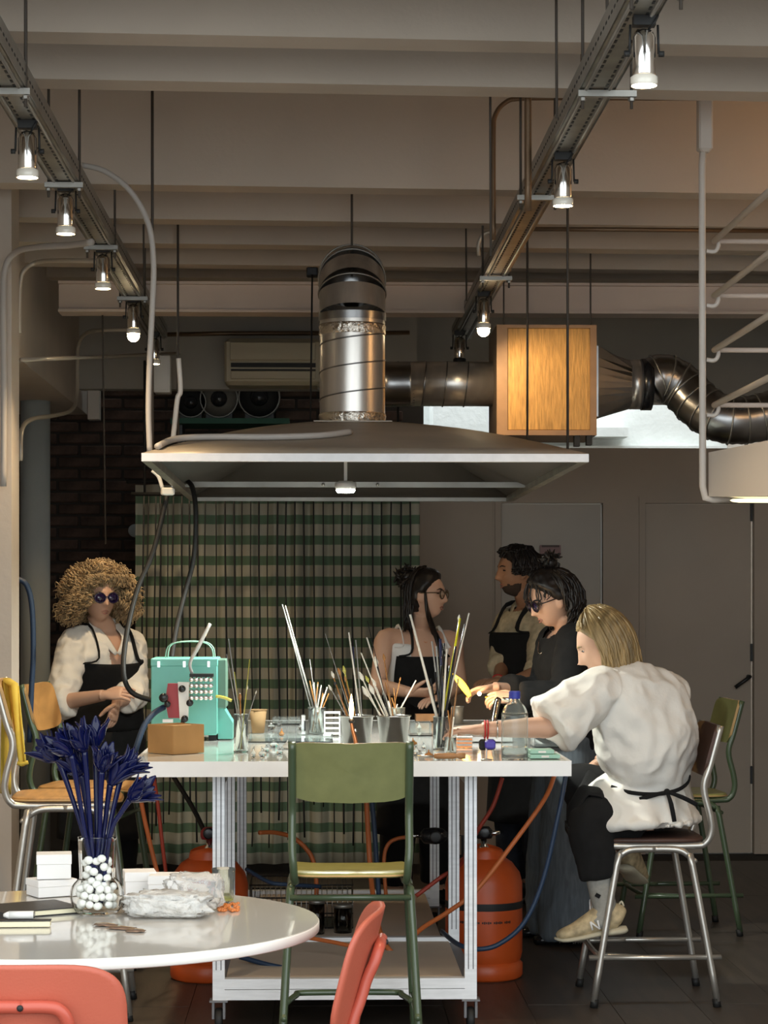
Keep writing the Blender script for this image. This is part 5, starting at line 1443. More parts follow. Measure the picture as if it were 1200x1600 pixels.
# grey cup
c = at_bench(716, 1132); c.y += 0.03
gcup = thing('grey_cup', 'grey metal cup beside the torch flame', 'cup', (c.x, c.y, Z0))
MB().lathe([(0.001, 0), (0.022, 0), (0.026, 0.075), (0.024, 0.075), (0.020, 0.004), (0.001, 0.004)], (0, 0, 0), 20).build('cup_wall', 'machine_grey', gcup)
MB().tube([V((0.025 * math.cos(k * PI / 10), 0.025 * math.sin(k * PI / 10), 0.075)) for k in range(20)], 0.002, 6, closed=True).build('rim', 'galv', gcup)
# water bottle
c = at_bench(806, 1188); c.y += 0.045
wb_ = thing('water_bottle', 'clear plastic water bottle with a blue cap', 'bottle', (c.x, c.y, Z0))
pr = [(0.040, 0.0), (0.044, 0.006), (0.044, 0.14), (0.043, 0.152), (0.034, 0.175), (0.020, 0.19), (0.0165, 0.20), (0.0165, 0.212)]
pr2 = catmull(pr, 3)
full = [(0.001, 0)] + pr2 + [(max(r - 0.0015, 0.001), z) for r, z in pr2 if z > 0.003][::-1] + [(0.001, 0.003)]
MB().lathe(full, (0, 0, 0), 28).build('bottle_wall', 'glass_thin', wb_)
MB().lathe([(0.001, 0.0035), (0.039, 0.0035), (0.0418, 0.008), (0.0418, 0.036), (0.001, 0.036)], (0, 0, 0), 24).build('water', 'water', wb_)
MB().lathe([(0.0185, 0.20), (0.019, 0.203), (0.019, 0.222), (0.017, 0.225)], (0, 0, 0), 24, smooth=False).build('cap', 'blue_cap', wb_)
# torch held near the flame: angled burner with big yellow flame
t2 = P(772, 1100, 9.0)
bt = thing('angled_burner', 'angled steel burner with a long yellow flame', 'burner', (t2.x, 9.0, Z0))
MB().tube(PX((768, 1145, 9.0), (770, 1132, 9.0), (776, 1100, 9.05), (780, 1092, 9.05)), [0.010, 0.012, 0.016, 0.012], 12, sub=3).build('barrel', 'chrome', bt, world=True)
MB().lathe([(0.05, 0), (0.05, 0.006), (0.02, 0.02)], (P(768, 1160, 9.0).x, 9.0, Z0), 18).build('base', 'dark_metal', bt, world=True)
MB().tube(PX((760, 1090, 9.4), (785, 1093, 9.35), (800, 1094, 9.3)), 0.010, 10).build('gas_tube', 'chrome', bt, world=True)
fa = [P(734, 1088, 9.45), P(728, 1078, 9.45), P(719, 1066, 9.45), P(712, 1058, 9.45), P(707, 1052, 9.45)]
MB().tube(fa, [0.007, 0.014, 0.014, 0.008, 0.001], 12, sub=3).build('flame', 'flame_yellow', bt, world=True)
MB().ball(P(749, 1084, 9.38), 0.008, 12, 8).build('white_hot_tip', 'lamp_glow', bt, world=True)
flame_light(P(725, 1072, 9.30) - V(bt.location), 1.6, bt, (1, 0.5, 0.1))
# violet gadget on thin post
c = at_bench(760, 1188)
vg = thing('violet_gadget', 'small violet and black holder on thin post by the bottle', 'holder', (c.x, c.y, Z0))
MB().tube([(0, 0, 0), (0, 0, 0.07)], 0.003, 6).build('post', 'white_plastic', vg)
MB().lathe([(0.02, 0), (0.02, 0.003), (0.004, 0.006)], (0, 0.0, 0), 16).build('base', 'galv', vg)
MB().box((0.012, 0, 0.052), (0.034, 0.03, 0.03), bev=0.006).build('block', 'violet', vg)
MB().box((0.004, 0.022, 0.05), (0.055, 0.014, 0.036), rz=0.2, bev=0.006).build('clamp', 'black', vg)
# mint cases
c = at_bench(852, 1186)
for k, (dx, dz_, lb) in enumerate(((0, 0, 'lower flat mint green case at right end of the workbench'), (-0.01, 0.0155, 'upper flat mint green case at right end of the workbench'))):
    t = thing('mint_case', lb, 'case', (c.x + dx, c.y + 0.05, Z0 + dz_), 0.02)
    MB().box((0, 0, 0.0075), (0.10 - 0.02 * k, 0.08, 0.014), bev=0.002).build('shell', 'mint', t)
    MB().box((0.0, -0.041, 0.0075), (0.025, 0.003, 0.006)).build('clasp', 'white_plastic', t)
# striped pack & tray near hand
c = at_bench(725, 1168)
sp2 = thing('sample_pack', 'stack of copper and white strips beside the rods', 'strips', (c.x, c.y, Z0))
for k in range(6): MB().box((0.003 * (k % 2), 0, 0.004 + 0.0065 * k), (0.055, 0.04, 0.0055)).build('strip', 'white_card' if k % 2 else 'copper', sp2)
c = at_bench(760, 1165)
slab(738, 800, 1160, 0.10, 0.02, 'steel', 'shallow steel tray in front of the reaching hand')
c = at_bench(675, 1130)
slab(650, 690, 1128, 0.12, 0.03, 'wood_handle', 'small wooden tray toward the back of the workbench')
slab(425, 470, 1132, 0.10, 0.03, 'glass_thin', 'clear box far left behind the kraft cup')
# ================================================================ PEOPLE
def remesh_mb(mb, voxel, it=3, fac=0.5, wr=0.0, wf=9.0, seed=0.0, cut=None):
    me = mb.mesh('tmp'); ob = bpy.data.objects.new('tmp', me); COL.objects.link(ob)
    m1 = ob.modifiers.new('r', 'REMESH'); m1.mode = 'VOXEL'; m1.voxel_size = voxel; m1.use_smooth_shade = True
    m2 = ob.modifiers.new('s', 'SMOOTH'); m2.factor = fac; m2.iterations = it
    dg = bpy.context.evaluated_depsgraph_get()
    me2 = bpy.data.meshes.new_from_object(ob.evaluated_get(dg))
    out = MB()
    vs = []
    for v in me2.vertices:
        p = v.co.copy()
        if wr:
            q = p * wf + V((seed, seed, seed))
            n_ = noise.noise(V((q.x, q.y, q.z * 0.55))) + 0.5 * noise.noise(q * 2.1)
            p += v.normal * (wr * (1 - 2 * abs(n_)))
        vs.append(p)
    if cut:
        keep = [not cut(p) for p in vs]
        fs = [tuple(f.vertices) for f in me2.polygons if all(keep[i] for i in f.vertices)]
        used = sorted({i for f in fs for i in f}); mp = {o: n for n, o in enumerate(used)}
        vs = [vs[i] for i in used]; fs = [tuple(mp[i] for i in f) for f in fs]
    else:
        fs = [tuple(f.vertices) for f in me2.polygons]
    out.add(vs, fs, True)
    bpy.data.objects.remove(ob); bpy.data.meshes.remove(me); bpy.data.meshes.remove(me2)
    return out

def hframe(c, fwd, roll=0.0):
    f = V(fwd).normalized(); up = perp(f, V((0, 0, 1)))
    r = f.cross(up)                     # right hand side of the person
    return Matrix(((r.x, f.x, up.x, c.x), (r.y, f.y, up.y, c.y), (r.z, f.z, up.z, c.z), (0, 0, 0, 1)))

def head_pt(d):
    x, y, z = d
    p = V((x * 0.073, y * 0.092, z * 0.116))
    t = max(0.0, -z)
    p.x *= 1 - 0.34 * t ** 1.4
    if y > 0:
        p.y *= 1 - 0.10 * t
        p.y += 0.012 * math.exp(-((z + 0.80) / 0.22) ** 2) * y
    else:
        p.y *= 1 - 0.42 * t
    if y > 0:
        X, Z = p.x, p.z
        g = math.exp(-(X / 0.0105) ** 2)
        nz = 0
        if Z < 0.022: nz = max(0.0, min(1.0, (0.022 - Z) / 0.048))
        if Z < -0.030: nz *= max(0.0, 1 - (-0.030 - Z) / 0.014)
        p.y += 0.024 * g * nz
        p.y += 0.008 * math.exp(-(X / 0.017) ** 2) * math.exp(-((Z + 0.030) / 0.008) ** 2)
        for s in (-1, 1):
            p.y -= 0.011 * math.exp(-((X - s * 0.030) / 0.016) ** 2) * math.exp(-((Z - 0.008) / 0.012) ** 2)
        p.y += 0.004 * math.exp(-((Z - 0.030) / 0.010) ** 2) * math.exp(-(X / 0.045) ** 2)
        lip = math.exp(-(X / 0.020) ** 2)
        p.y += 0.007 * lip * (math.exp(-((Z + 0.055) / 0.006) ** 2) + 0.9 * math.exp(-((Z + 0.070) / 0.006) ** 2))
        p.y -= 0.004 * lip * math.exp(-((Z + 0.0625) / 0.003) ** 2)
        p.y += 0.007 * math.exp(-((Z + 0.095) / 0.014) ** 2) * math.exp(-(X / 0.022) ** 2)
    return p

def add_head(mb, F, s=1.0):
    nu, nv = 72, 56
    vs = []; fs = []
    for i in range(nv + 1):
        th = PI * i / nv
        for k in range(nu):
            a = 2 * PI * k / nu
            d = (math.sin(th) * math.cos(a), math.sin(th) * math.sin(a), math.cos(th))
            vs.append(F @ (head_pt(d) * s))
    for i in range(nv):
        for k in range(nu): fs.append((i * nu + k, (i + 1) * nu + k, (i + 1) * nu + (k + 1) % nu, i * nu + (k + 1) % nu))
    mb.add(vs, fs, True)
    R = F.to_3x3()
    for sx in (-1, 1):
        mb.ball(F @ (V((sx * 0.074, -0.006, -0.008)) * s), (0.009 * s, 0.018 * s, 0.030 * s), 10, 8, R @ Matrix.Rotation(sx * 0.35, 3, 'Z'))

def hand(mb, wrist, dv, pn, ts, curl=0.35, s=1.0, spread=0.06):
    d = V(dv).normalized(); pn = perp(d, V(pn)); ts_ = perp(d, V(ts)); ts_ = (ts_ - pn * ts_.dot(pn)).normalized()
    L = 0.088 * s
    mb.tube([wrist - d * 0.02, wrist + d * 0.012 * s, wrist + d * L * 0.5, wrist + d * L * 0.9, wrist + d * L * 1.02], [(0.026 * s, 0.021 * s), (0.027 * s, 0.020 * s), (0.037 * s, 0.016 * s), (0.039 * s, 0.014 * s), (0.034 * s, 0.010 * s)], 14, side=ts_, sub=3)
    ln = (0.066, 0.076, 0.071, 0.056)
    for i in range(4):
        o = (0.029 - 0.0195 * i) * s
        b = wrist + d * (L * 0.93) + ts_ * o
        dd = (d + ts_ * (spread * (1.5 - i))).normalized()
        pts = [b - dd * 0.012]; q = b
        pts.append(q)
        for j in range(3):
            a = curl * (j + 0.6 + 0.12 * i)
            q = q + (dd * math.cos(a) + pn * math.sin(a)) * ln[i] * s * (0.42, 0.32, 0.26)[j]
            pts.append(q)
        mb.tube(pts, [0.0085 * s, 0.0088 * s, 0.008 * s, 0.0074 * s, 0.0045 * s], 8, sub=3)
    tb = wrist + d * L * 0.28 + ts_ * 0.026 * s
    td = (d * 0.62 + ts_ * 0.72 + pn * 0.25).normalized()
    t2 = (d * 0.88 + ts_ * 0.30 + pn * 0.45).normalized()
    mb.tube([tb - td * 0.012, tb, tb + td * 0.032 * s, tb + td * 0.034 * s + t2 * 0.028 * s, tb + td * 0.034 * s + t2 * 0.048 * s], [0.013 * s, 0.0125 * s, 0.0105 * s, 0.009 * s, 0.005 * s], 8, sub=3)

class Body:
    def __init__(s, J, male=False, sc=1.0):
        s.J = J; s.sc = sc
        s.side = (J['sh_l'] - J['sh_r']).normalized()
        s.hside = (J['hp_l'] - J['hp_r']).normalized()
        up = (J['nk'] - J['pel']).normalized()
        s.fwd = s.side.cross(up).normalized(); s.up = up
        sp = J.get('spine') or [J['pel'].lerp(J['nk'], t) for t in (0.0, 0.32, 0.62, 0.86, 1.0)]
        # a: half width, b: half depth
        w = ((0.165, 0.118), (0.132, 0.092), (0.158, 0.112), (0.165, 0.085), (0.055, 0.055)) if not male else ((0.165, 0.115), (0.150, 0.105), (0.178, 0.120), (0.185, 0.092), (0.062, 0.062))
        dn = (J['pel'] - sp[1]).normalized() * 0.11
        if J.get('seated'): dn = V((0, 0, -0.07))
        pts = [J['pel'] + dn] + sp
        w = ((0.15, 0.10),) + w
        d = catmull([(p.x, p.y, p.z, a * sc, b * sc) for p, (a, b) in zip(pts, w)], 6)
        s.ring = []
        n = len(d)
        for i, q in enumerate(d):
            t = i / (n - 1)
            sd = s.hside.lerp(s.side, min(1, t * 1.3)).normalized()
            c = V(q[:3])
            tg = (V(d[min(i + 1, n - 1)][:3]) - V(d[max(i - 1, 0)][:3])).normalized()
            sd = perp(tg, sd); fw = sd.cross(tg).normalized()
            s.ring.append((c, sd, fw, q[3], q[4]))
    def torso(s, mb, inf=0.0, t0=0.0, t1=1.0, n=28, flare=0.0):
        R = s.ring; N = len(R); i0 = int(round(t0 * (N - 1))); i1 = int(round(t1 * (N - 1)))
        vs = []; fs = []; cnt = 0
        for i in range(i0, i1 + 1):
            c, sd, fw, a, b = R[i]
            f_ = (inf(i / (N - 1)) if callable(inf) else inf) + flare * (1 - (i - i0) / max(1, i1 - i0))
            for k in range(n):
                an = 2 * PI * k / n
                e = 0.85
                ca, sa = math.cos(an), math.sin(an)
                vs.append(c + sd * math.copysign(abs(sa) ** e, sa) * (a + f_) + fw * math.copysign(abs(ca) ** e, ca) * (b + f_))
            cnt += 1
        for i in range(cnt - 1):
            for k in range(n): fs.append((i * n + k, (i + 1) * n + k, (i + 1) * n + (k + 1) % n, i * n + (k + 1) % n))
        fs.append(tuple(range(n))); fs.append(tuple((cnt - 1) * n + k for k in range(n - 1, -1, -1)))
        mb.add(vs, fs, True)
    def pt(s, t, ang, inf=0.0):
        x = max(0, min(1, t)) * (len(s.ring) - 1); i = min(int(x), len(s.ring) - 2); f = x - i
        A, B = s.ring[i], s.ring[i + 1]
        c = A[0].lerp(B[0], f); sd = A[1].lerp(B[1], f); fw = A[2].lerp(B[2], f); a = A[3] + (B[3] - A[3]) * f; b = A[4] + (B[4] - A[4]) * f
        return c + sd * math.sin(ang) * (a + inf) + fw * math.cos(ang) * (b + inf)
    def arm(s, mb, k, inf=0.0, upto=2.0, flare=0.0, start=0.0):
        """upto: 0..1 upper arm, 1..2 forearm"""
        J = s.J; a, e, w = J['sh_' + k], J['el_' + k], J['wr_' + k]
        inn = J['nk'].lerp(a, 0.45) - s.up * 0.03
        r = [0.046, 0.047, 0.043, 0.037, 0.038, 0.035, 0.026]
        pts = [inn, a, a.lerp(e, 0.45), e, e.lerp(w, 0.12), e.lerp(w, 0.4), w]
        par = [-0.3, 0, 0.45, 1.0, 1.12, 1.4, 2.0]
        P_ = []; R_ = []
        for p, q, t in zip(pts, r, par):
            if t <= upto + 1e-6: P_.append(p); R_.append(q * s.sc + inf + flare * max(0, t) / max(upto, 0.01))
        if abs(upto - 1.0) > 1e-6 and upto < 1:
            P_.append(a.lerp(e, upto)); R_.append(0.041 * s.sc + inf + flare)
        elif 1 < upto < 2:
            P_.append(e.lerp(w, upto - 1)); R_.append(0.034 * s.sc + inf + flare)
        mb.tube(P_, R_, 16, sub=4)
    def leg(s, mb, k, inf=0.0, flare=0.0, upto=1.0):
        J = s.J; h, kn, an = J['hp_' + k], J['kn_' + k], J['an_' + k]
        pts = [h, h.lerp(kn, 0.5), kn, kn.lerp(an, 0.3), kn.lerp(an, upto)]
        mb.tube(pts, [0.088 + inf, 0.072 + inf, 0.054 + inf + flare * 0.4, 0.052 + inf + flare * 0.6, 0.036 + inf + flare], 16, sub=4)
    def body_mesh(s, F, hs=1.0, curl=(0.35, 0.35)):
        J = s.J; mb = MB()
        s.torso(mb)
        hb = F @ V((0, -0.022, -0.075))
        mb.tube([J['nk'] - s.up * 0.05, J['nk'] + s.up * 0.02, J['nk'].lerp(hb, 0.6), hb], [(0.062, 0.058), (0.052, 0.052), (0.048, 0.05), (0.050, 0.05)], 16, side=s.side, sub=3)
        for k in 'lr':
            s.arm(mb, k); s.leg(mb, k)
            an = J['an_' + k]; fd = J.get('ft_' + k, V((s.fwd.x, s.fwd.y, 0)).normalized())
            mb.tube([an - fd * 0.05 + V((0, 0, -0.03)), an + V((0, 0, -0.02)), an + fd * 0.08 + V((0, 0, -0.045)), an + fd * 0.15 + V((0, 0, -0.055))], [(0.03, 0.03), (0.036, 0.042), (0.042, 0.028), (0.034, 0.016)], 12, side=fd.cross(V((0, 0, 1))), sub=3)
        add_head(mb, F, hs)
        out = remesh_mb(mb, 0.0065, it=2, fac=0.4)
        for i, k in enumerate('lr'):
            w = J['wr_' + k]; hd_ = J.get('hd_' + k)
            if hd_ is None: hd_ = (w - J['el_' + k])
            pn = J.get('pn_' + k, V((0, 0, -1))); ts = J.get('ts_' + k, V((0, -1, 0)))
            hand(out, w, hd_, pn, ts, curl[i], 0.95 * s.sc)
        return out

def tube_world(root, name, m, pts, r, n=8, sub=4, **kw):
    return MB().tube(pts, r, n, sub=sub, **kw).build(name, m, root, world=True)

def scalp(root, F, s, hairline, m, inf=0.012, name='hair_cap', parent=None, rough=0.004, seed=0):
    """hair cap following the skull above a hairline function on unit direction"""
    nu, nv = 60, 44
    vs = []; fs = []
    for i in range(nv + 1):
        th = PI * i / nv
        for k in range(nu):
            a = 2 * PI * k / nu
            d = V((math.sin(th) * math.cos(a), math.sin(th) * math.sin(a), math.cos(th)))
            h = hairline(d)
            q = V((d.x * 0.073, d.y * 0.092, d.z * 0.116)) if d.y < 0.3 or d.z > 0.3 else head_pt(d)
            off = inf * max(-0.6, min(1, h * 5)) + rough * noise.noise(d * 7 + V((seed, 0, 0)))
            vs.append(F @ ((q + d * off) * s))
    for i in range(nv):
        for k in range(nu):
            f = (i * nu + k, (i + 1) * nu + k, (i + 1) * nu + (k + 1) % nu, i * nu + (k + 1) % nu)
            ths = PI * (i + 0.5) / nv; a = 2 * PI * (k + 0.5) / nu
            d = V((math.sin(ths) * math.cos(a), math.sin(ths) * math.sin(a), math.cos(ths)))
            if hairline(d) > -0.15: fs.append(f)
    return MB().add(vs, fs, True).build(name, m, root, world=True)

def strands(F, s, n, seed, az0, L, infl=1.12, rad=0.004, curl=0.0, curlf=3.0, down=None, jitter=0.012, pts=12, th_end=1.75, spread=0.0, tmin=0.1, back_L=None):
    """locks that leave the crown, follow the skull and then hang; az0: half angle kept free around the face"""
    rnd = random.Random(seed); mb = MB()
    down = down or V((0, 0, -1))
    R = F.to_3x3()
    for i in range(n):
        az = rnd.uniform(az0, 2 * PI - az0)      # measured from forward
        t0 = rnd.uniform(tmin, 1.1); f = rnd.uniform(0.94, 1.06) * infl
        te = th_end * rnd.uniform(0.92, 1.05)
        LL = L * rnd.uniform(0.8, 1.08)
        path = []
        m1 = pts // 2
        ph = rnd.uniform(0, 6.28)
        for j in range(m1 + 1):
            th = t0 + (te - t0) * j / m1
            d = V((math.sin(th) * math.sin(az), math.sin(th) * math.cos(az), math.cos(th)))
            g = f if curl == 0 else 1.0 + (f - 1.0) * min(1, (th / 1.2))
            p = V((d.x * 0.076 * g, d.y * 0.095 * g, d.z * 0.118 * g)) * s
            path.append(F @ p)
        last = path[-1]; dr = (path[-1] - path[-2]).normalized()
        o2 = R @ V((math.sin(az), math.cos(az), 0))
        m2 = pts - m1
        for j in range(1, m2 + 1):
            q = j / m2
            path.append(last + (dr.lerp(down, min(1, q * 2.0))) * LL * q + o2 * spread * q)
        out = []
        for j, p in enumerate(path):
            q = j / len(path)
            jx = V((noise.noise(V((i * 3.1, q * 4, 1))), noise.noise(V((i * 3.1, q * 4, 7))), noise.noise(V((i * 3.1, q * 4, 13))))) * jitter * q
            if curl:
                tg = (path[min(j + 1, len(path) - 1)] - path[max(j - 1, 0)]).normalized(); s1 = perp(tg, V((0.3, 0.8, 0.1))); u1 = tg.cross(s1)
                an = ph + q * curlf * 2 * PI
                jx += (s1 * math.cos(an) + u1 * math.sin(an)) * curl * min(1, q * 3)
            out.append(p + jx)
        mb.tube(out, [rad * (1 - 0.6 * (j / len(out)) ** 3) for j in range(len(out))], 4 if curl else 5, sub=0 if curl else 0)
    return mb

def spectacles(root, F, s, m_frame, m_lens, big=1.0, name='glasses'):
    R = F.to_3x3()
    g = MB()
    def L(x, y, z): return F @ (V((x, y, z)) * s)
    for sx in (-1, 1):
        ring = [L(sx * 0.032 + 0.024 * big * math.cos(k * PI / 10), 0.094 - 0.25 * (0.024 * math.cos(k * PI / 10) * sx) * 0.4, 0.004 + 0.020 * big * math.sin(k * PI / 10)) for k in range(20)]
        g.tube(ring, 0.0028, 6, closed=True)
        g.tube([L(sx * 0.057, 0.090, 0.012), L(sx * 0.073, 0.05, 0.012), L(sx * 0.078, -0.008, 0.010), L(sx * 0.076, -0.022, -0.006)], 0.0028, 6)
    g.tube([L(-0.009, 0.100, 0.008), L(0, 0.103, 0.010), L(0.009, 0.100, 0.008)], 0.0026, 6)
    fr = g.build(name, m_frame, root, world=True)
    for sx in (-1, 1):
        MB().lathe([(0.001, -0.001), (0.023 * big, -0.001), (0.023 * big, 0.001), (0.001, 0.0012)], L(sx * 0.032, 0.0935, 0.004), 18, axis=R @ V((sx * 0.1, 1, 0))).build('lens', m_lens, fr, world=True)
    return fr
def face_bits(root, F, s, brow_m, lip_m='lips'):
    def L(x, y, z): return F @ (V((x, y, z)) * s)
    for sx in (-1, 1):
        MB().tube([L(sx * 0.014, 0.0885, 0.026), L(sx * 0.030, 0.0835, 0.031), L(sx * 0.046, 0.0715, 0.026)], [0.0024, 0.0034, 0.0016], 6, sub=3).build('eyebrow', brow_m, root, world=True)
        MB().tube([L(sx * 0.020, 0.0755, 0.008), L(sx * 0.030, 0.0745, 0.0095), L(sx * 0.042, 0.0695, 0.007)], [0.0012, 0.0042, 0.0012], 8, sub=3).build('eye', 'black_gloss', root, world=True)
    MB().tube([L(-0.019, 0.0760, -0.062), L(-0.007, 0.0835, -0.0575), L(0.007, 0.0835, -0.0575), L(0.019, 0.0760, -0.062)], [0.001, 0.0032, 0.0032, 0.001], 6, sub=3).build('lips', lip_m, root, world=True)
    MB().tube([L(-0.016, 0.0765, -0.066), L(0.0, 0.0835, -0.0705), L(0.016, 0.0765, -0.066)], [0.001, 0.0038, 0.001], 6, sub=3).build('lips', lip_m, root, world=True)

def apron(root, B, t0, t1, w0, w1, inf, name='apron', m='black_cloth', skirt=None, thick=0.004):
    def fn(u, v):
        t = t0 + (t1 - t0) * v
        a = (u - 0.5) * 2 * (w0 + (w1 - w0) * v)
        return B.pt(t, a, inf + 0.004 * noise.noise(V((u * 5, v * 4, 2))))
    o = MB().grid(fn, 24, 16, thick).build(name, m, root, world=True)
    if skirt:
        # skirt of the apron, hanging from the bottom of the bib
        L = skirt
        def f2(u, v):
            a = (u - 0.5) * 2 * w0
            p = B.pt(t0, a, inf + 0.002)
            c = B.ring[0][0]
            out = (p - c); out.z = 0
            return p + V((0, 0, -L * v)) + out * 0.12 * v + out.normalized() * 0.010 * math.sin(u * 14) * v
        MB().grid(f2, 24, 12, thick).build('apron_skirt', m, o, world=True)
    return o
def trousers(root, B, inf, flare, m, upto=0.96, name='trousers', wr=0.006, tw=0.42):
    mb = MB(); B.torso(mb, inf * 0.8, 0.0, tw)
    for k in 'lr': B.leg(mb, k, inf, flare, upto)
    return remesh_mb(mb, 0.013, 2, 0.5, wr, 8, 3).build(name, m, root, world=True)
def shoes(root, B, m='black_gloss'):
    for k in 'lr':
        an = B.J['an_' + k]; fd = B.J.get('ft_' + k, V((B.fwd.x, B.fwd.y, 0)).normalized())
        MB().tube([an - fd * 0.06 + V((0, 0, -0.045)), an + V((0, 0, -0.035)), an + fd * 0.08 + V((0, 0, -0.05)), an + fd * 0.165 + V((0, 0, -0.062))], [(0.034, 0.034), (0.042, 0.05), (0.046, 0.034), (0.034, 0.018)], 12, side=fd.cross(V((0, 0, 1))), sub=3).build('shoe', m, root, world=True)
def standing(J, hipw=0.09, fwd=None, dz=0.0):
    """fill in hips, knees and ankles below the pelvis"""
    s = (J['sh_l'] - J['sh_r']); s.z = 0; s.normalize()
    hs = J.get('hipside', s)
    for k, sg in (('l', 1), ('r', -1)):
        J['hp_' + k] = J['pel'] + hs * hipw * sg + V((0, 0, -0.03))
        f = V((0, 0, 1)).cross(hs) * -1
        J['an_' + k] = V((J['pel'].x, J['pel'].y, 0.08)) + hs * (hipw + 0.02) * sg
        J['kn_' + k] = J['hp_' + k].lerp(J['an_' + k], 0.48) + (hs.cross(V((0, 0, 1)))) * 0.025
    return J

# ---------------------------------------------------------------- curly haired woman, left
J = dict(nk=P(163, 986, 10.62), pel=P(156, 1122, 10.66), sh_r=P(118, 1004, 10.53), sh_l=P(203, 1006, 10.71), el_r=P(94, 1098, 10.40), wr_r=P(163, 1086, 10.25), el_l=P(208, 1085, 10.60), wr_l=P(182, 1098, 10.40),
         hd_r=V((0.9, -0.25, 0.10)), pn_r=V((0, 0.6, -0.7)), ts_r=V((0.1, -0.5, 0.8)), hd_l=V((-0.25, -0.15, -1)), pn_l=V((-0.8, 0.5, 0.1)), ts_l=V((-0.3, -0.8, 0)))
standing(J)
B = Body(J); F = hframe(P(155, 934, 10.55), (0.45, -0.88, -0.05))
pr_ = thing('person', 'woman with big curly blonde hair, white shirt and black apron standing left', 'person', (J['pel'].x, J['pel'].y, 0))
B.body_mesh(F, 0.98, (0.45, 0.25)).build('body', 'skin_warm', pr_, world=True)
face_bits(pr_, F, 0.98, 'hair_curly')
spectacles(pr_, F, 0.98, 'lens_dark', 'lens_dark', 1.12, 'sunglasses')
mb = MB(); B.torso(mb, 0.020, 0.12, 0.97); B.arm(mb, 'r', 0.020, 1.22, 0.012); B.arm(mb, 'l', 0.020, 1.5, 0.012)
nkc = J['nk']; 
def vcut(p):
    q = p - nkc; f = q.dot(B.fwd); sd = abs(q.dot(B.side)); u = q.dot(B.up)
    return (u > -0.01 and (q - B.up * u).length < 0.075) or (f > 0.0 and u > -0.20 and sd < 0.055 * (u + 0.20) / 0.20 + 0.004)
sh_ = remesh_mb(mb, 0.008, 2, 0.5, 0.012, 11, 1.0, vcut).build('shirt', 'shirt_white', pr_, world=True)
for sg in (-1, 1):
    a_ = B.pt(0.72, 0.03 * sg, 0.026); b_ = B.pt(0.90, 0.42 * sg, 0.03); c_ = nkc + B.side * 0.062 * sg + B.up * 0.035 - B.fwd * 0.01
    MB().tube([a_, b_, c_, nkc + B.side * 0.03 * sg + B.up * 0.045 - B.fwd * 0.05], [(0.004, 0.010), (0.005, 0.022), (0.005, 0.022), (0.004, 0.018)], 8, side=B.fwd, sub=4).build('collar', 'shirt_white', sh_, world=True)
cf = J['el_r'].lerp(J['wr_r'], 0.20); cd = (J['wr_r'] - J['el_r']).normalized()
MB().tube([cf - cd * 0.03, cf, cf + cd * 0.012], [0.062, 0.064, 0.060], 14, sub=2).build('rolled_cuff', 'shirt_white', sh_, world=True)
ap = apron(pr_, B, 0.14, 0.64, 1.45, 0.95, 0.052, skirt=0.5)
for sg in (-1, 1):
    tube_world(ap, 'strap', 'black_cloth', [B.pt(0.64, 0.90 * sg, 0.052), nkc + B.side * 0.105 * sg + B.fwd * 0.135 - B.up * 0.11, nkc + B.side * 0.10 * sg + B.fwd * 0.055 + B.up * 0.015, nkc + B.side * 0.09 * sg - B.fwd * 0.05 + B.up * 0.02], [(0.011, 0.004)] * 4, 6)
trousers(pr_, B, 0.02, 0.02, 'black_cloth'); shoes(pr_, B)
hm = MB(); rnd = random.Random(4); cnt = 0
while cnt < 1500:
    d = V((rnd.gauss(0, 1), rnd.gauss(0, 1), rnd.gauss(0, 1))).normalized()
    if d.z < -0.75: continue
    if d.y > 0.35 and abs(d.x) < 0.62 * (1.25 - 0.4 * d.y) and d.z < 0.42: continue      # the face stays free
    sc0 = V((d.x * 0.073, d.y * 0.085, d.z * 0.112 if d.z > -0.1 else -0.02))
    rr_ = rnd.uniform(0.72, 1.06) ** 0.7
    wx = 0.212 + 0.025 * noise.noise(d * 3)
    E = V((d.x * wx, d.y * 0.155 - 0.015, d.z * 0.150 + 0.028 - 0.05 * (1 - abs(d.z)))) * rr_
    if d.z < 0.35: E.z -= 0.045 * min(1, (0.35 - d.z) * 2)
    M1 = sc0.lerp(E, 0.55) + V((d.x * 0.02, d.y * 0.02, 0.045))
    if d.y > 0.5 and d.z > 0.4: E = V((d.x * 0.10 + math.copysign(0.055, d.x), 0.105, 0.05 + 0.05 * rnd.random())); M1 = V((d.x * 0.09, 0.10, 0.125))
    n_ = 22; ph = rnd.uniform(0, 6.28); am = rnd.uniform(0.006, 0.012); cf_ = rnd.uniform(3.0, 5.5); out = []
    for j in range(n_ + 1):
        q = j / n_
        p = sc0 * (1 - q) ** 2 + M1 * 2 * q * (1 - q) + E * q * q
        tg = ((M1 - sc0) * (1 - q) + (E - M1) * q).normalized(); s1 = perp(tg, V((0.3, 0.8, 0.1))); u1 = tg.cross(s1)
        an = ph + q * cf_ * 2 * PI
        p = p + (s1 * math.cos(an) + u1 * math.sin(an)) * am * min(1, q * 2.5)
        out.append(F @ (p * 0.98))
    hm.tube(out, [0.0040 * (1 - 0.6 * (j / n_) ** 2) for j in range(n_ + 1)], 4)
    cnt += 1
hm.build('curly_hair', 'hair_curly', pr_, world=True)
scalp(pr_, F, 0.98, lambda d: d.z * 0.9 - d.y * 0.9 + 0.05, 'hair_curly', 0.02)
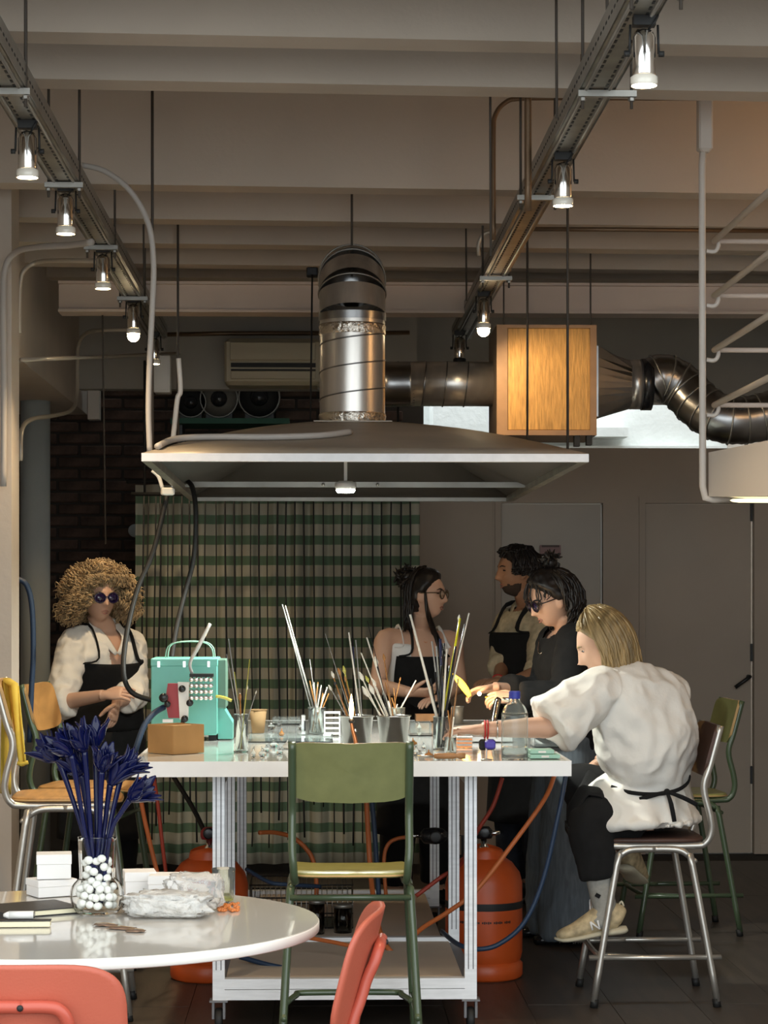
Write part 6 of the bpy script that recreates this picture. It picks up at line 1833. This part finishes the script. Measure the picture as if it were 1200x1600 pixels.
# ---------------------------------------------------------------- woman with glasses and bun, back of bench
J = dict(nk=P(654, 984, 10.85), pel=P(650, 1122, 10.88), sh_r=P(602, 998, 10.76), sh_l=P(706, 1001, 10.90), el_r=P(590, 1072, 10.66), wr_r=P(640, 1082, 10.45), el_l=P(718, 1070, 10.72), wr_l=P(690, 1090, 10.50),
         hd_r=V((0.9, -0.2, 0.0)), pn_r=V((0.1, 0.5, 0.8)), ts_r=V((0.2, -0.8, 0.4)), hd_l=V((-0.6, -0.5, -0.1)))
standing(J)
B = Body(J); F = hframe(P(667, 930, 10.78), (0.90, -0.42, 0.0))
pr_ = thing('person', 'woman with glasses and dark hair bun in white top and black apron', 'person', (J['pel'].x, J['pel'].y, 0))
B.body_mesh(F, 0.96, (0.3, 0.45)).build('body', 'skin_warm', pr_, world=True)
face_bits(pr_, F, 0.96, 'hair_black'); spectacles(pr_, F, 0.96, 'conduit_brown', 'lens_clear', 1.05)
mb = MB(); B.torso(mb, 0.012, 0.10, 0.80)
nkc = J['nk']
tt = remesh_mb(mb, 0.010, 2, 0.5, 0.003, 9, 4.0, lambda p: (p - nkc).dot(B.up) > -0.135 and abs((p - nkc).dot(B.side)) < 0.075).build('tank_top', 'shirt_cool', pr_, world=True)
for sg in (-1, 1):
    tube_world(tt, 'strap', 'shirt_cool', [B.pt(0.76, 0.95 * sg, 0.014), nkc + B.side * 0.118 * sg + B.fwd * 0.085 - B.up * 0.07, nkc + B.side * 0.105 * sg + B.up * 0.016, B.pt(0.86, PI - 0.8 * sg if sg > 0 else PI + 0.8, 0.012)], [(0.010, 0.003)] * 4, 6)
ap = apron(pr_, B, 0.14, 0.68, 1.5, 0.9, 0.026, skirt=0.5)
for sg in (-1, 1):
    tube_world(ap, 'strap', 'black_cloth', [B.pt(0.68, 0.82 * sg, 0.026), nkc + B.side * 0.088 * sg + B.fwd * 0.112 - B.up * 0.10, nkc + B.side * 0.068 * sg + B.fwd * 0.065 - B.up * 0.015, nkc + B.side * 0.052 * sg - B.fwd * 0.02 + B.up * 0.035], [(0.018, 0.004)] * 4, 6)
trousers(pr_, B, 0.02, 0.02, 'black_cloth'); shoes(pr_, B)
scalp(pr_, F, 0.96, lambda d: d.z * 0.75 - d.y * 0.85 + 0.10 - (0.3 if abs(d.x) > 0.75 and d.z < 0.1 and d.y > -0.2 else 0), 'hair_black', 0.020, seed=2)
hm = strands(F, 0.96, 170, 14, 2.05, 0.13, infl=1.18, rad=0.005, jitter=0.02, th_end=1.8)
rnd = random.Random(8); bc_ = F @ V((0.01, -0.10, 0.085))
hm.ball(bc_, (0.042, 0.042, 0.036), 12, 8)
for i in range(46):
    a = rnd.uniform(0, 6.28); e = rnd.uniform(-1.2, 1.3); d = V((math.cos(a) * math.cos(e), math.sin(a) * math.cos(e), math.sin(e))); t = perp(d, V((rnd.uniform(-1, 1), rnd.uniform(-1, 1), rnd.uniform(-1, 1))))
    hm.tube([bc_ + d * 0.03, bc_ + d * 0.046 + t * 0.018, bc_ + d * 0.040 + t * 0.040, bc_ + d * 0.044 + t * 0.055], [0.007, 0.007, 0.006, 0.002], 5)
for i in range(14):
    s0 = F @ V((0.07, 0.02, -0.02 + 0.003 * i))
    hm.tube([s0, s0 + V((0.01, 0, -0.08)), nkc + B.side * 0.055 + B.fwd * (0.05 + 0.002 * i) + V((0, 0, -0.02)), nkc + B.side * (0.06 + 0.004 * rnd.random()) + B.fwd * 0.10 + V((0, 0, -0.16 - 0.02 * rnd.random()))], [0.006, 0.007, 0.009, 0.003], 5, sub=3)
hm.build('hair', 'hair_black', pr_, world=True)
tube_world(pr_, 'necklace', 'copper', [nkc + B.side * 0.05 + B.fwd * 0.02 + B.up * 0.01, nkc + B.fwd * 0.085 - B.up * 0.055, nkc - B.side * 0.05 + B.fwd * 0.02 + B.up * 0.01], 0.0015, 5)
# ---------------------------------------------------------------- man in beige shirt
J = dict(nk=P(824, 952, 11.0), pel=P(826, 1108, 11.0), sh_l=P(850, 974, 10.88), sh_r=P(796, 972, 11.10), el_r=P(786, 1040, 10.98), wr_r=P(778, 1064, 10.76), el_l=P(845, 1050, 10.72), wr_l=P(800, 1066, 10.60),
         hd_r=V((-0.8, -0.5, 0.0)), hd_l=V((-0.9, -0.2, 0.1)))
standing(J)
B = Body(J, True, 1.0); F = hframe(P(808, 893, 10.95), (-0.96, -0.22, -0.06))
pr_ = thing('person', 'dark haired bearded man in beige shirt and black apron', 'person', (J['pel'].x, J['pel'].y, 0))
B.body_mesh(F, 1.02, (0.35, 0.35)).build('body', 'skin_tan', pr_, world=True)
face_bits(pr_, F, 1.02, 'hair_black')
mb = MB(); B.torso(mb, 0.022, 0.10, 0.97); B.arm(mb, 'r', 0.022, 1.25, 0.012); B.arm(mb, 'l', 0.022, 1.25, 0.012)
nkc = J['nk']
sh_ = remesh_mb(mb, 0.011, 2, 0.5, 0.006, 9, 5.0, lambda p: (p - nkc).dot(B.up) > -0.005 and (p - nkc).length < 0.09).build('shirt', 'shirt_beige', pr_, world=True)
for sg in (-1, 1):
    MB().tube([nkc + B.fwd * 0.085 - B.up * 0.06 + B.side * 0.02 * sg, nkc + B.side * 0.065 * sg + B.fwd * 0.03 + B.up * 0.02, nkc + B.side * 0.03 * sg - B.fwd * 0.06 + B.up * 0.04], [(0.005, 0.012), (0.005, 0.022), (0.005, 0.02)], 8, side=B.fwd, sub=4).build('collar', 'shirt_beige', sh_, world=True)
ap = apron(pr_, B, 0.14, 0.72, 1.4, 0.70, 0.042, skirt=0.5)
for sg in (-1, 1):
    tube_world(ap, 'strap', 'black_cloth', [B.pt(0.72, 0.68 * sg, 0.042), nkc + B.side * 0.085 * sg + B.fwd * 0.135 - B.up * 0.09, nkc + B.side * 0.088 * sg + B.fwd * 0.06 + B.up * 0.02, nkc + B.side * 0.075 * sg - B.fwd * 0.05 + B.up * 0.03], [(0.014, 0.004)] * 4, 6)
trousers(pr_, B, 0.024, 0.02, 'denim_dark'); shoes(pr_, B)
scalp(pr_, F, 1.02, lambda d: d.z * 0.85 - d.y * 0.75 + 0.06 - (0.5 if (abs(d.x) > 0.7 and d.z < 0.05 and -0.35 < d.y < 0.3) else 0), 'hair_black', 0.016, rough=0.008, seed=6)
hm = strands(F, 1.02, 260, 61, 1.15, 0.012, infl=1.22, rad=0.0055, curl=0.006, curlf=3, jitter=0.015, pts=12, th_end=1.55, tmin=0.05)
f2 = strands(F, 1.02, 70, 62, 0.0, 0.005, infl=1.26, rad=0.0055, curl=0.006, curlf=2, jitter=0.015, pts=10, th_end=0.80)
hm.add(f2.v, f2.f, True)
hm.build('curls', 'hair_black', pr_, world=True)
# beard along the jaw
nu, nv = 60, 44; vs = []; fs = []
def bd(d): return (-d.z - 0.50 - 0.2 * max(0, d.y - 0.6) + 0.06 * noise.noise(d * 9)) if d.y > -0.05 else -1
for i in range(nv + 1):
    th = PI * i / nv
    for k in range(nu):
        a = 2 * PI * k / nu; d = V((math.sin(th) * math.cos(a), math.sin(th) * math.sin(a), math.cos(th)))
        vs.append(F @ ((head_pt(d) + d * (0.003 * min(1, bd(d) * 6) + 0.0015 * noise.noise(d * 30))) * 1.02))
for i in range(nv):
    for k in range(nu):
        d_ = PI * (i + .5) / nv; a = 2 * PI * (k + .5) / nu; d = V((math.sin(d_) * math.cos(a), math.sin(d_) * math.sin(a), math.cos(d_)))
        if bd(d) > 0: fs.append((i * nu + k, (i + 1) * nu + k, (i + 1) * nu + (k + 1) % nu, i * nu + (k + 1) % nu))
MB().add(vs, fs, True).build('beard', 'hair_stubble', pr_, world=True)
tube_world(pr_, 'bracelet', 'bracelet_red', [J['wr_r'] + V((0.03 * math.cos(a * PI / 4), 0, 0.03 * math.sin(a * PI / 4))) for a in range(9)], 0.003, 5)
# ---------------------------------------------------------------- woman in black at the torch
J = dict(nk=P(887, 984, 9.62), pel=P(884, 1135, 9.66), sh_l=P(897, 1003, 9.47), sh_r=P(866, 1000, 9.77), el_l=P(880, 1088, 9.36), wr_l=P(806, 1090, 9.36), el_r=P(846, 1085, 9.75), wr_r=P(772, 1075, 9.52),
         hd_l=V((-0.95, 0.05, 0.02)), pn_l=V((0, 0.5, -0.7)), ts_l=V((0.1, 0.1, 1)), hd_r=V((-0.9, -0.1, -0.12)), pn_r=V((0.0, -0.3, -0.9)), ts_r=V((0, -0.8, 0.5)))
standing(J)
B = Body(J); F = hframe(P(861, 938, 9.58), (-0.90, -0.30, -0.36))
pr_ = thing('person', 'dark haired woman in black top and wide jeans working at the flame', 'person', (J['pel'].x, J['pel'].y, 0))
B.body_mesh(F, 0.97, (0.55, 0.5)).build('body', 'skin_light', pr_, world=True)
face_bits(pr_, F, 0.97, 'hair_black'); spectacles(pr_, F, 0.97, 'spectacle', 'lens_dark', 1.1)
nkc = J['nk']
mb = MB(); B.torso(mb, 0.022, 0.08, 0.97); B.arm(mb, 'l', 0.022, 1.9, 0.008); B.arm(mb, 'r', 0.022, 1.75, 0.008)
remesh_mb(mb, 0.011, 2, 0.5, 0.008, 9, 7.0, lambda p: (p - nkc).dot(B.up) > -0.03 and (p - nkc).length < 0.105).build('black_top', 'black_cloth', pr_, world=True)
mb = MB(); B.torso(mb, 0.016, 0.0, 0.42)
for k in 'lr': 
    h_, kn_, an_ = J['hp_' + k], J['kn_' + k], J['an_' + k]
    mb.tube([h_, h_.lerp(kn_, 0.5), kn_, kn_.lerp(an_, 0.5), kn_.lerp(an_, 1.12)], [0.105, 0.10, 0.105, 0.125, 0.145], 18, sub=4)
jn = remesh_mb(mb, 0.013, 2, 0.5, 0.009, 7, 2.0).build('wide_jeans', 'denim', pr_, world=True)
fr_ = MB(); rnd = random.Random(2)
for k in 'lr':
    for i in range(26):
        a = rnd.uniform(0, 6.28); p = V((J['an_' + k].x + 0.135 * math.cos(a), J['an_' + k].y + 0.135 * math.sin(a), 0.05))
        fr_.tube([p + V((0, 0, 0.02)), p, p + V((rnd.uniform(-0.01, 0.01), 0, -0.03))], 0.0012, 4)
fr_.build('frayed_hem', 'sock', jn, world=True, kind='stuff')
shoes(pr_, B)
scalp(pr_, F, 0.97, lambda d: d.z * 0.8 - d.y * 0.85 + 0.05 - (0.4 if (abs(d.x) > 0.75 and d.z < 0.0 and -0.3 < d.y < 0.25) else 0), 'hair_black', 0.030, rough=0.010, seed=3)
hm = strands(F, 0.97, 260, 24, 1.75, 0.10, infl=1.42, rad=0.006, curl=0.010, curlf=2.5, jitter=0.03, pts=16, th_end=1.9, down=V((0.1, 0, -1)))
fb_ = strands(F, 0.97, 40, 25, 0.0, 0.03, infl=1.16, rad=0.0032, jitter=0.02, th_end=1.25)
hm.add(fb_.v, fb_.f, True)
bc_ = F @ V((0.01, -0.055, 0.150)); hm.ball(bc_, (0.034, 0.034, 0.030), 12, 8); rnd = random.Random(18)
for i in range(36):
    a = rnd.uniform(0, 6.28); e = rnd.uniform(-1.2, 1.3); d = V((math.cos(a) * math.cos(e), math.sin(a) * math.cos(e), math.sin(e))); t = perp(d, V((rnd.uniform(-1, 1), rnd.uniform(-1, 1), rnd.uniform(-1, 1))))
    hm.tube([bc_ + d * 0.024, bc_ + d * 0.038 + t * 0.014, bc_ + d * 0.034 + t * 0.032, bc_ + d * 0.04 + t * 0.045], [0.006, 0.006, 0.005, 0.002], 5)
hm.build('hair', 'hair_black', pr_, world=True)
tube_world(pr_, 'pendant_cord', 'chrome', [nkc + B.side * 0.06 + B.fwd * 0.03, nkc + B.fwd * 0.13 - B.up * 0.10 + B.side * 0.04, nkc + B.fwd * 0.12 - B.up * 0.04 - B.side * 0.02], 0.0022, 5)
# ---------------------------------------------------------------- seated woman in white
J = dict(nk=P(981, 1056, 8.22), pel=P(1000, 1266, 8.27), sh_l=P(930, 1082, 8.06), sh_r=P(1042, 1084, 8.32), el_l=P(858, 1136, 8.00), wr_l=P(752, 1140, 7.98), el_r=P(985, 1150, 8.55), wr_r=P(935, 1192, 8.52),
         hd_l=V((-1, 0.05, -0.02)), pn_l=V((0, 0.1, -1)), ts_l=V((0, 1, 0.1)), hd_r=V((-0.8, 0, -0.5)), pn_r=V((0, 0, -1)), ts_r=V((0, -1, 0)), seated=True)
sd_ = (J['sh_l'] - J['sh_r']); sd_.z = 0; sd_.normalize(); hs_ = V((-0.45, -0.9, 0)).normalized()
J['spine'] = [J['pel'], P(1014, 1205, 8.24), P(1008, 1140, 8.20), P(993, 1085, 8.19), J['nk']]
J['hp_l'] = J['pel'] + hs_ * 0.09; J['hp_r'] = J['pel'] - hs_ * 0.09
J['kn_l'] = P(922, 1285, 8.12); J['an_l'] = P(945, 1425, 8.10); J['kn_r'] = P(905, 1225, 8.45); J['an_r'] = P(985, 1332, 8.42)
J['ft_l'] = V((-0.97, 0.0, -0.12)).normalized(); J['ft_r'] = V((0.35, 0.85, -0.30)).normalized()
B = Body(J); F = hframe(P(942, 1008, 8.20), (-0.90, 0.16, -0.42))
pr_ = thing('person', 'blonde woman in white shirt sitting on silver chair and reaching over bench', 'person', (J['pel'].x, J['pel'].y, 0))
B.body_mesh(F, 0.98, (0.30, 0.3)).build('body', 'skin_light', pr_, world=True)
face_bits(pr_, F, 0.98, 'hair_blonde')
nkc = J['nk']
def tin(t): return 0.034 + 0.060 * math.exp(-((t - 0.12) / 0.17) ** 2) - 0.014 * math.exp(-((t - 0.36) / 0.05) ** 2) + 0.014 * math.exp(-((t - 0.50) / 0.09) ** 2)
mb = MB(); B.torso(mb, tin, 0.07, 0.96); B.arm(mb, 'l', 0.034, 0.95, 0.034); B.arm(mb, 'r', 0.030, 0.9, 0.02)
sh_ = remesh_mb(mb, 0.008, 2, 0.5, 0.014, 8, 11.0, lambda p: (p - nkc).dot(B.up) > 0.0 and (p - nkc).length < 0.08).build('t_shirt', 'shirt_white', pr_, world=True)
# apron ties at the back
tb = [B.pt(0.37 + 0.02 * a, PI + a, 0.046) for a in (-1.9, -1.3, -0.7, -0.1, 0.5, 1.1, 1.7)]
ti = MB().tube(tb, [(0.004, 0.008)] * 7, 6, sub=4).build('apron_tie', 'black_cloth', pr_, world=True)
kx = B.pt(0.37, PI - 0.50, 0.058)
MB().ball(kx, 0.012, 10, 6).build('knot', 'black_cloth', ti, world=True)
for (dx, dz_) in ((0.105, -0.045), (0.025, -0.105), (-0.10, -0.025)):
    MB().tube([kx, kx + V((dx * 0.5, -0.016, dz_ * 0.4)), kx + V((dx, -0.012, dz_))], [(0.004, 0.006), (0.004, 0.009), (0.003, 0.009)], 6, sub=3).build('bow_end', 'black_cloth', ti, world=True)
mb = MB(); B.torso(mb, 0.018, 0.0, 0.25)
for k in 'lr': B.leg(mb, k, 0.018, 0.012, 0.62 if k == 'l' else 0.8)
remesh_mb(mb, 0.012, 2, 0.5, 0.006, 8, 1.0).build('trousers', 'black_cloth', pr_, world=True)
# apron lying over the lap and hanging off the knees
def lap(u, v):
    y_ = 8.10 + 0.42 * u
    pts = [P(955, 1215, y_), P(935, 1196, y_), P(912, 1192, y_), P(892, 1225, y_), P(890, 1280, y_), P(905, 1332, y_)]
    x = v * 5; i = min(int(x), 4); f = x - i
    p = pts[i].lerp(pts[i + 1], f)
    drop = 0.13 * (1 - u) * (1 if v < 0.75 else 0.4) * 0.85
    return p + V((0.014 * math.sin(u * 9 + v * 4), 0, -drop + 0.012 * math.sin(u * 11)))
MB().grid(lap, 20, 26, 0.005).build('apron', 'black_cloth', pr_, world=True)
# sock, shoes
kn_, an_ = J['kn_l'], J['an_l']
so = MB().tube([kn_.lerp(an_, 0.58), kn_.lerp(an_, 0.8), an_, an_ + V((-0.03, 0, -0.04))], [0.049, 0.045, 0.042, 0.045], 16, sub=3).build('sock', 'sock', pr_, world=True)
MB().box(kn_.lerp(an_, 0.80) + V((-0.02, -0.044, 0)), (0.018, 0.004, 0.014), ry=0.5).build('sock_mark', 'black_cloth', so, world=True)
def sneaker(an, fd, name='sneaker'):
    sdv = fd.cross(V((0, 0, 1))).normalized(); up = sdv.cross(fd).normalized() * 1.0
    if up.z < 0: up = -up
    def q(a, b, c): return an + fd * a + sdv * b + up * c
    sh = MB().tube([q(-0.062, 0, -0.03), q(-0.045, 0, -0.022), q(0.0, 0, -0.018), q(0.06, 0, -0.036), q(0.115, 0, -0.052), q(0.165, 0, -0.060), q(0.182, 0, -0.064)], [(0.020, 0.028), (0.034, 0.046), (0.039, 0.052), (0.042, 0.040), (0.043, 0.028), (0.034, 0.018), (0.012, 0.008)], 16, side=sdv, sub=4).build(name, 'shoe', pr_, world=True)
    MB().tube([q(-0.072, 0, -0.068), q(-0.05, 0, -0.071), q(0.03, 0, -0.072), q(0.10, 0, -0.077), q(0.16, 0, -0.078), q(0.19, 0, -0.070)], [(0.022, 0.010), (0.037, 0.015), (0.038, 0.013), (0.045, 0.012), (0.036, 0.010), (0.012, 0.004)], 14, side=sdv, sub=4).build('sole', 'shoe_sole', sh, world=True)
    tg = MB()
    for i in range(4):
        tg.tube([q(0.035 + 0.018 * i, -0.026, 0.004 - 0.011 * i), q(0.045 + 0.018 * i, 0, 0.012 - 0.011 * i), q(0.035 + 0.018 * i, 0.026, 0.004 - 0.011 * i)], 0.003, 5, sub=3)
    tg.tube([q(0.04, 0.0, 0.012), q(0.035, 0.02, 0.04), q(0.045, 0.03, 0.045), q(0.05, 0.01, 0.012)], 0.002, 5, sub=3)
    tg.build('laces', 'shirt_cool', sh, world=True)
    MB().tube([q(-0.052, 0, 0.018), q(-0.064, 0, 0.030), q(-0.070, 0, 0.012)], 0.004, 6, sub=3).build('heel_tab', 'shoe_sole', sh, world=True)
    # big letter N on the side
    for sg in (1, -1):
        if (sdv * sg).y < 0 and fd.x < -0.5:
            e = lambda a, c: q(a, sg * 0.0425, c)
            nn_ = MB().tube([e(0.030, -0.052), e(0.034, -0.020)], 0.0035, 5).tube([e(0.060, -0.022), e(0.030, -0.052)], 0.0035, 5).tube([e(0.056, -0.052), e(0.060, -0.022)], 0.0035, 5)
            nn_.build('letter_n', 'white_card', sh, world=True)
    return sh
sneaker(J['an_l'], J['ft_l']); sneaker(J['an_r'], J['ft_r'])
# hair
scalp(pr_, F, 0.98, lambda d: d.z * 0.85 - d.y * 0.95 - 0.02, 'hair_blonde', 0.016, rough=0.003)
hm = strands(F, 0.98, 420, 33, 1.42, 0.105, infl=1.24, rad=0.0048, jitter=0.010, th_end=1.72, pts=12, down=V((0.20, 0.0, -1)).normalized())
f2 = strands(F, 0.98, 150, 34, 0.75, 0.004, infl=1.17, rad=0.0042, jitter=0.004, th_end=0.86, pts=9, tmin=0.02)
hm.add(f2.v, f2.f, True)
hm.build('hair', 'hair_blonde', pr_, world=True)
# bracelets
w_ = J['wr_l']; 
for k, (o_, m_) in enumerate(((0.012, 'bracelet_red'), (0.022, 'bracelet_red'), (-0.05 - 0.0, 'chrome'))):
    c_ = w_ + V((o_ if o_ > 0 else 0.055, 0, 0))
    MB().tube([c_ + V((0, 0.031 * math.cos(a * PI / 8), 0.031 * math.sin(a * PI / 8))) for a in range(16)], 0.003, 6, closed=True).build('bracelet', m_, pr_, world=True)
